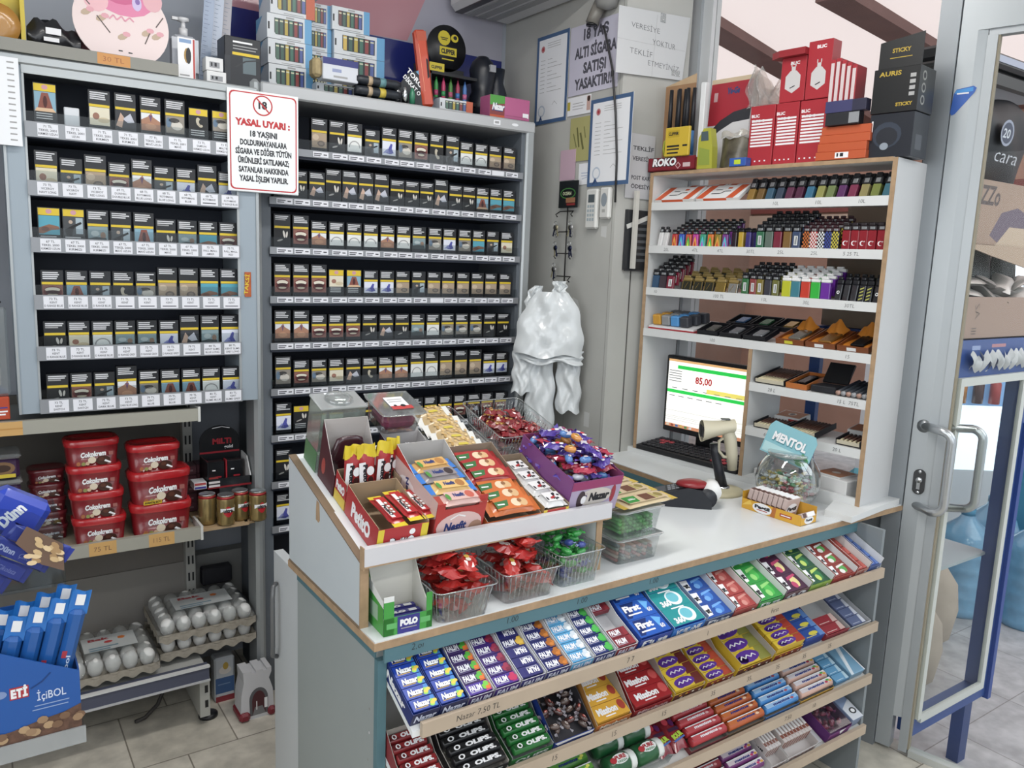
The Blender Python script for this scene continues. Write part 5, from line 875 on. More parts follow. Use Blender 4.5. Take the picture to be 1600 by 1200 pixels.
heap('jar_sweet', ['j1', 'j2', 'j3', 'j4'], 170, (-.052, .052, -.052, .052, .012, .1), ['yellow wrapped sweet inside the round jar', 'green wrapped sweet inside the round jar', 'red wrapped sweet inside the round jar', 'white wrapped sweet inside the round jar'], 'sweet', 'sweets in the round jar', Matrix.Translation(UL(.72, -.097, .802)), .35, .8)
# lozenge carton
def plf(mb, w_, h): mb.rect(0, 0, w_, h, M('d8a02a', .4)).ell(w_ * .36, h * .5, w_ * .17, h * .5, W_, 2, 18).text('Pastil', w_ * .36, h * .45, h * .3, K_, 3, wd=w_ * .26, bold=.06).rect(w_ * .27, h * .26, w_ * .45, h * .34, M('b03a34', .4), 3).poly(((0, h * .3), (w_ * .14, h), (w_ * .18, h * .6)), M('e8c050', .4), 2).rect(w_ * .66, h * .35, w_ * .86, h * .65, M('b83a2a', .4), 2).rect(w_ * .68, h * .45, w_ * .84, h * .55, W_, 3).poly(((w_ * .5, 0), (w_ * .58, 0), (w_ * .6, h), (w_ * .54, h)), M('b86a2a', .4), 2)
LZR = R(-88)
lc = thing('lozenge_carton', 'yellow open carton of lozenge boxes at the edge below the jar', 'carton', (1.85, 1.455, .8005), (0, 0, LZR))
mb = MB().box(0, .195, 0, .001, 0, .028, M('d8a02a', .4)).box(0, .195, .074, .075, 0, .045, M('c8922a', .4)).box(0, .001, 0, .075, 0, .05, M('d8a02a', .4)).box(.194, .195, 0, .075, 0, .024, M('d8a02a', .4)).box(0, .195, 0, .075, 0, .001, KRAFT); mb.plane((0, 0, 0), (1, 0, 0), (0, 0, 1)); plf(mb, .195, .03); mb.plane((.195, 0, 0), (0, 1, 0), (0, 0, 1)).ell(.04, .012, .022, .011, W_, 1).text('Pastil', .04, .009, .007, K_, 2, wd=.03, bold=.05); mb.build('carton_body', lc)
for i in range(9):
    mb = MB()
    if 'loz' not in PKM:
        mb.box(0, .014, 0, .062, 0, .06, M('c0aaa4', .4), .001); mb.plane((.014, 0, 0), (0, 1, 0), (0, 0, 1)).ell(.03, .026, .026, .02, W_, 1).text('Pastil', .03, .024, .012, K_, 2, wd=.042, bold=.06).rect(.008, .012, .05, .016, M('a0403a', .4), 2); mb.plane((0, 0, .06), (1, 0, 0), (0, 1, 0)).rect(.001, .004, .013, .02, M('5a3a34', .4), 1).rect(.001, .024, .013, .058, W_, 1); mb.plane(*F0).rect(.001, .004, .013, .03, M('5a3a30', .4), 1)
        q = mb.build('lozenge_box'); PKM['loz'] = q.data; bpy.data.objects.remove(q)
    o = bpy.data.objects.new('lozenge_box', PKM['loz']); COL.objects.link(o)
    lm = Matrix.Translation((1.85, 1.455, .8005)) @ Matrix.Rotation(LZR, 4, 'Z') @ Matrix.Translation((.006 + .0165 * i, .006, .0035 if i < 8 else .006)) @ Matrix.Rotation(R(12 if i < 8 else 62), 4, 'Y'); o.matrix_world = lm
    tag(o, f'brown and white lozenge box in the yellow carton, {ORD[i]} from the scanner end', 'lozenge box', 'lozenge boxes in the yellow carton')
# ---------------------------------------------------------------- lighters and boxes in the shelf unit
URT = (0, 0, URZ)
LG = {}
def lighter(key, body, head='1a1b20', w_=.021, d=.011, hb=.055, hh=.02, marks=None, name='lighter', trans=False, metal=True):
    if key not in LG:
        bm = M(body, .2, coat=.4) if isinstance(body, str) else body; mb = MB().box(-w_ / 2, w_ / 2, 0, d, 0, hb, bm, .002)
        if marks: mb.plane((-w_ / 2, 0, 0), (1, 0, 0), (0, 0, 1)); marks(mb, w_, hb)
        o = mb.build(name); h = MB().box(-w_ / 2, w_ / 2, 0, d, hb, hb + hh * .6, M(head, .35), .002).box(-w_ / 2, w_ * .2, d * .1, d * .9, hb + hh * .6, hb + hh, M(head, .35), .002)
        if metal: h.box(-w_ * .3, w_ * .3, -.0006, d * .3, hb + hh * .1, hb + hh * .5, STEEL, .001)
        c = h.build('lighter_head', o); LG[key] = o; o['used'] = 0; return o
    return LG[key]
def rows(shelf, u0, u1, cols, nrow, dv, specs, v0=.02, lean=0, yaw=0, rise=0, z0=.001, scale=1, cat='lighter', group=None, name='lighter', zoff=None):
    """specs: per column (key, kwargs, label head)"""
    z = UZ[shelf] + z0; st = (u1 - u0) / cols; sn = ('top', 'second', 'third', 'fourth')[shelf]
    for c in range(cols):
        key, kw, dsc = specs[c % len(specs)]; src = lighter(key, name=name, **kw)
        for r in range(nrow):
            p = U(u0 + st * (c + .5) + random.uniform(-.001, .001), v0 + dv * r, z + rise * r); rot = (lean, 0, URZ + yaw); lab = f'{dsc}, {ORD[c]} column, {ORD[r]} row, {sn} lighter shelf'
            if not src['used']: src['used'] = 1; src.location = p; src.rotation_euler = rot; o = src
            else: o = dup(src, p, rot)
            tag(o, lab, cat, group or f'lighters on the {sn} shelf'); o.scale = (scale,) * 3
def tl(c, mix=.5): return M(c, .1, 0, .6, coat=.6)
cols = [('tA', '8a6a30', 'amber'), ('tB', '6f5530', 'ochre'), ('tC', '3a5a70', 'blue'), ('tD', '3a4658', 'slate'), ('tE', '5f2f48', 'plum'), ('tF', '522840', 'wine'), ('tG', '356a88', 'bright blue'), ('tH', '8a8a4a', 'olive'), ('tI', '6a7a4a', 'moss'), ('tJ', '5a3060', 'violet'), ('tK', '7a2f4a', 'maroon'), ('tL', '8a8050', 'khaki'), ('tM', '707a3a', 'green'), ('tN', '3a6a7a', 'teal')]
rows(0, .415, .882, 14, 2, .03, [(k, dict(body=c, w_=.025, d=.015, hb=.042, hh=.036), f'{n} turbo lighter with black hood') for k, c, n in cols], .018, R(-20), R(-6))
for i, (u, v, b) in enumerate(((.058, .015, 0), (.232, .015, 0), (.075, .105, 1), (.245, .105, 1))):
    t = thing('cable_box', f'white and orange flat cable box, {("front", "rear")[b]} one {("by the wall end", "by the lighters")[i % 2]}', 'box', U(u, v, UZ[0] + .002 + .03 * b), (R(34 - 12 * b), 0, URZ), 'flat cable boxes')
    mb = MB().box(0, .165, 0, .085, 0, .012, M('e0e0e0', .5), .001); mb.plane((0, 0, .012), (1, 0, 0), (0, 1, 0)); og = M('d4552a', .5)
    mb.poly(((.0, .0), (.028, 0), (.042, .085), (.014, .085)), og).poly(((.118, 0), (.146, 0), (.16, .085), (.132, .085)), og).line([(.045, .03), (.08, .03), (.09, .045), (.112, .045)], .005, K_, 2).line([(.05, .055), (.075, .055)], .004, K_, 2).rect(.092, .06, .108, .07, og, 2); mb.plane(*F0).rect(0, 0, .165, .012, M('d8d4d0', .5)).rect(.03, 0, .12, .012, og, 2); mb.build('box_body', t)
# second shelf
rows(1, .07, .115, 2, 1, .02, [('wk', dict(body='d8d8d8', w_=.02, hb=.05), 'white lighter with black top')], .02, R(-10), R(-12))
rb = ('c03a3a', '3a5ac0', 'c8503a', 'c03a9a', '3a9a7a', 'd8702a', '8a7a2a', '7a3a8a')
def flame(a, b): return lambda mb, w_, h: mb.poly(((w_ * .1, 0), (w_ * .9, 0), (w_ * .75, h * .5), (w_ * .5, h * .85), (w_ * .3, h * .5)), M(a, .4), 1).poly(((w_ * .3, 0), (w_ * .7, 0), (w_ * .5, h * .5)), M(b, .4), 2)
rows(1, .135, .37, 8, 5, .022, [('rb%d' % i, dict(body=c, w_=.022, hb=.042, hh=.016, marks=flame(('e0a040', '4ac0d0', '3ab04a')[i % 3], ('d03a2a', 'c83ac0', 'e0e040')[i % 3])), 'rainbow patterned mini lighter') for i, c in enumerate(rb)], .016, 0, 0, .010)
rows(1, .375, .455, 3, 3, .03, [('sg%d' % i, dict(body=c, w_=.018, hb=.05, hh=.014, metal=False), f'slim {n} lighter') for i, (c, n) in enumerate((('2a1a24', 'black'), ('b8962a', 'yellow'), ('3a2f78', 'violet')))], .016)
def lab(mb, w_, h): mb.rect(w_ * .3, h * .2, w_ * .75, h * .75, M('d0d4d4', .5)).rect(w_ * .42, h * .25, w_ * .46, h * .7, K_, 2).rect(w_ * .54, h * .25, w_ * .62, h * .7, K_, 2)
tc = (('2f6a4a', 'green', 1), ('5a6a60', 'clear grey', 0), ('7a1f34', 'ruby', 0), ('7a5a2a', 'amber', 0), ('3a4a6a', 'blue grey', 1))
rows(1, .468, .622, 5, 5, .026, [('t2%d' % i, dict(body=c, w_=.027, d=.014, hb=.052, hh=.022, marks=lab if l else None), f'see-through {n} lighter') for i, (c, n, l) in enumerate(tc)], .018, 0, 0, .012)
def chk(a, b):
    def f(mb, w_, h):
        for i in range(5):
            for j in range(9):
                if (i + j) % 2: mb.rect(w_ * i / 5, h * j / 9, w_ * (i + 1) / 5, h * (j + 1) / 9, M(a, .4))
    return f
ck = (('c8682a', '2a1a14', 'orange'), ('d8d0cc', 'b02a2a', 'red and white'), ('dcdcdc', '1c1c20', 'black and white'), ('3a4a9c', '22243a', 'blue'), ('c8b83a', '2a2a24', 'yellow'))
rows(1, .63, .745, 5, 4, .028, [('ck%d' % i, dict(body=b, head='3a1c24', w_=.022, hb=.052, hh=.018, marks=chk(a, b)), f'{n} chequered lighter') for i, (a, b, n) in enumerate(ck)], .016, 0, 0, .011)
def moon(mb, w_, h): mb.ell(w_ * .45, h * .34, w_ * .28, w_ * .28, W_, 1, 16).ell(w_ * .54, h * .34, w_ * .22, w_ * .22, M('8f1a26', .3), 2, 16).text('*', w_ * .7, h * .3, h * .16, W_, 3)
rows(1, .752, .88, 5, 3, .03, [('mn', dict(body='8f1a26', head='2a2226', w_=.0245, hb=.056, hh=.022, marks=moon), 'red lighter with white crescent')], .016, 0, 0, .002)
# third shelf
rows(2, .06, .155, 3, 5, .026, [('l3%d' % i, dict(body=c, w_=.028, d=.014, hb=.046, hh=.022, marks=m_), f'{n} lighter with black top') for i, (c, n, m_) in enumerate((('2a4a6a', 'dark blue', None), ('3a3038', 'smoky', None), ('7a1f34', 'dark red', lab)))], .02, R(-8), R(10), .013)
gd = M('b0924a', .25, .8); gk = M('34342a', .25, .3)
rows(2, .185, .415, 5, 3, .045, [('gd%d' % i, dict(body=gd if i in (3,) else (gk if i < 3 else M('b4b4b0', .25, .8)), head='8a7440', w_=.036, d=.012, hb=.034, hh=.018, metal=False, marks=(lambda mb, w_, h: mb.rect(0, 0, w_ * .08, h, gd).rect(w_ * .92, 0, w_, h, gd).rect(0, h * .94, w_, h, gd).line([(w_ * .3, h * .2), (w_ * .6, h * .8)], .002, gd))), 'flat gold trimmed petrol lighter') for i in range(5)], .022, R(-12), 0, .016)
tg = (('2f6a3a', 'green', 1), ('8a3a3a', 'red', 1), ('7a6a2a', 'yellow brown', 1), ('3a3a44', 'smoky', 0), ('6a6a34', 'olive', 1))
rows(2, .43, .565, 5, 4, .03, [('t3%d' % i, dict(body=c, w_=.024, d=.013, hb=.05, hh=.02, marks=lab if l else None), f'small see-through {n} lighter') for i, (c, n, l) in enumerate(tg)], .018, 0, 0, .012)
ne = (('b4b81f', 'yellow-green'), ('3a7a8a', 'teal'), ('c83a2a', 'red'), ('2fb03a', 'green'), ('6a2a9c', 'purple'))
rows(2, .575, .735, 5, 4, .028, [('ne%d' % i, dict(body=c, head='dcdcdc', w_=.03, d=.015, hb=.05, hh=.016, metal=False), f'solid {n} lighter with white top') for i, (c, n) in enumerate(ne)], .014, 0, 0, .011)
def sk(mb, w_, h): mb.ell(w_ * .5, h * .5, w_ * .25, w_ * .25, W_, 1, 10).ell(w_ * .5, h * .5, w_ * .14, w_ * .14, K_, 2, 8)
def st_(mb, w_, h):
    for j in range(4): mb.poly(((w_ * .2, h * (.1 + .2 * j)), (w_ * .8, h * (.2 + .2 * j)), (w_ * .8, h * (.28 + .2 * j)), (w_ * .2, h * (.18 + .2 * j))), M('a8a84a', .4))
rows(2, .745, .88, 6, 2, .05, [('bk%d' % i, dict(body='1c1c22', w_=.02, d=.012, hb=.05, hh=.022, marks=(sk, None, None, st_, st_, sk)[i], metal=False), 'black ' + ('skull', 'plain', 'plain', 'striped', 'striped', 'badged')[i] + ' lighter') for i in range(6)], .018, R(-10), R(-8), .01)
tag(MB().box(0, .13, 0, .09, 0, .003, M('15161a', .4)).build('black_tray', None, U(.745, .012, UZ[2] + .0005), URT), 'thin black tray under the skull and striped lighters', 'tray') if 0 else None
# fourth shelf
t = thing('lighter_tray', 'red and white slanted tray of coloured mini cases on the fourth shelf', 'tray', U(.058, .02, UZ[3] + .0015), URT)
mb = MB().prism(((0, 0), (.15, 0), (.15, .03), (0, .006)), 0, .2, M('a82430', .4), 'x').prism(((0, .006), (.15, .03), (.15, .036), (0, .012)), .002, .198, M('d8d8da', .4), 'x'); mb.build('tray_body', t)
for i, (c, n) in enumerate((('c8902a', 'orange'), ('8a8c8e', 'grey'), ('4a90d0', 'light blue'), ('3a3c44', 'charcoal'))):
    for r in range(3):
        mb = MB().box(-.018, .018, 0, .03, 0, .036, M(c if r < 2 or i > 1 else '5a5c60', .4), .004); o = mb.build('mini_case'); o.location = U(.086 + .04 * i + .008 * r, .03 + .04 * r, UZ[3] + .0165 + .0065 * r); o.rotation_euler = (R(9), 0, URZ); tag(o, f'{n} mini case in the red and white tray, {ORD[r]} row', 'case', 'mini cases')
BV = M('101118', .5)
def case(name, label, u, v, z, w_, d, rim, inner, prod, rot, h=.016, extra=None, group='presentation cases'):
    t = thing(name, label, 'case', U(u, v, z), (rot, 0, URZ), group); rm = M(rim, .4) if isinstance(rim, str) else rim
    MB().box(0, w_, 0, d, 0, .003, rm).box(0, .004, 0, d, .003, h, rm).box(w_ - .004, w_, 0, d, .003, h, rm).box(.004, w_ - .004, 0, .004, .003, h, rm).box(.004, w_ - .004, d - .004, d, .003, h, rm).build('case_body', t)
    mb = MB(); mb.grid(lambda a, b: (.004 + (w_ - .008) * a, .004 + (d - .008) * b, .006 + .004 * sin(9 * a + 5 * b) * (1 if inner[0] in 'cd' else .2)), 8, 8, M(inner, .45)); mb.build('lining', t)
    if prod: q = MB().box(w_ * .28, w_ * .72, d * .2, d * .8, .006, h - .002, M(prod, .25, .7), .003); q.build('boxed_lighter', t)
    return t
for i, (u, v, p) in enumerate(((.275, .017, '6a6a64'), (.365, .017, '8a8e94'), (.455, .017, 'a0a4a8'), (.33, .105, '2a5a8a'), (.42, .105, '2a6a44'), (.51, .105, 'a8843a'))):
    case('lighter_case', f'black open lighter case on the fourth shelf, {ORD[i % 3]} of the {"front" if i < 3 else "rear"} row', u, v, UZ[3] + .0015 + (.03 if i > 2 else 0), .082, .085, BV, '16171e', p, R(18))
for i, u in enumerate((.575, .675, .775)):
    c = case('satin_case', f'open case lined with orange satin on the fourth shelf, {ORD[i]} from the dark cases', u, .014, UZ[3] + .0015, .094, .13, '7a3f1c', 'd07a20', ('8a8a80', 'a8783a', '1c1c20')[i], R(16), .018, group='orange satin cases')
    mb = MB().grid(lambda a, b: (.008 + .07 * a, .1 + .03 * b, .014 + .035 * sin(pi * a) * b + .006 * sin(14 * a)), 10, 5, M('d4801f', .4, coat=.2)); mb.build('satin_fold', c); mb = MB(); mb.plane((.03, -.0005, .004), (1, 0, 0), (0, 0, 1)).rect(0, 0, .028, .01, M(('c8c02a', 'd8d8d8', 'd8d8d8')[i], .5)); mb.build('price_tag', c)
# cigar boxes in the pocket shelves
def cigar(label, u, v, z, n, w_, d, rot=R(10)):
    t = thing('cigar_box', label, 'cigar box', U(u, v, z), (rot, 0, URZ), 'cigar boxes'); MB().box(0, w_, 0, d, 0, .003, K_).box(0, .003, 0, d, .003, .018, K_).box(w_ - .003, w_, 0, d, .003, .018, K_).box(.003, w_ - .003, 0, .003, .003, .014, M('c0b8a0', .6)).build('box_body', t)
    for i in range(n):
        x = .005 + (w_ - .01) * (i + .5) / n; MB().tube([(x, .006, .0095), (x, d * .3, .0095)], .0048, M('c8bc98', .5), 6).tube([(x, d * .3, .0095), (x, d * .97, .0095)], .005, M('4a2a1e', .6), 6).build('cigar', t)
cigar('cigar box with pale tips on the upper pocket shelf', .512, .015, 1.1315, 9, .105, .15)
c = case('orange_case', 'orange case with dark tobacco pouch on the upper pocket shelf', .622, .015, 1.1315, .07, .14, 'b8662a', '2a2422', '241c1c', R(10))
t = thing('pipe_case', 'dark case with raised white lid on the upper pocket shelf', 'case', U(.70, .02, 1.1315), URT); MB().box(0, .08, 0, .08, 0, .02, K_, .003).build('case_body', t); mb = MB(); mb.T = Matrix.Translation((0, .08, .02)) @ Matrix.Rotation(R(55), 4, 'X'); mb.box(0, .08, 0, .07, 0, .008, M('14151a', .4)).box(.006, .074, .005, .064, -.001, .0, M('d0d2d0', .5)); mb.build('case_lid', t)
for i in range(6): tag(MB().tube([(0, 0, .008), (0, .13, .03)], .0075, M(('2a2f38', '343a42')[i % 2], .35), 8).lathe([(.0078, -.001), (.0078, .004)], M(('b08a7a', '9a9ca0')[i % 2], .4), (0, 0, .008), 8, 'y').build('cigar_tube', None, U(.79 + .0158 * i, .018, 1.1315), URT), f'dark cigar tube on the upper pocket shelf, {ORD[i]} from the raised white lid', 'cigar tube', 'cigar tubes')
cigar('cigar box with pale tips, front one by the divider on the lower pocket shelf', .522, .015, .9865, 8, .1, .085, R(8)); cigar('dark cigar box in the middle of the lower pocket shelf', .628, .02, .9865, 9, .105, .13, R(8)); cigar('narrow cigar box at the open end of the lower pocket shelf', .8, .015, .9865, 5, .075, .08, R(8))
def card(label, u, v, z, rot=R(8)):
    t = thing('tobacco_box', label, 'tobacco box', U(u, v, z), (rot, 0, URZ), 'tobacco boxes'); mb = MB().box(0, .09, 0, .07, 0, .02, M('d0d0d0', .5), .001); mb.plane((0, 0, .02), (1, 0, 0), (0, 1, 0)).rect(.004, .004, .086, .066, M('a8643a', .5)).ell(.045, .036, .014, .014, M('c8b8a8', .5), 2).ell(.045, .036, .008, .01, M('5a4a44', .5), 3); mb.plane(*F0).rect(.05, .003, .086, .015, M('a83030', .5)); mb.build('box_body', t)
card('copper topped tobacco box at the back by the divider, lower pocket shelf', .54, .108, 1.0); card('copper topped tobacco box at the back open end, lower pocket shelf', .79, .105, 1.0)
t = thing('tobacco_carton', 'large white carton with copper coloured card on top in the bottom pocket', 'carton', U(.72, .03, .8195), (0, 0, URZ - R(8))); MB().box(0, .13, 0, .12, 0, .06, M('d4d4d4', .5), .002).build('box_body', t); mb = MB().box(.012, .1, .01, .1, .0605, .064, M('d8d8d8', .5)); mb.plane((.012, .01, .0642), (1, 0, 0), (0, 1, 0)).rect(.003, .003, .085, .087, M('a8683e', .5)).ell(.044, .045, .014, .012, M('d0c4b8', .5), 2); mb.build('card', t)
tag(MB().box(0, .09, 0, .1, 0, .02, M('d0d0d0', .5), .002).build('flat_box', None, U(.51, .06, .8195), URT), 'flat white box behind the round jar in the bottom pocket', 'box')
# ---------------------------------------------------------------- on top of the unit
ZT = 1.8135
t = thing('shelf_tray', 'dark red display tray with white lettering at the unit top corner', 'tray', U(.03, -.005, ZT), URT)
mb = MB().box(0, .2, 0, .06, 0, .004, M('7d1a26', .4)).box(0, .2, 0, .003, .0, .045, M('7d1a26', .4)).box(0, .003, 0, .06, 0, .04, M('7d1a26', .4)).box(.197, .2, 0, .06, 0, .04, M('7d1a26', .4)); mb.plane(*F0).text('ROKO', .07, .018, .024, K_, 1, wd=.105, bold=.12, sl=.15).text('ROKO', .07, .018, .024, W_, 2, wd=.1, bold=.05, sl=.15).ell(.13, .016, .012, .012, M('c8a0a4', .5), 2, 4).ell(.13, .016, .008, .008, M('7d1a26', .5), 3, 4).rect(.15, .01, .18, .024, M('c8b0b0', .5), 2); mb.build('tray_body', t)
t = thing('card_display', 'brown cardboard display back behind the yellow stick lighters', 'display', U(.0, .075, ZT), URT); MB().box(0, .15, 0, .004, 0, .3, M('9a7350', .7, noise=.15)).prism(((.02, .3), (.15, .33), (.15, .3)), 0, .004, CARD, 'y').box(0, .004, -.06, .0, 0, .28, M('b08a64', .7)).build('display_card', t)
for i, (u, v, c, n) in enumerate(((.085, .03, 'a8b030', 'lime'), (.105, .045, 'a8b030', 'lime'), (.12, .03, '3a78b8', 'blue'), (.135, .045, '3a78b8', 'blue'), (.152, .035, 'a8b030', 'lime'), (.17, .045, '3a78b8', 'blue'))):
    t = thing('stick_lighter', f'long {n} stick lighter upright in the dark red tray, {ORD[i]} from the wall', 'stick lighter', U(u, v, ZT + .005), URT, 'stick lighters'); MB().tube([(0, 0, .05), (0, 0, .13)], [.01, .008], M(c, .4), 8).tube([(-.014, 0, .05), (-.02, 0, .075), (-.016, 0, .1), (-.004, 0, .108)], .004, M(c, .4), 6).lathe([(.01, 0), (.01, .05)], M(c, .4), (0, 0, 0), 8).build('handle', t); MB().tube([(0, 0, .13), (0, 0, .27)], [.008, .0065], K_, 8).build('nozzle', t)
t = thing('lighter_display', 'yellow carton of stick lighters with black stripes on the dark red tray', 'carton', U(.105, -.015, ZT + .046), URT); mb = MB().box(0, .1, 0, .012, 0, .095, M('c8a82a', .4), .002); mb.plane(*F0).rect(.012, .062, .06, .085, M('b89a20', .4)).text('CLIPPER', .036, .069, .01, K_, 2, wd=.042, bold=.04).rect(.01, .03, .062, .036, K_, 1).rect(.01, .02, .062, .025, K_, 1).rect(.012, .008, .058, .013, K_, 2).rect(.075, .03, .095, .036, K_, 1); mb.build('box_body', t)
tag(MB().box(0, .02, 0, .02, 0, .285, M('d8dadb', .4), .002).build('corner_post', None, U(.205, .03, ZT), URT), 'short white plastic post standing beside the yellow stick lighter carton', 'post')
t = thing('paper_pack', 'white and red stationery pack with black swoosh standing on the unit', 'paper pack', U(.17, .12, ZT), (R(-4), 0, URZ)); mb = MB().box(0, .165, 0, .03, 0, .3, M('d4d4d4', .4), .002).box(.0, .165, .0, .03, .3, .315, M('cdb898', .6)); mb.plane(*F0).rect(0, .16, .165, .3, M('b02a38', .4)).poly([(.0, .13), (.05, .175), (.1, .2), (.165, .21), (.165, .17), (.1, .165), (.05, .14), (.0, .1)], M('34363c', .4), 2).poly([(0, .1), (.05, .14), (.1, .165), (.165, .17), (.165, 0), (0, 0)], M('d4d4d6', .4), 3).text('Ve-Ge', .09, .262, .02, M('34467a', .4), 3, wd=.05, bold=.06, sl=.1).rect(.015, .24, .03, .27, M('c8a0a4', .4), 3); mb.build('pack_body', t)
t = thing('glue_bottle', 'yellow-green bottle beside the white post on the unit', 'bottle', U(.26, .02, ZT), URT); mb = MB().prism(((-.03, 0), (.03, 0), (.026, .07), (.014, .13), (-.012, .13), (-.03, .1)), -.015, .015, M('a8a834', .4), 'y'); mb.build('bottle_body', t); mb = MB().prism(((-.025, .012), (.02, .012), (.016, .06), (-.025, .07)), -.0156, -.015, M('8a9a3a', .4), 'y').prism(((-.02, .09), (.01, .09), (.006, .12), (-.02, .12)), -.0156, -.015, M('4a5a60', .4), 'y'); mb.build('bottle_label', t)
t = thing('plastic_bag', 'half clear bag of dark green and tan goods on the unit', 'bag', U(.35, .04, ZT), URT); mb = MB(); mb.grid(lambda a, b: ((a - .5) * .11 * (1 - .2 * b), -.03 * sin(pi * a) * (1 - b * .6), .098 * b + .005 * sin(8 * a)), 10, 6, M('5a5444', .3, noise=.6, scale=30)); mb.grid(lambda a, b: ((a - .5) * .1, .03 * sin(pi * a) * (1 - b * .6), .098 * b), 8, 4, M('5a5444', .4)); mb.build('bag_body', t)
mb = MB().grid(lambda a, b: ((a - .5) * .11, -.02 * sin(pi * a) * (1 - b) - .004 * sin(20 * a) * b, .095 + .022 * b + .006 * sin(11 * a)), 12, 4, clear('d8c8b0', .3, .1, .2, .8)); mb.build('bag_top', t)
tag(MB().box(0, .06, 0, .03, 0, .026, M('2f5ab0', .4), .001).plane(*F0).rect(.018, .006, .042, .02, M('b8d02a', .4), 1).build('small_box', None, U(.363, -.005, ZT), URT), 'small blue box with lime tag at the front of the unit top', 'box')
RB = M('b02a34', .35); 
def charger(label, u, v, z, w_, h, upper):
    t = thing('charger_box', label, 'box', U(u, v, z), URT, 'red charger boxes'); mb = MB().box(0, w_, 0, .05, 0, h, RB, .001); mb.plane(*F0)
    if not upper:
        mb.text('BLIC', w_ * .22, h - .035, .009, W_, 1, wd=.028, bold=.04).text('TYPE-C', w_ * .33, h - .05, .008, W_, 1, wd=.045, bold=.02)
        for i in range(9): mb.rect(w_ * .08, .06 + i * .0095, w_ * .92, .0655 + i * .0095, W_, 1)
        for i in range(4): mb.rect(w_ * (.1 + .2 * i), .014, w_ * (.16 + .2 * i), .018, W_, 1)
    else:
        mb.text('BLIC', w_ * .55, h - .022, .009, W_, 1, wd=.03, bold=.04); g = M('c8c4c4', .4)
        mb.poly(((w_ * .2, .04), (w_ * .5, .025), (w_ * .8, .04), (w_ * .8, .075), (w_ * .62, .09), (w_ * .38, .09), (w_ * .2, .075)), g, 1).rect(w_ * .42, .09, w_ * .58, .102, g, 1).rect(w_ * .4, .102, w_ * .44, .112, g, 1).rect(w_ * .56, .102, w_ * .6, .112, g, 1).line([(w_ * .4, .04), (w_ * .6, .046)], .003, K_, 2)
    mb.build('box_body', t)
for i, (u, w_) in enumerate(((.405, .086), (.493, .076), (.571, .085))): charger(f'tall red charger box with white text lines, {ORD[i]} from the paper pack', u, .03 + .004 * i, ZT, w_, .185, 0)
for i, (u, w_, h) in enumerate(((.498, .082, .13), (.583, .076, .165))): charger(f'red charger box with white plug picture stacked on the others, {ORD[i]} one', u, .034, ZT + .186, w_, h, 1)
c_ = [o for o in COL.objects if o.name.startswith('charger_box')][3]; MB().prism(((-.035, .0), (.0, -.02), (.085, -.02), (.085, .03), (-.02, .03)), .1305, .15, M('9c242c', .4)).build('open_flap', c_)
mb = MB().prism(((0, 0), (.15, .03), (.15, .004), (.13, -.012), (0, -.035)), 0, .03, RB, 'y'); tag(mb.build('carton_flap', None, U(.46, .02, 2.155), URT), 'open red carton flap sticking out above the charger boxes', 'flap') if 0 else None
for i in range(5):
    mb = MB().box(0, .015, 0, .06, 0, .135 - .008 * i, RB, .001); mb.plane(*F0).rect(.002, .004, .012, .125 - .008 * i, M('d4c4c4', .4), 1)
    if i == 0: mb.box(.0, .015, .0, .06, -.152, 0, RB)
    o = mb.build('slim_charger_box', None, U(.6595 + .0165 * i, .03, ZT + (.153 if i == 0 else .163)), URT); tag(o, f'slim red and white box standing in a row on the orange boxes, {ORD[i]} one', 'box', 'slim red boxes')
for i in range(4):
    mb = MB().box(0, .15 - .004 * (i % 2), 0, .07, 0, .0235, M('c0522a', .4), .001); mb.plane(*F0)
    if i == 0: mb.rect(.06, .004, .1, .02, W_, 1).rect(.065, .008, .07, .018, K_, 2).rect(.075, .008, .085, .018, K_, 2)
    o = mb.build('orange_box', None, U(.655 + .002 * i, .0 + .004 * i, ZT + .024 * i), URT); tag(o, f'flat orange box on the unit, {ORD[i]} from the bottom of its stack', 'box', 'orange boxes')
tag(MB().box(0, .1, 0, .03, 0, .035, M('23242a', .4), .001).plane((.0, 0, 0), (1, 0, 0), (0, 0, 1)).rect(.07, .003, .1, .032, M('8a8c90', .5), 1).build('dark_box', None, U(.675, .0, ZT + .097), URT), 'black and grey box lying on the orange boxes', 'box')
tag(MB().box(0, .12, 0, .03, 0, .032, M('2c2c44', .4), .001).plane(*F0).rect(.0, .0, .08, .032, M('3c3c6a', .4), 1).build('dark_box', None, U(.672, .0, ZT + .1325), URT), 'dark violet box on top of the black and grey box', 'box')
t = thing('headphone_box', 'black boxed headphones with gold wording at the door end of the unit top, lower', 'box', U(.80, .02, ZT), URT, 'black headphone boxes'); mb = MB().box(0, .12, 0, .1, 0, .118, M('1e222c', .35), .001); mb.plane(*F0).ell(.05, .06, .04, .035, M('2f3848', .4), 1).ell(.05, .055, .03, .026, M('1e222c', .4), 2).ell(.045, .03, .012, .01, M('8a94a0', .4), 3).rect(.005, .06, .009, .1, W_, 1); mb.plane((.12, 0, 0), (0, 1, 0), (0, 0, 1)).rect(.02, .02, .06, .06, M('4a4e56', .4), 1); mb.build('box_body', t)
t = thing('headphone_box', 'black headphone box with gold brand lettering and raised hanging card, upper', 'box', U(.798, .018, ZT + .119), URT, 'black headphone boxes'); mb = MB().box(0, .125, 0, .1, 0, .118, M('17181a', .35), .001); GO = M('b89a2a', .4); mb.plane(*F0).text('AURIS', .045, .098, .012, GO, 1, wd=.06, bold=.03).text('STICKY', .09, .016, .009, GO, 1, wd=.045, bold=.04)
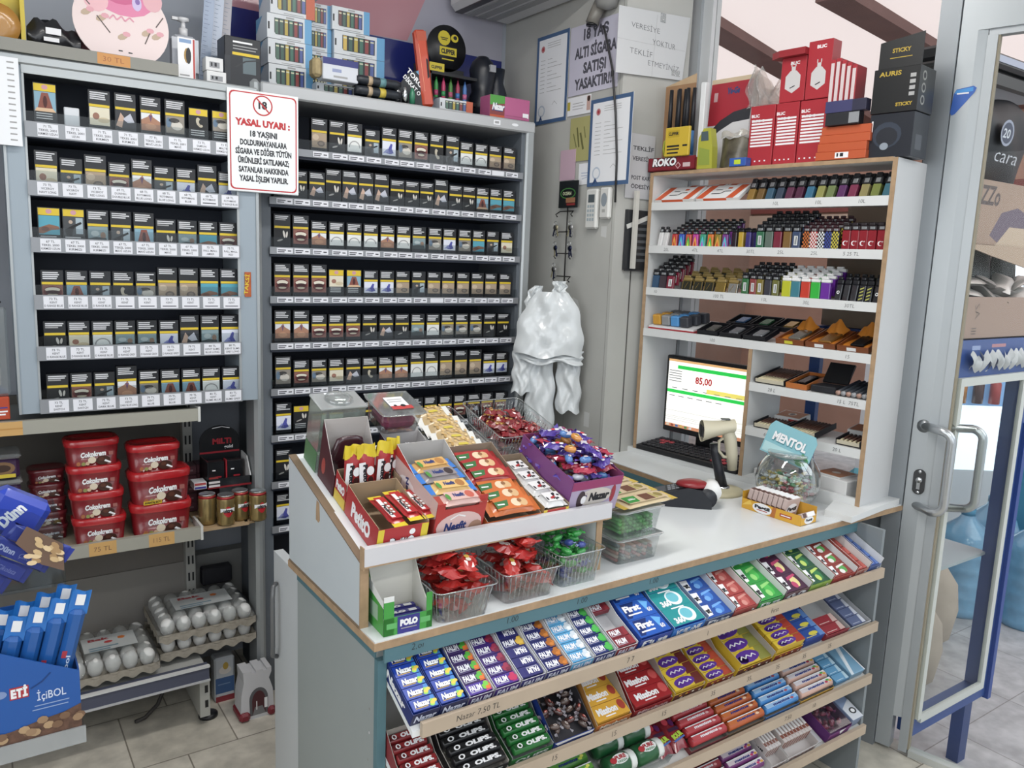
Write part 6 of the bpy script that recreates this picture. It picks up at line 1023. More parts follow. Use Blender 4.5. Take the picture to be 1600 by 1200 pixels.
for i in range(4): mb.rect(.1, .04 + .016 * i, .115, .05 + .016 * i, M('a8a8a8', .4), 1)
mb.plane((.125, 0, 0), (0, 1, 0), (0, 0, 1))
for i in range(3): mb.ell(.03, .03 + .032 * i, .013, .013, M('8a8a84', .4), 1).ell(.03, .03 + .032 * i, .008, .008, K_, 2)
mb.build('box_body', t); mb = MB().prism(((0, 0), (.118, 0), (.118, .09), (0, .075)), 0, .002, M('1a1b1d', .4), 'y'); mb.plane(*F0).text('STICKY', .06, .045, .011, GO, 1, wd=.05, bold=.03).rect(.03, .03, .09, .032, GO, 1); c = mb.build('hang_card', t, (0, .02, .118))
t = thing('plastic_wrap', 'crumpled clear plastic wrap above the first red charger box', 'plastic wrap', U(.415, .07, ZT + .187), URT); cr = clear('e8ded8', .28, .12, .14, 1.0); mb = MB()
for q in range(3): mb.grid(lambda a, b: ((a - .5) * .11 + .01 * sin(7 * b + q), .02 * sin(9 * a + 3 * q) + .012 * q, .13 * b * (.7 + .3 * sin(5 * a + q)) + .008 * sin(15 * a)), 14, 8, cr)
mb.build('wrap_sheet', t)
# ---------------------------------------------------------------- grey gondola under the narrow cabinet
GY = M('8b8c88', .5, .1); GB = M('6f6a64', .7, noise=.06, scale=3); GB2 = M('85817c', .7)
gd_ = thing('gondola_shelving', 'grey metal wall shelving with price rails under the narrow cigarette cabinet', 'shelving', (0, 0, 0))
mb = MB().box(-.6, .6, 2.77, 2.79, .1, .80, GB).box(-.6, .6, 2.77, 2.79, .8, 1.03, M('5d5953', .7)).box(-.6, .6, 2.765, 2.77, .12, .42, GB2); mb.build('back_panel', gd_)
mb = MB().box(.575, .605, 2.73, 2.765, .06, 1.03, M('a3a39e', .5)); mb.plane((.575, 2.73, 0), (1, 0, 0), (0, 0, 1))
for i in range(15): mb.rect(.006, .12 + .06 * i, .012, .15 + .06 * i, BLACK).rect(.019, .12 + .06 * i, .025, .15 + .06 * i, BLACK)
mb.build('upright', gd_)
for z, n in ((1.0, 0), (.636, 1)):
    sh = MB().box(-.6, .55, 2.415, 2.76, z - .004, z + .006, M('a3937c', .7) if n else GY).build('shelf', gd_)
    mb = MB().box(-.6, .555, 2.398, 2.415, z - .012, z + .025, M('9a988c', .5)).box(.549, .556, 2.395, 2.5, z - .014, z + .03, M('c8c8c4', .5)); mb.plane((0, 2.398, z), (1, 0, 0), (0, 0, 1)); TGC = M('c89a58', .6); TG2 = M('a8703a', .6)
    if n:
        for x, t_ in ((.285, '75 TL'), (.44, '115 TL')): mb.rect(x - .035, -.012, x + .035, .026, TGC, 1).text(t_, x, .0, .014, M('6a4a3a', .6), 2, wd=.045, bold=-.01)
    else: mb.rect(-.1, -.012, .11, .025, TGC, 1).rect(-.1, .004, .11, .008, M('b8843f', .6), 2)
    mb.build('price_rail', sh)
sh = MB().box(-.6, .56, 2.43, 2.76, .17, .2, M('b0b0ac', .5)).box(-.6, .565, 2.40, 2.432, .165, .207, M('4c5064', .5)).box(-.6, .567, 2.396, 2.41, .205, .211, M('cfd0d0', .4)).box(-.6, .567, 2.396, 2.41, .16, .166, M('b8b9bc', .4)).build('base_shelf', gd_)
mb = MB().box(.54, .57, 2.42, 2.76, .03, .17, M('a8a8a2', .5)).lathe([(.006, 0), (.006, .04)], STEEL, (.575, 2.47, 0), 8).lathe([(.03, 0), (.03, .008), (.02, .014), (0, .016)], BLACK, (.575, 2.47, 0), 16); mb.plane((.555, 2.4199, 0), (1, 0, 0), (0, 0, 1)).rect(0, .06, .01, .085, BLACK).rect(0, .11, .01, .135, BLACK); mb.build('base_leg', gd_)
# side bracket shelf of cardboard
bs = thing('cardboard_ledge', 'brown cardboard ledge fixed between the gondola and the wide cabinet', 'ledge', (.55, 2.40, .638)); mb = MB().box(.009, .15, .02, .3, 0, .008, M('a88c68', .8)).box(.14, .17, .03, .3, 0, .008, M('a88c68', .8)); mb.build('ledge_board', bs)
# spread tubs
CR_ = 'a8181e'
def spread(name, label, x, y, z, w_, h, d, small=False, group=None):
    t = thing(name, label, 'tub', (x, y, z), (0, 0, R(random.uniform(-4, 4))), group); red = M('7d141b' if not small else '6a1820', .3, coat=.3); lid = M('b01a20' if not small else '6f1f26', .25, coat=.4)
    def ring(a, b, z): return [(a * (abs(cos(q)) ** .55) * (1 if cos(q) > 0 else -1), b * (abs(sin(q)) ** .55) * (1 if sin(q) > 0 else -1), z) for q in [2 * pi * i / 24 for i in range(24)]]
    R0, R1 = ring(w_ * .43, d * .43, 0), ring(w_ * .475, d * .475, h * .74); mb = MB().add(R0 + R1, [tuple(range(24))] + [(i, (i + 1) % 24, 24 + (i + 1) % 24, 24 + i) for i in range(24)], red, True)
    y0 = -d * .448; mb.plane((-w_ * .36, y0 - .002, .004), (1, 0, 0), (0, -.045 * d / h, 1)); hh = h * .68; ww = w_ * .72
    mb.text('Çokokrem', ww * .48, hh * .5, hh * .26, W_, 3, wd=ww * .62, bold=.05, sl=.12, rot=.04).ell(ww * .12, hh * .15, ww * .05, hh * .11, M('a8603a', .4), 2).ell(ww * .24, hh * .13, ww * .05, hh * .1, M('8a8a4a', .4), 2).ell(ww * .34, hh * .14, ww * .05, hh * .1, M('c8a888', .4), 2)
    mb.ell(ww * .45, hh * .3, ww * .1, hh * .18, M('d8c8b0', .4), 2).ell(ww * .72, hh * .25, ww * .18, hh * .24, M('3f1f16', .4), 2).poly(((ww * .74, hh * .2), (ww * .9, hh * .06), (ww * .92, hh * .12), (ww * .78, hh * .28)), W_, 4).ell(ww * .68, hh * .32, ww * .07, hh * .1, M('5a2f20', .4), 3).rect(ww * .86, hh * .5, ww * .97, hh * .7, M('9a5a54', .4), 2)
    if 'yellow strip' in label: mb.rect(ww * .06, -.002, ww * .46, hh * .14, M('d0a820', .4), 3).text('AVANTAJ BOY', ww * .26, .001, hh * .09, K_, 4, wd=ww * .36, bold=.05)
    mb.build('tub_body', t)
    A, B, C_ = ring(w_ * .49, d * .49, h * .74), ring(w_ * .5, d * .5, h * .92), ring(w_ * .46, d * .46, h); D_ = ring(w_ * .42, d * .42, h * .97)
    n = 24; MB().add(A + B + C_ + D_, [(k * n + i, k * n + (i + 1) % n, (k + 1) * n + (i + 1) % n, (k + 1) * n + i) for k in range(3) for i in range(n)] + [tuple(3 * n + i for i in range(n))], lid, True).build('tub_lid', t); return t
for i in range(4): spread('spread_tub', f'red chocolate spread tub, {("bottom", "second from bottom", "third from bottom", "top")[i]} of the stack of four', .288 - .004 * i, 2.482, .643 + .0765 * i, .143, .079, .1, group='red chocolate spread tubs')
for i in range(2): spread('spread_tub', f'large red chocolate spread tub with yellow strip, {("bottom", "middle")[i]} of the stack of three', .453 - .002 * i, 2.482, .643 + .098 * i, .175, .1, .11, group='red chocolate spread tubs')
spread('spread_tub', 'red chocolate spread tub, top of the stack of three', .437, 2.482, .839, .148, .082, .1, group='red chocolate spread tubs')
for i in range(5): spread('small_spread_tub', f'small dark red spread tub behind, {ORD[i]} from the bottom of its stack', .168, 2.57, .643 + .042 * i, .098, .043, .085, True, group='small spread tubs')
for i in range(4):
    t = thing('cream_tub', f'violet cake tub with clear lid, {ORD[i]} from the shelf in its stack', 'tub', (.05, 2.5, .643 + .072 * i), (0, 0, 0), 'violet cake tubs'); mb = MB().box(-.05, .05, -.05, .05, 0, .055, M('3a2244', .4), .008); mb.plane((-.05, -.05, 0), (1, 0, 0), (0, 0, 1)).ell(.06, .03, .03, .018, M('7a5a3a', .5)).ell(.06, .03, .02, .01, M('3a2418', .5), 2).rect(.05, .004, .09, .014, M('c8b02a', .5), 2); mb.build('tub_body', t); MB().box(-.055, .055, -.055, .055, .055, .068, clear('d0d4d4', .3, .08, .2), .006).build('tub_lid', t)
tag(MB().box(0, .11, 0, .06, 0, .012, M('a8a8aa', .5)).box(.03, .13, .02, .08, -.03, 0, M('23242c', .5)).build('folded_bag', None, (.34, 2.62, .90), (0, 0, 0)), 'dark folded pack with pale top on the wall behind the spread tubs', 'pack') if 0 else None
# dark red cartons, cigarette filter packs, cans and the black display
for i in range(3):
    for j in range(5):
        mb = MB().box(0, .036, 0, .06, 0, .03, M('4f2a34', .4, noise=.15), .002); mb.plane(*F0).rect(.003, .003, .033, .027, M('5a323c', .4)).rect(.01, .012, .024, .018, M('8a6a70', .5), 2); o = mb.build('filter_carton', None, (.552 + .0375 * i, 2.60 + .01 * i, .6475 + .0305 * j)); tag(o, f'dark red filter carton behind the cans, {ORD[i]} column, {ORD[j]} from the bottom', 'carton', 'dark red filter cartons')
def can(label, x, y, turn=0):
    t = thing('drink_can', label, 'drink can', (x, y, .6475), (0, 0, turn), 'gold drink cans'); g = M('a08a58', .25, .7); mb = MB().lathe([(.024, 0), (.027, .006), (.027, .082), (.0235, .092)], g, (0, 0, 0), 20); 
    def cyl(pts, m, l): mb.add([((.0272 + l * .0003) * sin(a), -(.0272 + l * .0003) * cos(a), z) for a, z in pts], [tuple(range(len(pts)))], m)
    for q in range(6): a = -.5 + q * .17; cyl([(a, .04 - .012 * sin(pi * q / 6)), (a + .17, .04 - .012 * sin(pi * (q + 1) / 6)), (a + .17, .045 + .018 * sin(pi * (q + 1) / 6)), (a, .045 + .018 * sin(pi * q / 6))], M('b8222a', .35), 1)
    for q in range(6): a = -.85 + q * .28; cyl([(a, .043 + .004 * (q % 2)), (a + .28, .043 + .004 * ((q + 1) % 2)), (a + .28, .056), (a, .056)], W_, 2)
    mb.build('can_body', t); mb = MB(); vs, fs, W = text2d('ultra', .05); mb.add([((.0285) * sin((a - W / 2) * .011 / .0285), -.0285 * cos((a - W / 2) * .011 / .0285), .044 + b * .011) for a, b in vs], fs, K_); mb.build('can_print', t); MB().lathe([(.0238, .092), (.0245, .095), (.0215, .0965), (.02, .094), (0, .094)], STEEL, (0, 0, 0), 20).lathe([(.0272, .084), (.024, .091)], M('a82a30', .3, .4), (0, 0, 0), 20).build('can_top', t)
for i, (x, y, tn) in enumerate(((.586, 2.468, 2.2), (.634, 2.436, 0), (.684, 2.462, .4), (.731, 2.432, .2))): can(f'gold energy drink can with red round badge, {ORD[i]} from the spread tubs', x, y, tn)
for i in range(4): tag(MB().box(0, .038, 0, .05, 0, .011, M(('d0d0d4', 'b03a3a', 'c8c8cc', 'b03a3a')[i], .5), .001).plane(*F0).rect(.002, .002, .036, .009, M(('3a3a8a', 'd0c8c8', 'a83a3a', 'd0c8c8')[i], .5)).build('flat_pack', None, (.556 + .042 * (i % 2), 2.50, .748 + .0115 * (i // 2)), (0, 0, 0)), f'flat red and white pack on the cans, {("lower", "upper")[i // 2]} layer {("by the tubs", "by the display")[i % 2]}', 'flat pack', 'flat red and white packs')
t = thing('black_display', 'black display with rounded header and red trim standing over the cans', 'display', (.597, 2.50, .745)); KD = M('15171c', .35)
MB().box(0, .135, 0, .1, 0, .006, M('8a1c24', .4)).box(0, .135, 0, .004, .006, .03, KD).box(0, .004, 0, .1, .006, .085, KD).prism(((0, .006), (.1, .006), (.1, .09), (.04, .085), (0, .03)), .131, .135, M('c8c8c8', .4), 'x').build('tray_body', t)
mb = MB().prism([(.0, .006), (.125, .006), (.125, .13)] + [(.0625 + .0625 * cos(R(a)), .13 + .05 * sin(R(a))) for a in range(15, 180, 15)] + [(0, .13)], .096, .1, KD, 'y'); mb.plane((0, .0955, 0), (1, 0, 0), (0, 0, 1)).rect(.0, .09, .125, .096, M('a82430', .4)).text('MiLTi', .07, .12, .018, M('a82430', .4), 1, wd=.06, bold=.05).text('gold', .09, .104, .01, W_, 1, wd=.028, bold=.03).line([(.04, .172), (.07, .176), (.095, .17)], .002, W_, 1); mb.build('header_card', t)
for i in range(2): mb = MB().box(.012 + .058 * i, .062 + .058 * i, .04, .07, .007, .075, KD, .002).box(.008 + .058 * i, .012 + .058 * i, .04, .07, .007, .078, M('a82430', .4)); mb.plane((.012 + .058 * i, .0398, .007), (1, 0, 0), (0, 0, 1)).rect(.012, .038, .022, .042, W_).rect(.02, .015, .04, .02, M('a82430', .4)); mb.build('boxed_filter', t)
# eggs
EGG = M('dcdcda', .35, .0, .5); PULP = M('a0988a', .9, noise=.2, scale=60, bump=.3); EM = {}
def egg_tray(label, x, y, z, nx, ny, rz=0, seed=1, wrap=True):
    t = thing('egg_tray', label, 'egg tray', (x, y, z), (0, 0, rz), 'egg trays'); P_ = .047; W = nx * P_; D = ny * P_
    mb = MB(); nu, nv = nx * 6, ny * 6; mb.grid(lambda a, b: ((a - .5) * (W + .016), (b - .5) * (D + .016), .020 + .009 * (cos(2 * pi * a * nx) + cos(2 * pi * b * ny)) if 0 < a < 1 and 0 < b < 1 else .033 + .005 * cos(2 * pi * (a * nx if b in (0, 1) else b * ny))), nu, nv, PULP); 
    mb.grid(lambda a, b: ((a - .5) * (W + .012), -(D + .012) / 2 - .001, .036 * (1 - b) + b * (.004 + .012 * (cos(2 * pi * a * nx) + 1) / 2)), nu, 3, PULP); mb.grid(lambda a, b: ((W + .012) / 2 + .001, (a - .5) * (D + .012), .036 * (1 - b) + b * (.004 + .012 * (cos(2 * pi * a * ny) + 1) / 2)), nv, 3, PULP); mb.grid(lambda a, b: (-(W + .012) / 2 - .001, (a - .5) * (D + .012), .036 * (1 - b) + b * (.004 + .012 * (cos(2 * pi * a * ny) + 1) / 2)), nv, 3, PULP)
    for i in range(nx):
        for j in range(ny): mb.lathe([(.008, 0), (.012, .012)], PULP, ((i - nx / 2 + .5) * P_, (j - ny / 2 + .5) * P_, 0), 6)
    mb.build('pulp_tray', t)
    for i in range(nx):
        for j in range(ny):
            if 'e' not in EM:
                e = MB().lathe([(.0212 * sin(q) * (1 - .13 * cos(q)), .029 - .029 * cos(q)) for q in [pi * k / 12 for k in range(13)]], EGG, (0, 0, 0), 16).build('egg'); EM['e'] = e.data; bpy.data.objects.remove(e)
            o = bpy.data.objects.new('egg', EM['e']); COL.objects.link(o); o.matrix_world = Matrix.Translation((x, y, z)) @ Matrix.Rotation(rz, 4, 'Z') @ Matrix.Translation(((i - nx / 2 + .5) * P_, (j - ny / 2 + .5) * P_, .0175)) @ Matrix.Rotation(random.uniform(-.12, .12), 4, 'X'); tag(o, f'white egg, {ORD[j]} row from the front, {ORD[i]} in row, {label.split(",")[0]}', 'egg', 'white eggs')
    if wrap:
        f = MB().grid(lambda a, b: ((a - .5) * (W + .018), (b - .5) * (D + .018), .078 + .003 * sin(11 * a) * sin(9 * b) - .03 * max(0, abs(2 * a - 1) ** 8) - .03 * max(0, abs(2 * b - 1) ** 8)), 16, 16, clear('f0f2f2', .2, .06, .03, .5)); f.build('film', t)
        mb = MB(); mb.plane((-W * .3, -D * .26, .0815), (1, 0, 0), (0, 1, 0)); mb.rect(0, .0, W * .62, D * .42, clear('b8ccd4', .15, .1, .5)).text('Yumurta' if 0 else 'Bak', W * .2, D * .3, .016, M('a83038', .5), 2, wd=W * .25, bold=.04).ell(W * .46, D * .28, .012, .011, M('c86a2a', .5), 2, 5).ell(W * .3, D * .22, .012, .008, M('b83a3a', .5), 2).rect(W * .06, D * .08, W * .4, D * .11, M('5a7a8a', .5), 2).rect(W * .06, D * .02, W * .3, D * .05, M('5a7a8a', .5), 2); mb.build('printed_label', t)
egg_tray('egg tray on the gondola base', .305, 2.55, .2125, 5, 5, .0)
egg_tray('lower egg tray of the pair', .585, 2.595, .2125, 6, 5, -.0, wrap=False); egg_tray('upper egg tray of the pair', .583, 2.59, .2725, 6, 5, -.0)
bx = thing('wall_box', 'grey white panel on the lower wall right of the shelving upright', 'panel', (.62, 2.80, .12)); MB().box(0, .22, 0, .05, 0, .3, M('8f8f8c', .7)).build('panel_board', bx)
tag(MB().box(0, .1, 0, .04, 0, .06, M('1c1d24', .5), .004).build('black_box', None, (.625, 2.72, .335), (0, 0, 0)), 'black box behind the upper egg tray', 'box')
# bag and castle on the floor
t = thing('goods_bag', 'blue and white upright goods bag with red foot on the floor beside the shelving leg', 'bag', (.612, 2.53, 0)); mb = MB().box(0, .066, 0, .05, 0, .155, M('b8bcc0', .5), .006); mb.plane(*F0).rect(.003, .03, .063, .085, M('3a5a8a', .5)).rect(.003, 0, .063, .02, M('8a2a34', .5)).ell(.034, .11, .02, .014, M('d8d0c8', .5), 2).ell(.036, .125, .009, .013, M('b8963a', .5), 3).rect(.01, .06, .05, .064, M('6a84a8', .5), 3); mb.build('bag_body', t)
t = thing('toy_castle', 'white castle-shaped box with arched doorway and red base on the floor', 'toy castle', (.652, 2.378, 0)); cw = M('c4c4c8', .5); mb = MB().prism([(.0, .0), (.108, 0), (.104, .09), (.092, .13), (.1, .15), (.1, .165), (.085, .165), (.085, .158), (.074, .158), (.074, .165), (.05, .165), (.05, .158), (.036, .158), (.036, .165), (.01, .165), (.012, .13), (.004, .09)], 0, .07, cw, 'y'); mb.build('castle_wall', t)
mb = MB(); mb.plane((0, -.0004, 0), (1, 0, 0), (0, 0, 1)); mb.poly([(.03, .012)] + [(.058 + .03 * cos(R(a)), .065 + .04 * sin(R(a))) for a in range(180, -1, -15)] + [(.088, .012)], M('5a5a5e', .5)).poly([(.038, .012)] + [(.058 + .021 * cos(R(a)), .06 + .034 * sin(R(a))) for a in range(180, -1, -15)] + [(.08, .012)], M('4f2228', .5), 2).poly(((.038, .012), (.08, .012), (.07, .04), (.046, .04)), M('77777a', .5), 3).rect(.05, .03, .053, .06, W_, 4).rect(.076, .03, .086, .065, W_, 4); mb.build('doorway', t)
MB().box(-.004, .03, -.012, .08, 0, .03, M('7d1f2c', .5), .008).build('tower_base', t); MB().box(.086, .112, -.012, .08, 0, .03, M('7d1f2c', .5), .008).build('tower_base', t)
# hook under the base shelf
tag(MB().tube([(.46, 2.58, .14), (.47, 2.57, .09), (.44, 2.55, .04), (.40, 2.54, .012), (.37, 2.53, .012)], .006, M('3a3634', .6), 6).build('loose_cable', None), 'dark loose cable end hanging under the gondola base shelf', 'cable')
# blue sweet bins in the near corner
GBN = clear('eef2f5', .03, .06)
t = thing('clear_bin', 'slanted clear plastic bin with nut picture holding blue bars at the near left', 'bin', (.135, 1.70, .83))
mb = MB().prism(((-.27, 0), (.0, 0), (.0, .115), (-.05, .155), (-.27, .22)), -.0, .003, GBN, 'y').box(-.27, 0, 0, .2, 0, .003, GBN).box(-.003, 0, .003, .2, 0, .12, GBN).box(-.27, 0, .197, .2, .003, .12, GBN); mb.build('bin_body', t)
mb = MB(); mb.plane((-.1, -.0006, .03), (1, 0, 0), (0, 0, 1)); mb.poly(((.02, .07), (.04, .1), (.098, .055), (.098, .0), (.06, .02)), M('6a5040', .6)); rr = random.Random(4)
for i in range(16): u, v = rr.uniform(0, 1), rr.uniform(0, 1); mb.ell(.04 + .052 * u, .025 + .045 * v * (1.2 - u * .6) + .0, .009, .005, M(rr.choice(('c8a878', 'a88458', 'd8bc90')), .5), 2 + .4 * i, 8, rr.uniform(-1, 0))
mb.build('nut_picture', t)
def cok(mb, L, d): mb.rect(0, 0, L, d, M('2438a0', .35)).text('Dünn', L * .3, d * .3, d * .44, M('b8bce0', .4), 2, wd=L * .3, bold=.04).text('Çikolata', L * .7, d * .3, d * .4, M('8a90cc', .4), 2, wd=L * .34, bold=.0, sl=.25)
for i in range(4): putb(bar('chocolate_bar', 'dun', .128, .034, .018, '2438a4', '2438a4', cok, .008), Matrix.Translation((-.02 - .042 * i + .005, 1.71 + .004 * i, .93 - .028 * i + .045)) @ Matrix.Rotation(R(90), 4, 'X'), 0, f'blue chocolate bar slanting in the clear bin, {ORD[i]} from the top', 'chocolate bar', 'blue bars in the clear bin'); 
for i, o in enumerate([o for o in COL.objects if o.name.startswith('chocolate_bar')]): o.matrix_world = Matrix.Translation((.006 - .05 * i, 1.703 + .003, .968 - .026 * i)) @ Matrix.Rotation(R(34), 4, 'Y') @ Matrix.Rotation(R(90), 4, 'X') if 0 else Matrix.Translation((.032 - .036 * i, 1.726, .943 - .014 * i)) @ Matrix.Rotation(R(36), 4, 'Y') @ Matrix.Rotation(R(90), 4, 'X')
mb = MB().box(0, .1, 0, .05, 0, .085, M('2440b8', .35, coat=.3), .012); mb.plane((0, 0, 0), (1, 0, 0), (0, 0, 1)).text('Dünn', .05, .04, .022, W_, 2, wd=.05, bold=.05, rot=R(70)); o = mb.build('chocolate_pack'); o.matrix_world = Matrix.Translation((-.005, 1.728, .962)) @ Matrix.Rotation(R(32), 4, 'Y'); tag(o, 'bright blue chocolate pack with white lettering on top in the clear bin', 'chocolate pack')
BB = M('1a55a8', .4)
t = thing('wafer_display_box', 'blue wafer display box with diagonal top and hazelnut base at the near corner', 'display box', (.15, 1.70, .49))
mb = MB().prism(((-.4, .035), (.0, .035), (0, .155), (-.02, .165), (-.15, .235), (-.4, .3)), 0, .003, BB, 'y').box(-.4, 0, .14, .143, .03, .26, BB).box(-.003, 0, .003, .14, .03, .16, M('174a94', .4)); mb.plane((-.15, -.0004, 0), (1, 0, 0), (0, 0, 1)).rect(.03, .125, .062, .15, M('b02a34', .4)).text('ETİ', .046, .129, .017, W_, 2, wd=.028, bold=.06).ell(.014, .14, .012, .008, M('7a90c0', .4)).text('İçiBOL', .1, .112, .017, M('c8d4ec', .4), 2, wd=.05, bold=.01).rect(.07, .1, .13, .102, M('8aa4d0', .4)).rect(.066, .092, .128, .094, M('8aa4d0', .4)).line([(.065, .14), (.085, .15), (.1, .165)], .003, M('0f3c80', .4))
nt = M('6a4a3a', .7, noise=.5, scale=60); mb.poly(((-.25, .035), (.15, .035), (.15, .085), (.12, .075), (.08, .07), (.03, .06), (-.05, .055), (-.25, .05)), nt, 2)
for i in range(26): u = rr.uniform(-.1, .148); mb.ell(u, .045 + .022 * rr.random() * (1 + u * 2), .01, .008, M(rr.choice(('9a7a5a', '7a5a42', 'b0906a')), .6), 3 + .3 * i, 8)
mb.build('box_body', t); MB().box(-.4, .004, -.006, .15, 0, .035, GBN).box(-.4, .006, -.007, -.0035, 0, .036, clear('e0e4ea', .18, .05, .25)).build('clear_base', t)
def ici(mb, L, d): mb.rect(0, 0, L, d, M('1f63b4', .3)).rect(L * .12, d * .4, L * .2, d * .75, M('b83040', .4), 2).text('içibol', L * .34, d * .3, d * .4, M('c8d8f0', .4), 2, wd=L * .2)
for i in range(8):
    r = i // 4; q = i % 4; x, y = .112 - .037 * (3 - q) - .022 * r, 1.735 + .045 * r
    t = thing('wafer_stick', f'blue wafer stick pack with white tag standing in the blue display, {("front", "rear")[r]} row {ORD[q]}', 'wafer pack', (x, y, .56 + .01 * q), (R(3), R(14), 0), 'blue wafer packs'); b5 = M('1a58a6', .35, coat=.3)
    mb = MB().box(-.015, .015, -.01, .012, 0, .18, b5, .008); mb.plane((-.015, -.0102, 0), (1, 0, 0), (0, 0, 1)).rect(.004, .08, .013, .095, M('b03040', .4)).text('içibol', .02, .06, .008, M('c8d8f0', .4), 1, wd=.05, rot=R(90)); mb.build('pack_body', t)
    MB().grid(lambda a, b: (-.018 + .036 * a, .004 * sin(8 * a) * b, .17 + .05 * b), 8, 3, M('1f74cc', .35, coat=.3)).build('crimped_top', t); MB().box(-.008, .008, -.004, -.002, .19, .212, W_).build('white_tag', t)
# edge of the neighbouring shelves
mb = MB().box(-.02, .085, 0, .05, 0, .06, M('b8401f', .4), .002); mb.plane((-.02, 0, 0), (1, 0, 0), (0, 0, 1)).rect(.06, .02, .1, .024, W_).rect(.06, .03, .1, .034, M('4a3a8a', .4)).rect(.06, .012, .095, .016, W_); tag(mb.build('red_carton', None, (.0, 2.42, 1.0275), (0, 0, 0)), 'orange-red carton at the picture edge beside the narrow cabinet foot', 'carton')
t = thing('toy_blister', 'clear blister pack with yellow and green toy beside the narrow cabinet', 'blister pack', (.0, 2.425, 1.09)); MB().box(-.05, .09, 0, .03, 0, .232, clear('dfe6ea', .2, .05, .1), .006).build('blister', t); MB().box(-.02, .07, .008, .02, .09, .15, M('5a5a24', .5), .01).box(.03, .06, .006, .01, .12, .126, M('c8b82a', .4)).box(.02, .07, .008, .024, .02, .08, M('b8b4b0', .5), .012).build('toy', t)
tag(MB().box(-.05, .07, 0, .03, 0, .16, M('a8301f', .4), .004).plane((-.05, 0, 0), (1, 0, 0), (0, 0, 1)).ell(.11, .09, .03, .04, M('5a1a14', .4)).ell(.12, .09, .012, .015, M('c89a2a', .4), 2).build('red_bag', None, (.0, 2.42, 1.495), (0, 0, 0)), 'red snack pack hung at the picture edge beside the narrow cabinet', 'snack pack')
tag(MB().box(-.06, .086, .04, .06, 0, .025, M('b8b8b2', .5)).tube([(.02, .0, -.13), (.07, .0, -.12), (.078, .0, -.13), (.07, 0, -.14)], .003, K_, 6).tube([(.02, .05, -.12), (.02, 0, -.13)], .003, K_, 6).box(.015, .025, .045, .055, -.3, .0, GY).build('peg_rail', None, (.0, 2.42, 1.465), (0, 0, 0)), 'pale peg rail with a black hook beside the narrow cabinet', 'rail')
t = thing('price_list', 'white printed price list sheet taped beside the narrow cabinet top', 'paper', (.046, 2.396, 1.725)); mb = MB().box(-.1, .1, 0, .0015, 0, .21, PAPER); mb.plane((-.1, 0, 0), (1, 0, 0), (0, 0, 1))
for i in range(14): mb.rect(.01, .012 + .0142 * i, .15, .0145 + .0142 * i, GR).rect(.175, .012 + .0142 * i, .19, .0155 + .0142 * i, GR)
mb.build('sheet', t)
# ---------------------------------------------------------------- on top of the narrow cabinet
t = thing('upper_shelf', 'dark grey shelf edge with orange price tag above the narrow cabinet', 'shelf', (0, 0, 0)); MB().box(-.6, .52, 2.41, 2.78, 1.953, 1.963, GY).build('shelf_board', t); mb = MB().box(-.6, .52, 2.396, 2.41, 1.951, 1.981, M('85847c', .5)); mb.plane((0, 2.396, 0), (1, 0, 0), (0, 0, 1)).rect(.322, 1.952, .4, 1.98, M('c88a4a', .6)).text('30 TL', .36, 1.96, .013, M('9a5a3a', .6), 2, wd=.05, bold=-.01); mb.build('price_rail', t)
ZS = 1.964
t = thing('tape_dispenser', 'yellow carton frame with a brown tape roll on the upper shelf', 'tape', (.08, 2.46, ZS)); YB = M('c8b02a', .4); MB().box(-.15, .09, 0, .05, 0, .006, YB).box(.08, .09, 0, .05, .006, .14, YB).box(-.15, .09, .045, .05, .006, .14, YB).build('box_frame', t); MB().lathe([(.022, -.024), (.05, -.024), (.05, .024), (.022, .024)], M('b07a30', .25, coat=.3), (.03, .02, .058), 24, 'y').build('tape_roll', t)
for q, (a, b) in enumerate(((.06, .0), (.085, .03))): t2 = MB().lathe([(.026, -.018), (.044, -.018), (.044, .018), (.026, .018)], M('a87838', .3), (.0, 0, .0), 20, 'y').build('tape_roll', None, (.04, 2.49, ZS + .155), (0, 0, 0)) if q == 0 else None; (tag(t2, 'upper brown tape roll lying over the yellow carton frame', 'tape') if t2 else None)
t = thing('black_pouch', 'crumpled black pouch with white print on the upper shelf beside the tape', 'pouch', (.235, 2.5, ZS + .012)); mb = MB().grid(lambda a, b: ((a - .5) * .12, -.025 * sin(pi * b), .03 + .055 * b * (.7 + .3 * sin(4 * a)) - .03 * (1 - b) + .008 * sin(17 * a + 5 * b)), 14, 8, M('1c1d22', .35, coat=.3)).grid(lambda a, b: ((a - .5) * .12, .02 * sin(pi * b), .085 * b * (.7 + .3 * sin(4 * a))), 10, 5, M('1c1d22', .4)); mb.plane((-.02, -.03, .03), (1, 0, 0), (0, 0, 1)).rect(0, .014, .035, .03, W_, 1).rect(-.005, -.004, .03, .006, W_, 1); mb.build('pouch_body', t)
t = thing('gift_board', 'round pink and white gift board with roses leaning on the upper shelf', 'gift board', (.395, 2.455, ZS), (R(-8), 0, 0)); PKW = M('ddc8c6', .4); mb = MB(); ps = [(.118 * cos(R(a)), .112 + .112 * sin(R(a))) for a in range(-60, 241, 12)]; ps = [(.118 * cos(R(a)), max(.004, .115 + .115 * sin(R(a)))) for a in range(0, 360, 10)]
mb.prism(ps, 0, .004, PKW, 'y'); mb.plane(*F0).ell(.01, .185, .075, .05, M('d8709a', .4)).ell(.0, .2, .05, .035, M('c84a80', .4), 2).ell(.04, .175, .012, .02, M('c0b0d8', .4), 3).ell(.042, .18, .006, .008, M('7a5aa8', .4), 4).ell(-.06, .165, .03, .03, M('dfa8b0', .4), 2).ell(.08, .19, .025, .03, M('d8a0a8', .4), 2)
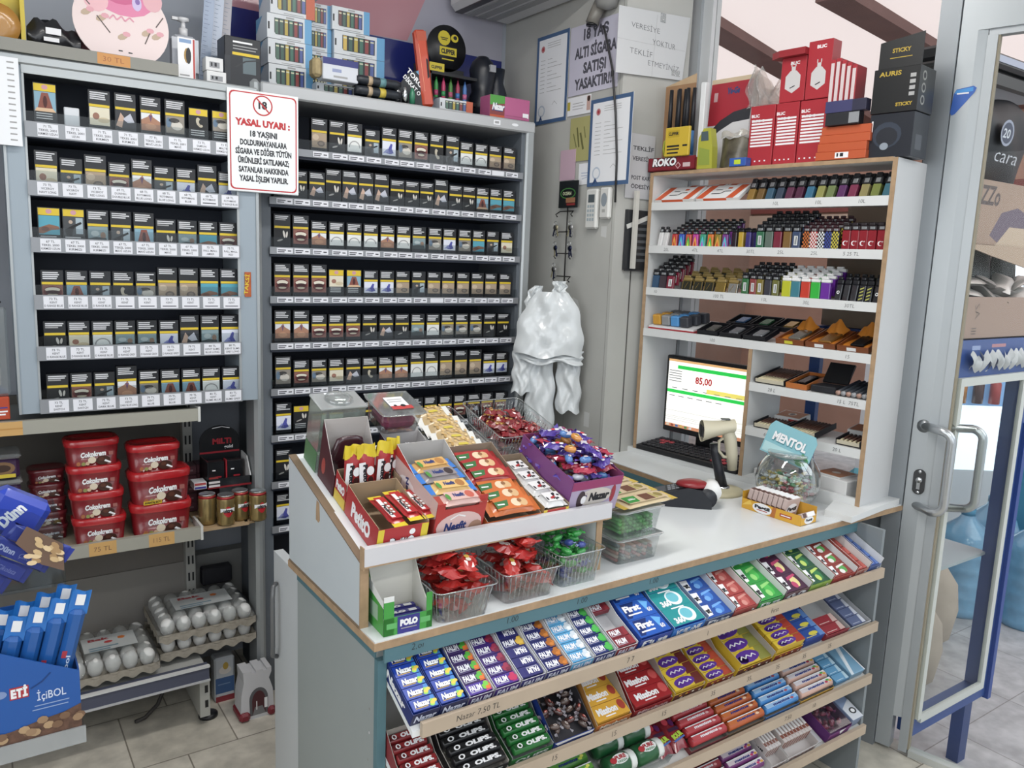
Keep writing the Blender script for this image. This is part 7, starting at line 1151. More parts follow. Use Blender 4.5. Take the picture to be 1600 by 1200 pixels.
mb.line([(-.03, .122), (-.02, .134), (-.012, .122), (0, .134), (.008, .122), (.02, .134), (.03, .124)], .004, M('d88aa0', .4), 3)
for a, b in (((-.105, .185), (-.075, .15)), ((-.06, .125), (-.03, .085)), ((.105, .15), (.085, .12)), ((.07, .105), (.055, .07))): mb.line([a, b], .003, M('5a4a48', .5), 3)
mb.rect(-.012, .04, -.002, .043, K_, 3).rect(.012, .038, .022, .041, K_, 3)
for x, y in ((-.085, .13), (-.05, .12), (.06, .1), (.085, .095), (.0, .08)): mb.ell(x, y, .014, .008, M('b8a088', .5), 2.5, 8, .5).ell(x + .01, y + .008, .01, .007, M('d89aa4', .5), 3.5, 8)
mb.build('board', t)
mb = MB().box(-.07, .06, 0, .05, 0, .23, M('8a4a50', .4, noise=.3, scale=20), .01); tag(mb.build('gift_bag', None, (.36, 2.50, ZS), (0, 0, 0)), 'dark rose gift bag behind the round pink board', 'gift bag')
t = thing('pump_bottle', 'grey-white pump bottle behind a nail file card above the cabinet gap', 'bottle', (.562, 2.52, 1.955)); MB().box(-.036, .036, -.02, .02, 0, .13, M('a8acb4', .35), .012).build('bottle_body', t); MB().lathe([(.012, .13), (.012, .15), (.006, .15), (.006, .168), (.016, .17), (.016, .178), (0, .18)], M('d0d0d2', .4), (0, 0, 0), 14).box(-.03, .0, -.005, .005, .17, .178, M('d0d0d2', .4)).build('pump', t)
mb = MB().box(-.036, .036, -.0215, -.02, .03, .12, M('c8ccd4', .4)); mb.build('bottle_label', t)
t = thing('nail_file_card', 'white card with red-edged nail clipper leaning on the pump bottle', 'card', (.532, 2.455, 1.955)); mb = MB().box(0, .046, 0, .003, 0, .112, W_); mb.plane(*F0).ell(.024, .065, .008, .02, M('a8803a', .4)).ell(.028, .065, .007, .022, M('1c1c20', .4), 2).rect(.04, .0, .045, .11, M('b83a34', .4), 1).rect(.004, .098, .036, .108, M('7a98c0', .4), 1).rect(.004, .01, .03, .014, GR, 1); mb.build('card_sheet', t)
for i, (x, dx) in enumerate(((.618, .035), (.648, .035), (.678, .03))):
    mb = MB(); yy = 2.6 + .01 * i; mb.add([(x, yy, 1.955), (x + .03, yy, 1.955), (x + .03 + dx, yy + .02, 2.3), (x + dx, yy + .02, 2.3), (x, yy + .004, 1.955), (x + .03, yy + .004, 1.955), (x + .03 + dx, yy + .024, 2.3), (x + dx, yy + .024, 2.3)], [(0, 1, 2, 3), (4, 5, 6, 7), (0, 1, 5, 4), (1, 2, 6, 5), (2, 3, 7, 6), (3, 0, 4, 7)], M(('8ea0bc', 'a8b4c8', '9a98a0')[i], .3)); mb.plane((x, yy - .0005, 1.955), (.1, .006, 1), (-1, 0, .1)); mb.n = Vector((0, -1, 0))
    for k in range(26): mb.line([(.01 + .0125 * k, -.002), (.01 + .0125 * k, -.012 if k % 5 else -.018)], .0012, M('5a6a84', .5), 1)
    tag(mb.build('plastic_ruler', None), f'long {("blue", "pale blue", "grey")[i]} plastic ruler standing against the wall', 'ruler', 'rulers')
for i, (x, z, w_, h) in enumerate(((.607, 1.955, .054, .034), (.605, 1.99, .048, .036))):
    mb = MB().box(0, w_, 0, .04, 0, h, M('d4d4d4', .5), .001); mb.plane(*F0).rect(.01, .008, w_ - .01, h - .012, M('8a8c90', .5)).rect(.014, .012, .018, h - .014, K_, 2).rect(.024, .012, .03, h - .014, K_, 2); tag(mb.build('small_white_box', None, (x, 2.45, z)), f'small white box beside the black tobacco box, {("lower", "upper")[i]} one', 'box', 'small white boxes')
t = thing('tobacco_pouch_box', 'tall black tobacco box with yellow line above the warning sign', 'box', (.664, 2.475, 1.955)); mb = MB().box(0, .105, 0, .08, 0, .145, M('1d2027', .35), .002); mb.plane(*F0).rect(.022, .094, .1, .102, YEL).rect(.024, .128, .08, .133, W_).rect(.024, .118, .095, .121, GR).rect(.024, .11, .09, .113, GR).rect(.052, .045, .09, .09, M('5a6a70', .5)).line([(.03, .06), (.06, .08), (.1, .088)], .004, M('2a2c30', .5), 3).rect(.0, .02, .016, .09, M('2a2e36', .5)); mb.build('box_body', t)
# ---------------------------------------------------------------- on top of the wide cabinet
ZC = 1.989
def cart(label, x, y, z, w_, h, d=.12, patch=None, tint='4a6a5a'):
    t = thing('filter_tube_box', label, 'box', (x, y, z), (0, 0, CR), 'white and blue filter boxes'); mb = MB().box(0, w_, 0, d, 0, h, M('ccd0d4', .45), .001); b6 = M('5a9ac8', .4); mb.plane(*F0); mb.rect(w_ * .84, 0, w_, h, b6, 1)
    x0, x1 = w_ * .16, w_ * .8; mb.poly(((x0 + .004, h * .18), (x1, h * .18), (x1, h * .84), (x0, h * .84), (x0, h * .26)), M('23292c', .3), 2); n = 6
    for i in range(n): c = (tint, '3a5a50', 'b09a3a', '3a6a5a', '8a3a3a', '4a5a9a')[i]; mb.rect(x0 + (x1 - x0) * (i + .15) / n, h * .2, x0 + (x1 - x0) * (i + .8) / n, h * .82, M(c, .3), 3).rect(x0 + (x1 - x0) * (i + .15) / n, h * .7, x0 + (x1 - x0) * (i + .8) / n, h * .76, M('c8c8a8', .3), 4)
    mb.rect(w_ * .42, h * .88, w_ * .6, h * .95, GR, 2).rect(w_ * .3, h * .05, w_ * .75, h * .08, GR, 2).rect(.003, h * .35, .008, h * .65, K_, 2)
    if patch: mb.rect(w_ * .8, 0, w_, h, M('c0593a', .4), 3)
    mb.plane((w_, 0, 0), (0, 1, 0), (0, 0, 1)).rect(0, 0, d, h, b6, 1); mb.plane((0, d, 0), (0, -1, 0), (0, 0, 1)).rect(0, 0, d, h, M('c8d0d8', .4), 1).poly(((0, h), (d * .6, h), (0, h * .4)), b6, 2); mb.build('box_body', t)
ZH = .0735
for i in range(5): cart(f'white and blue filter tube box, {ORD[i]} from the bottom of the near column', .815 + (.004, .002, 0, .01, .03)[i], 2.56, ZC + ZH * i, .14, ZH - .001, patch=(i == 3), tint=('4a6a5a', '4a6a5a', '4a6a5a', 'b09a3a', '5a7a8a')[i])
for i in range(4): cart(f'white and blue filter tube box, {ORD[i]} from the bottom of the second column', .955, 2.62, ZC + ZH * i, .09, ZH - .001, tint='b09a3a')
for i in range(3): cart(f'white and blue filter tube box, {ORD[i]} from the bottom of the far column', 1.047, 2.60, ZC + ZH * i, .178, ZH - .001, tint=('b09a3a', 'b09a3a', 'c8a84a')[i])
cart('white and blue filter tube box at the back top of the far column', 1.04, 2.60, ZC + ZH * 3, .13, ZH - .001, tint='6a3a3a')
cart('white filter tube box lying low in front of the carton columns', .955, 2.515, ZC, .15, .03, .08); cart('white filter tube box beside the red packet on the wide cabinet', 1.39, 2.50, ZC, .13, .042, .08, True)
mb = MB().grid(lambda a, b: ((a - .5) * .09, .02 * sin(6 * a), .1 * b + .01 * sin(9 * a + 4 * b)), 12, 8, clear('a8c4dc', .25, .08, .25, 1)); tag(mb.build('blue_wrap', None, (.81, 2.57, ZC + ZH * 4 + .002), (0, 0, .3)), 'crumpled blue clear wrap hanging beside the near carton column', 'plastic wrap')
t = thing('paper_packet', 'white and navy packet with tan end lying on the wide cabinet top', 'packet', (.955, 2.46, ZC + .032), (0, 0, CR)); mb = MB().box(0, .115, 0, .05, 0, .065, M('c8ccd4', .4), .002); mb.plane(*F0).rect(0, .045, .115, .065, M('2a3078', .4)).rect(.03, .024, .06, .034, M('8a94b8', .4)).rect(.034, .008, .08, .014, GR); mb.build('packet_body', t); MB().box(-.03, 0, .002, .048, .004, .06, M('a89468', .7, noise=.3, scale=40), .008).build('packet_end', t)
for i in range(6):
    x = 1.085 + .012 * (i % 3); z = ZC + .002 + (i // 3) * .032; t = thing('pocket_knife_box', f'dark camouflage lighter lying in the display, {ORD[i % 3]} of the {("lower", "upper")[i // 3]} layer', 'lighter', (x, 2.452 + .034 * (i % 3), z), (0, 0, CR), 'camouflage lighters'); mb = MB().lathe([(.013, -.02), (.014, 0), (.014, .12), (.01, .135)], M('262c34', .4, noise=.4, scale=60), (0, .014, .015), 10, 'x').lathe([(.0145, .02), (.0145, .034)], M('b8a080', .5), (0, .014, .015), 10, 'x').lathe([(.0145, .06), (.0145, .08)], M('5a8a90', .4) if i % 2 else M('c8b03a', .4), (0, .014, .015), 10, 'x'); mb.build('lighter_body', t)
t = thing('torch_card', 'black round-edged torch card with slanted white words on the wide cabinet', 'card', (1.235, 2.50, ZC), (0, 0, CR)); mb = MB().prism(((0, 0), (.09, 0), (.09, .1), (.075, .12), (.03, .1), (0, .06)), 0, .004, M('1f2228', .4), 'y'); mb.plane(*F0).text('TORC', .05, .085, .016, W_, 1, wd=.07, bold=.03, rot=R(-42)).text('DİKKAT O', .042, .06, .014, W_, 1, wd=.08, bold=.03, rot=R(-42)); mb.poly(((.06, .11), (.075, .12), (.09, .1), (.08, .095)), M('5a9ac0', .4), 1); mb.build('card_sheet', t)
for i in range(3): tag(MB().lathe([(.009, 0), (.01, .03), (.006, .045), (.004, .05)], CHROME if i < 2 else M('2f7a5a', .3), (0, 0, 0), 12).build('pocket_torch', None, (1.215 + .028 * i, 2.475, ZC)), f'small metal torch head in front of the round card, {ORD[i]} one', 'torch', 'torch heads')
t = thing('lighter_gas_pack', 'tall orange-red pack standing up on the wide cabinet', 'pack', (1.322, 2.49, ZC), (0, R(-9), CR)); mb = MB().box(0, .044, 0, .03, 0, .245, M('c8401f', .35, coat=.3), .008); mb.plane(*F0).rect(.004, .21, .04, .24, M('b84a2f', .4)).poly(((.028, .09), (.036, .095), (.036, .15), (.03, .155)), K_).line([(.012, .05), (.008, .2)], .002, M('e08a6a', .4)); mb.build('pack_body', t)
t = thing('lighter_stand', 'black lighter stand with round yellow-printed sign on the wide cabinet', 'lighter stand', (1.40, 2.60, ZC)); KS = M('17181c', .4); MB().box(0, .2, 0, .12, .05, .062, KS).box(.0, .2, .1, .12, .0, .19, KS).box(.0, .2, 0, .1, .14, .15, KS).box(0, .01, 0, .1, 0, .15, KS).build('stand_body', t)
mb = MB().lathe([(.082, 0), (.082, .006)], KS, (.125, .1, .26), 32, 'y'); mb.plane((.125, .0995, .26), (1, 0, 0), (0, 0, 1)).ell(-.012, .035, .026, .026, M('c8b41f', .4)).rect(-.028, .034, .004, .037, K_, 2).rect(-.024, .028, .0, .031, K_, 2).ell(.032, .04, .016, .014, M('c8b41f', .4)).ell(.034, .042, .008, .007, KS, 2).rect(-.03, -.025, .042, .005, M('c8b41f', .4)).text('CLIPPER', .006, -.018, .016, KS, 2, wd=.06, bold=.05).rect(-.02, -.04, .03, -.036, M('c8b41f', .4), 2); mb.build('round_sign', t)
mb = MB(); mb.plane((0, -.0005, .15), (1, 0, 0), (0, 0, 1)); MB_ = mb.rect(.0, .0, .06, .028, M('c8b41f', .4)).text('CLIPPER', .03, .008, .01, KS, 2, wd=.045, bold=.04); mb.plane((0, -.0008, .0), (1, 0, 0), (0, 0, 1)).rect(.08, .0, .15, .03, M('c8b41f', .4)).text('CLIPPER', .115, .01, .01, KS, 2, wd=.05, bold=.04); mb.build('brand_strip', t)
for i in range(6): tag(MB().lathe([(.007, 0), (.008, .01), (.008, .05), (.004, .066), (.002, .076)], M(('b8405a', '3a9a4a', 'c83a6a', '4a8a3a', 'b03a5a', '4a7ac0')[i], .35), (0, 0, 0), 9).lathe([(.0082, .012), (.0082, .03)], M(('4ab05a', 'c84a7a', '3a9a5a', 'c05a7a', '4a7ac0', 'd06a9a')[i], .35), (0, 0, 0), 9).build('coloured_lighter', None, (1.415 + .03 * i, 2.63, ZC + .0625)), f'bright two-tone lighter in the black stand, {ORD[i]} from the red pack', 'lighter', 'bright two-tone lighters')
t = thing('camera_case', 'bulky black torch shaped thing beside the lighter stand', 'torch', (1.70, 2.68, ZC)); MB().lathe([(.05, 0), (.05, .1), (.04, .12), (.045, .16), (.05, .2), (.04, .23), (.02, .25)], M('1a1e28', .35), (-.03, 0, 0), 16).lathe([(.045, 0), (.045, .13), (.03, .17), (.035, .22)], M('1c222e', .35), (.045, .02, 0), 14).build('torch_body', t); MB().box(-.03, -.005, -.056, -.045, .19, .215, M('9a9ca0', .4)).build('switch', t)
t = thing('sweet_carton', 'pink and green sweet carton at the end of the wide cabinet top', 'carton', (1.575, 2.47, ZC), (0, 0, CR)); mb = MB().box(0, .17, 0, .07, 0, .075, M('b85a88', .4), .002); mb.plane(*F0).rect(0, 0, .062, .075, M('8a3a3a', .4)).poly(((0, .04), (.062, .05), (.062, .075), (0, .075)), M('4a9a3a', .4), 2).text('Nazar', .034, .026, .022, W_, 4, wd=.05, bold=.06, sl=.2).text('Nazar', .035, .0245, .022, M('2a3a7a', .4), 3, wd=.05, bold=.12, sl=.2).rect(.0, .0, .062, .008, M('c8502a', .4), 3).rect(.14, .01, .165, .026, W_, 2).rect(.066, .01, .16, .012, M('9a4a70', .4), 2); mb.build('box_body', t)
# ---------------------------------------------------------------- banner, wall papers, hooks
t = thing('wall_banner', 'glossy pink and navy banner on the back wall above the wide cabinet', 'banner', (.74, 2.855, 1.96)); mb = MB().box(0, 1.13, 0, .004, 0, .88, M('a8a6b4', .12, coat=.5)); PB = M('c48a94', .15, coat=.5); mb.plane(*F0).poly(((0, .31), (.70, .33), (.95, .88), (0, .88)), PB, 1).rect(0, 0, 1.13, .325, M('232c78', .2, coat=.4), 2); mb.build('banner_sheet', t)
def wp(name, label, y0, y1, z0, z1, paint, x=1.886, cat='paper', group=None, skew=0, base=None, curl=.0):
    t = thing(name, label, cat, (x, y0, z0), (0, 0, R(-90)), group); w_ = y0 - y1; h = z1 - z0; mb = MB().box(0, w_, 0, .0012, 0, h, base or PAPER) if not skew else MB().prism(((0, 0), (w_, skew), (w_, h + skew), (0, h)), 0, .0012, base or PAPER, 'y'); mb.plane(*F0); paint(mb, w_, h); mb.build('sheet', t)
def cert(mb, w_, h):
    b7 = M('42608a', .5); mb.rect(0, 0, w_, h, b7, 1).rect(.014, .014, w_ - .014, h - .014, PAPER, 2).ell(w_ * .2, h * .85, .012, .012, M('c07a7e', .5), 3).ell(w_ * .2, h * .85, .006, .006, M('b03038', .5), 4)
    for i in range(3): mb.rect(w_ * .34, h * (.9 - .025 * i), w_ * .74, h * (.905 - .025 * i), GR, 3)
    for i in range(9): mb.rect(w_ * .14, h * (.72 - .045 * i), w_ * .28, h * (.725 - .045 * i), GR, 3).rect(w_ * .36, h * (.72 - .045 * i), w_ * (.5 + .3 * ((i * 7) % 3) / 2), h * (.725 - .045 * i), GR, 3)
    mb.ell(w_ * .22, h * .15, .022, .022, M('b8c4d4', .5), 3, 18).ell(w_ * .22, h * .15, .016, .016, PAPER, 4, 18).poly(((w_ * .12, h * .01), (w_ * .2, h * .1), (w_ * .28, h * .02), (w_ * .22, h * .05)), M('2f4a7a', .5), 4).line([(w_ * .55, h * .2), (w_ * .62, h * .24), (w_ * .7, h * .2)], .0015, GR, 3)
wp('certificate', 'blue bordered certificate behind, nearest the back wall', 2.63, 2.43, 2.01, 2.335, cert, group='certificates')
wp('certificate', 'blue bordered certificate hung lower with its edge past the pillar corner', 2.285, 2.065, 1.76, 2.06, cert, 1.884, group='certificates')
def y18(mb, w_, h):
    c = M('4f4f5a', .6)
    for t_, y, wd in (('18 YAŞ', .78, .5), ('ALTI SİGARA', .53, .84), ('SATIŞI', .3, .46), ('YASAKTIR!!!', .08, .8)): mb.text(t_, w_ * .53, h * y, h * .15, c, 1, wd=w_ * wd, bold=.045)
wp('age_notice', 'pale lilac age limit notice with large printed words on the side wall', 2.425, 2.155, 2.09, 2.33, y18, 1.887, 'notice', base=M('c4c2d4', .6))
wp('phone_note', 'small white notes with a photo under the age notice', 2.423, 2.29, 2.02, 2.084, lambda mb, w_, h: mb.rect(0, .02, .016, .05, M('b8a83a', .5)).rect(w_ - .022, .01, w_ - .002, .06, M('c8a49a', .5)).ell(w_ - .012, .05, .008, .01, M('3a2a24', .5), 2).rect(.03, .02, .09, .022, GR).rect(.03, .03, .1, .032, GR).rect(.03, .04, .09, .042, GR))
wp('yellow_card', 'yellow-olive card with ear drawings on the side wall', 2.4, 2.285, 1.855, 2.01, lambda mb, w_, h: mb.line([(.04, .12), (.055, .05)], .008, M('6a6a3c', .5)).line([(.06, .1), (.08, .04)], .01, M('6a6a3c', .5)).line([(.02, .1), (.04, .05)], .006, M('7a7a48', .5)).line([(.08, .12), (.09, .08)], .006, M('7a7a48', .5)), base=M('a8a468', .6))
wp('pink_note', 'plain pink paper note on the side wall', 2.45, 2.36, 1.79, 1.9, lambda mb, w_, h: None, 1.885, base=M('c4a4b4', .6))
wp('small_note', 'small white note under the yellow card', 2.34, 2.27, 1.77, 1.845, lambda mb, w_, h: mb.rect(.015, .03, .05, .032, M('8a9ac0', .5)).rect(.015, .04, .055, .042, M('8a9ac0', .5)).line([(.02, .02), (.05, .026)], .0015, M('8a9ac0', .5)), 1.8875)
# hand-written notice on the pillar front and printed notice behind the unit
t = thing('credit_notice', 'taped white sheet with hand-printed capital letters at the pillar top', 'notice', (1.848, 2.122, 2.125)); mb = MB().prism(((0, 0), (.315, .02), (.335, .235), (.0, .212)), 0, .0015, M('c4c6c8', .5), 'y'); mb.plane(*F0); c = M('55575c', .7)
for t_, x, y, h in (('VERESİYE', .125, .155, .018), ('YOKTUR', .215, .115, .02), ('TEKLİF', .11, .072, .019), ('ETMEYİNİZ', .22, .045, .018)): mb.text(t_, x, y, h, c, 1, wd=h * len(t_) * .92, bold=-.015)
mb.line([(.165, .0), (.175, .215)], .002, M('b0b2b4', .6), 1).line([(.0, .11), (.32, .12)], .0015, M('b4b6b8', .6), 1); mb.build('sheet', t); MB().box(.19, .215, -.0012, 0, .195, .225, clear('f0f0f0', .4, .05, .2, .5)).box(.26, .3, -.0012, 0, .03, .05, clear('f0f0f0', .4, .05, .2, .5)).build('tape', t)
t = thing('printed_notice', 'printed notice half hidden beside the lighter unit on the pillar front', 'notice', (1.925, 2.125, 1.72)); mb = MB().box(0, .13, 0, .0015, 0, .22, M('bcbcc0', .6)); mb.plane(*F0)
for t_, y in (('TEKLİF', .165), ('VERESİYE', .13), ('POST KART', .065), ('ÖDESİYE', .035)): mb.text(t_, .075, y, .014, M('3a3a42', .6), 1, wd=.1, bold=.02)
mb.build('sheet', t)
# meter window behind a pole on the pillar front
t = thing('meter_hatch', 'dark glass meter hatch with white diagonal tape on the pillar front', 'hatch', (1.935, 2.118, 1.47)); mb = MB().box(0, .11, 0, .01, 0, .21, M('2a2c30', .3)); mb.plane(*F0)
for i in range(7): mb.rect(.045, .03 + .022 * i, .1, .04 + .022 * i, M('55585c', .4))
mb.build('hatch_glass', t); MB().box(0, .11, -.006, 0, -.004, .0, M('3a3a3c', .5)).build('hatch_sill', t); mb = MB(); mb.plane((0, -.002, 0), (1, 0, 0), (0, 0, 1)).line([(.0, .15), (.11, .19)], .016, M('c8c8c4', .5)); mb.build('tape', t)
tag(MB().box(0, .016, 0, .012, 0, .27, M('c4c2ba', .5)).build('cable_trunking', None, (1.955, 2.098, 1.475)), 'pale vertical cable trunking piece in front of the meter hatch', 'trunking')
# cable from the camera
tag(MB().tube([(1.878, 2.235, 2.30), (1.874, 2.22, 2.28), (1.874, 2.17, 2.15), (1.874, 2.14, 2.0), (1.878, 2.125, 1.85), (1.88, 2.122, 1.7)], .004, M('2c2c2e', .5), 7).build('hanging_cable', None), 'black cable hanging down the side wall from the camera', 'cable')
t = thing('security_camera', 'grey dome-neck security camera at the top of the side wall', 'camera', (1.86, 2.20, 2.36)); MB().lathe([(0, -.05), (.035, -.04), (.045, 0), (.035, .03), (.03, .04)], M('8a8a88', .4), (0, 0, .03), 18).box(-.01, .03, -.1, .03, .02, .05, M('9a9a98', .4), .006).build('camera_body', t); MB().tube([(0, .03, .01), (-.01, .05, -.03), (-.015, .055, -.055)], [.024, .022, .024], M('77736c', .4), 12).build('camera_neck', t); MB().lathe([(.02, 0), (.02, .006)], M('1c1c20', .2), (-.016, .056, -.062), 14).build('lens', t)
t = thing('air_conditioner', 'white air conditioner with dark slots high on the side wall', 'air conditioner', (1.60, 2.15, 2.42)); MB().box(0, .285, .12, .68, 0, .25, M('c4c6c8', .4), .02).build('case', t); mb = MB()
for i in range(4): mb.box(.02 + .05 * i, .05 + .05 * i, .15, .66, -.004, -.0, M('8a8c8e', .4) if i else M('2c2d30', .4))
mb.build('air_slot', t)
# remotes
def rem(label, y, z, h, w_, dk):
    t = thing('remote_control', label, 'remote control', (1.889, y, z), (0, 0, R(-90)), 'wall remotes'); mb = MB().box(0, w_, -.02, 0, 0, h, M('d0d0cc', .4), .006); mb.build('remote_body', t); mb = MB(); mb.plane((0, -.0202, 0), (1, 0, 0), (0, 0, 1))
    if dk: mb.rect(w_ * .25, h * .66, w_ * .8, h * .86, M('4a545a', .3)); [mb.rect(w_ * (.2 + .22 * i), h * (.2 + .11 * j), w_ * (.36 + .22 * i), h * (.27 + .11 * j), M('9aa8b0', .5)) for i in range(3) for j in range(4)]
    else: mb.ell(w_ * .5, h * .6, w_ * .3, h * .22, M('8a949c', .4), 1, 18).rect(w_ * .35, h * .2, w_ * .65, h * .3, M('a8a8a4', .5))
    mb.build('buttons', t)
rem('long air conditioner remote with small screen in its wall holder', 2.27, 1.61, .14, .062, 1); rem('shorter white wall remote beside the long one', 2.195, 1.645, .108, .052, 0)
# key rack and carrier bags
t = thing('key_rack', 'black wire key rack with green-lettered black card on the side wall', 'key rack', (1.872, 2.375, 1.40), (0, 0, R(-90))); BW = M('232323', .4, .4); mb = MB().tube([(0, 0, .0), (0, 0, .30)], .0025, BW, 6)
for z in (.275, .20, .12, .035): mb.tube([(-.045, -.012, z - .02), (-.045, -.02, z - .012), (-.04, -.004, z), (.04, -.004, z), (.045, -.02, z - .012), (.045, -.012, z - .02)], .0022, BW, 6)
mb.build('wire_frame', t); mb = MB().box(-.055, .06, -.002, .0, .288, .385, M('1b1f22', .35), .0008); mb.plane((-.055, -.0022, .288), (1, 0, 0), (0, 0, 1)).ell(.055, .052, .046, .02, M('3f7a3a', .4)).ell(.055, .052, .04, .016, M('14181a', .4), 2).text('OCEAN', .05, .046, .012, M('c8d0a8', .4), 3, wd=.05, bold=.03).rect(.045, .018, .1, .036, M('9a6a4a', .4), 3).rect(.05, .008, .1, .016, M('8a2a2a', .4), 3); mb.build('header_card', t)
for i, (x, z, n) in enumerate(((-.044, .25, 3), (.044, .25, 3), (-.044, .175, 2), (.044, .175, 2), (-.044, .095, 3))):
    k = thing('key_bunch', f'bunch of keys on the wire rack, {ORD[i]} hook counted from the top', 'keys', (1.872 - .02, 2.375 - x, 1.40 + z - .012), (0, 0, R(-90)), 'key bunches'); MB().tube([(.008 * cos(q), 0, -.008 + .008 * sin(q)) for q in [2 * pi * j / 10 for j in range(10)]], .001, STEEL, 5, True).build('ring', k)
    for j in range(n): mb = MB(); mb.T = Matrix.Rotation(R(-18 + 18 * j), 4, 'Y'); mm = M(('b0a888', 'a8a8a8', '2a3050')[(i + j) % 3 if i != 3 else 2], .35, .6); mb.lathe([(.009, -.001), (.009, .001)], mm, (0, .002 * j, -.024), 10, 'y').box(-.003, .003, .002 * j - .001, .002 * j + .001, -.058, -.03, mm); mb.build('key', k)
BAG = M('cfd4d6', .22, 0, .6, coat=.25); t = thing('carrier_bags', 'bundle of white plastic carrier bags hanging from the key rack', 'carrier bags', (1.775, 2.315, .87), (0, 0, R(-39.5))); 
def bagsheet(x0, x1, z0, z1, y, puff, sd, top=None, n=18):
    mb = MB(); rr = random.Random(sd); ph = [rr.uniform(0, 6) for _ in range(6)]
    def f(s):
        def g(a, b):
            tx = top if top else (x0, x1); X0 = x0 + (tx[0] - x0) * b ** 3; X1 = x1 + (tx[1] - x1) * b ** 3; e = sin(pi * a) ** .5
            wr = .004 * sin(9 * a + 7 * b + ph[0]) + .004 * sin(13 * a - 11 * b + ph[1]) + .003 * sin(21 * a + 17 * b + ph[2]) + .004 * sin(12 * b + 7 * a + ph[3])
            return (X0 + (X1 - X0) * a + .004 * sin(14 * b + ph[4]), y - s * (puff * e * (.35 + .65 * (1 - b)) + .0005) + (wr * e if s > 0 else 0), z0 + (z1 - z0) * b + .008 * sin(10 * a + ph[5]) * (1 - b))
        return g
    mb.grid(f(1), n, n, BAG); mb.grid(f(-.3), n, n, BAG); return mb
bagsheet(-.13, .12, .28, .51, -.03, .05, 3, (-.05, .06)).build('folded_bundle', t); bagsheet(-.115, .12, .255, .30, -.028, .045, 8).build('bundle_fold', t)
bagsheet(-.135, -.06, .135, .29, -.02, .03, 5).build('bag_handle', t); bagsheet(-.085, .025, .0, .28, -.018, .035, 6, (-.06, .01)).build('bag_body', t); bagsheet(.03, .12, .075, .29, -.016, .035, 7, (.02, .1)).build('bag_body', t)
bagsheet(-.10, -.03, .44, .53, -.012, .012, 9, (-.07, -.04)).build('bag_handle', t); bagsheet(.0, .05, .49, .55, -.02, .012, 10).build('bag_handle', t)
# ---------------------------------------------------------------- beyond the door
BL = M('2f4f96', .4, noise=.06); GK = M('cfcfca', .5)
t = thing('drinks_cooler', 'blue framed glass drinks cooler on legs standing outside the door', 'cooler', (2.39, 1.15, -.175))
mb = MB().box(.42, .475, 0, .05, .23, 1.485, BL).box(0, .02, 0, .05, .23, 1.485, BL).box(.02, .42, 0, .05, .23, .275, BL).box(.02, .42, 0, .5, 1.39, 1.485, BL).box(.02, .42, 0, .05, 1.375, 1.39, BL).box(.44, .475, .46, .5, .23, 1.485, BL).box(0, .02, .46, .5, .23, 1.485, BL).box(.02, .44, .46, .5, .23, .275, BL); mb.plane(*F0).rect(.06, 1.455, .11, 1.468, M('8fa0cc', .4), 1).rect(.18, 1.46, .27, 1.47, M('b87a84', .4), 1); mb.build('cabinet_frame', t)
for x, y in ((.36, .01), (.02, .46), (.40, .46)): MB().box(x, x + .05, y, y + .04, 0, .23, M('27407a', .4)).build('leg', t)
MB().box(.0, .02, -.012, 0, .29, 1.375, GK).box(.40, .425, -.012, 0, .275, 1.375, GK).box(.02, .40, -.012, 0, .275, .3, GK).box(.02, .40, -.012, 0, 1.35, 1.375, GK).build('door_gasket', t)
MB().box(.02, .40, -.006, -.002, .3, 1.35, GLASS).build('glass', t)
MB().box(.468, .49, -.012, .012, .0 + .22, 1.2, M('2a4a9a', .4)).build('handle_strip', t)
mb = MB().box(.03, .43, .04, .44, .74, .75, M('c0c8d0', .4)); mb.build('inner_shelf', t)
mb = MB()
for i in range(9): mb.grid(lambda a, b: (.03 + .05 * i + .05 * a, -.01 - .012 * sin(pi * b) * (1 + .5 * sin(9 * a + i)), 1.40 + .045 * b + .012 * sin(6 * a + 2 * i)), 5, 5, M('c4c4c6', .6))
tag(mb.build('crumpled_paper', None, (2.39, 1.148, -.175)), 'crumpled white paper tucked along the blue cooler header', 'paper')
t = thing('snack_carton', 'open brown carton full of silver snack packets on the blue cooler', 'carton', (2.40, 1.16, 1.3115)); mb = MB().box(0, .47, 0, .006, 0, .125, M('a58a7c', .8)).box(0, .47, .2, .206, 0, .125, CARD).box(0, .006, .006, .2, 0, .125, CARD).box(.464, .47, .006, .2, 0, .125, CARD).box(0, .47, 0, .206, 0, .003, CARD); mb.plane(*F0).text('SA', .06, .08, .03, M('5a4a44', .6), 1, rot=R(-80), bold=-.01).rect(.05, .03, .08, .034, M('6a5a54', .6)).rect(.05, .022, .08, .026, M('6a5a54', .6)).rect(.05, .014, .08, .018, M('6a5a54', .6)); mb.build('carton_body', t)
SVR = M('b4b2ae', .3, .7)
for i in range(12):
    mb = MB().pillow(0, 0, .012, .11, .07, .022, SVR if i % 3 else M('8a8480', .4), 6); o = mb.build('snack_packet', None, (2.475 + .11 * (i % 4) + .02 * (i // 4), 1.205 + .01 * (i // 4), 1.405 + .032 * (i // 4)), (random.uniform(-.3, .5), random.uniform(-.5, .5), random.uniform(-.5, .5))); tag(o, ('silver' if i % 3 else 'grey-brown') + ' snack packet heaped in the open brown carton', 'snack packet', 'snack packets in the carton ' + ('a' if i % 3 else 'b'))
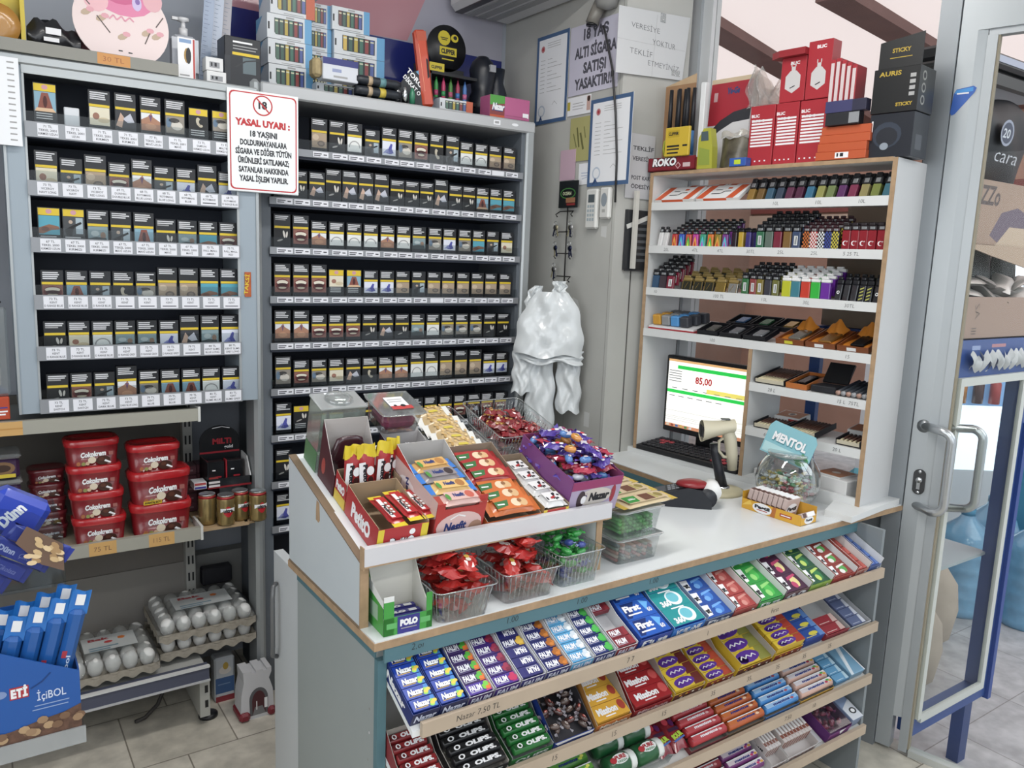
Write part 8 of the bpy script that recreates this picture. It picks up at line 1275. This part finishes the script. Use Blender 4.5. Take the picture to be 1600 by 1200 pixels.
for i in range(5):
    mb = MB().pillow(0, 0, 0, .165, .145, .03, M(('14161c', '1c1a1e', '101a1a', '1a1216', '141e1a')[i], .5, noise=.4, scale=12), 8); o = mb.build('snack_bag', None, (2.475 + .088 * i, 1.262 + .036 * (i % 2), 1.514), (R(82), R(4 * (i - 2)), 0)); tag(o, f'dark snack bag standing behind the silver packets, {ORD[i]} from the door frame', 'snack bag', 'dark snack bags')
t = thing('crisp_carton', 'printed crisp carton stacked above the dark snack bags outside', 'carton', (2.47, 1.20, 1.5905)); mb = MB().box(-.1, .42, 0, .35, 0, .19, M('a88c7a', .7, noise=.08), .002); mb.plane((-.1, 0, 0), (1, 0, 0), (0, 0, 1)).text('ZZo', .175, .12, .055, M('5a4a48', .6), 1, wd=.12, bold=.03, sl=.2).text('E', .115, .1, .022, M('5a4a48', .6), 1).poly(((.2, .03), (.26, .1), (.36, .12), (.52, .08), (.52, .0), (.28, .0)), M('6a5a6a', .6), 1).poly(((.24, .0), (.32, .06), (.44, .06), (.52, .02), (.52, 0)), M('c0a890', .6), 2); mb.build('carton_body', t); mb = MB().prism(((-.1, 0), (.42, 0), (.4, -.07), (.1, -.03)), -.012, -.007, M('b49a84', .7), 'y'); mb.build('carton_flap', t)
tag(MB().box(2.42, 3.0, 1.37, 1.64, 1.312, 1.59, M('8a7464', .8)).build('brown_carton', None), 'plain brown carton holding up the printed crisp carton', 'carton')
t = thing('crisp_bag', 'big black crisp bag with silver lettering lying on the printed carton', 'snack bag', (2.60, 1.31, 1.80), (R(4), R(1), 0)); mb = MB(); kb_ = M('14161e', .5)
for s in (1, -1): mb.grid(lambda a, b: ((a - .3) * .6, .04 - s * .06 * (sin(pi * a) * sin(pi * b)) ** .5 + .006 * sin(13 * a + 7 * b), .26 * b + .01 * sin(11 * a)), 16, 10, kb_)
mb.plane((.055, -.036, .03), (1, 0, 0), (0, 0, 1)).ell(.08, .12, .042, .04, M('9aa0b4', .3), 1, 18).ell(.08, .12, .034, .032, M('3a3f58', .3), 2, 18).text('20', .075, .105, .028, M('d0d4dc', .3), 3, wd=.045, bold=.02, sl=.1).text('cara', .1, .03, .045, M('c0c4cc', .3), 2, wd=.15, bold=-.01, sl=.3); mb.build('bag_body', t)
t = thing('wrapped_stack', 'dark film-wrapped goods stacked above the black crisp bag', 'stack', (2.45, 1.30, 2.085)); mb = MB().box(0, .6, 0, .2, 0, .05, M('242426', .4), .008).box(.02, .6, -.01, .2, .055, .1, M('1c1d24', .4), .01).box(.06, .5, -.012, -.011, .07, .09, M('a8b0c8', .3)); mb.build('wrapped_goods', t)
# water, beige reflection shapes, basket
WB = M('6fa8d0', .15, 0, .6, noise=.15, scale=20, coat=.5)
for i, (x, y) in enumerate(((4.2, 1.56), (4.42, 1.86), (4.06, 1.82))):
    t = thing('water_bottle', f'big blue water bottle standing outside, {ORD[i]} from the basket', 'water bottle', (x, y, -.175), (0, 0, 0), 'big water bottles'); prof = [(.12, 0), (.13, .02)]
    for k in range(5): prof += [(.13, .04 + .07 * k), (.122, .065 + .07 * k), (.13, .09 + .07 * k)]
    mb = MB().lathe(prof + [(.11, .42), (.04, .48), (.03, .5)], WB, (0, 0, 0), 18); mb.build('bottle_body', t); MB().lathe([(.032, .5), (.032, .53), (0, .53)], M('3f8fb8', .4), (0, 0, 0), 12).build('cap', t)
t = thing('water_pack', 'teal film-wrapped pack of water bottles seen through the cooler glass', 'water pack', (3.83, 2.0, -.175), (0, 0, R(30))); mb = MB().grid(lambda a, b: (-.3 + .6 * a, -.02 * sin(12 * pi * a) * sin(pi * b), .55 * b), 36, 8, M('6aaac0', .2, noise=.2, scale=14, coat=.4)).box(-.3, .3, .02, .3, 0, .54, M('7ab4c8', .25, noise=.2, scale=10)).box(-.3, .3, -.005, .3, .54, .62, M('2f9ab0', .3), .03); mb.build('pack_body', t)
REFL = M('b8a898', .8, noise=.1, scale=10)  # solid shapes modelled in place of beige reflections in the door glass
for i, (x, y, s, n) in enumerate(((3.55, 1.72, 1.0, 'solid beige stand-in for a glass reflection beside the teal water pack'), (3.12, 1.56, .95, 'nearer solid stand-in for a beige glass reflection on the pale tiles'))):
    tag(MB().lathe([(.06 * s, 0), (.11 * s, .05 * s), (.13 * s, .18 * s), (.115 * s, .3 * s), (.06 * s, .38 * s), (.02, .4 * s)], REFL, (0, 0, 0), 18).build('beige_reflection', None, (x, y, -.175)), n + ' outside', 'reflection', 'beige sacks')
t = thing('wicker_basket', 'round wicker basket with coloured lining at the picture edge outside', 'basket', (4.52, 1.56, -.175)); mb = MB().lathe([(.1, 0), (.15, .1), (.16, .2)], M('a08058', .8, noise=.4, scale=60), (0, 0, 0), 20); mb.build('basket_body', t); MB().lathe([(.165, .2), (.15, .24), (.12, .26)], M('8a3040', .6), (0, 0, 0), 20).build('lining', t)
mb = MB().box(0, .3, 0, .1, 0, .6, M('3f9ac0', .4)); mb.plane(*F0); rr = random.Random(8)
for _ in range(16): mb.ell(rr.uniform(.03, .27), rr.uniform(.03, .55), .026, .026, M(rr.choice(('b02a38', 'b02a38', 'c8b03a')), .4), 1 + .4 * _)
tag(mb.build('spotted_panel', None, (4.55, 1.72, .13), (0, 0, R(-20))), 'turquoise panel with red spots behind the wicker basket outside', 'panel')
t = thing('white_fridge', 'brightly lit white drinks fridge far behind the blue cooler', 'fridge', (4.9, 2.35, -.175), (0, 0, R(-35))); FW = M('e4eaf0', .3); MB().box(-.35, .35, 0, .5, 0, 1.9, FW, .01).build('fridge_body', t); mb = MB(); mb.plane((-.35, -.002, 0), (1, 0, 0), (0, 0, 1)).rect(.05, .5, .65, 1.8, M('e6f0fa', .3, emit=1.2)).rect(.05, .9, .65, 1.15, M('7aa8e0', .3, emit=.5), 2).rect(.3, 1.3, .6, 1.55, M('d04a6a', .4, emit=.3), 2).rect(.34, 1.36, .56, 1.4, W_, 3).rect(.34, 1.44, .56, 1.48, W_, 3); mb.build('lit_door', t)
for i in range(5): MB().lathe([(.03, 0), (.03, .12), (.012, .16), (.012, .19)], M(('a83a4a', '3a5aa8', 'c8803a', '5a3a3a', 'c84a4a')[i], .3), (-.2 + .1 * i, -.04, .92), 10).build('shown_bottle', t)
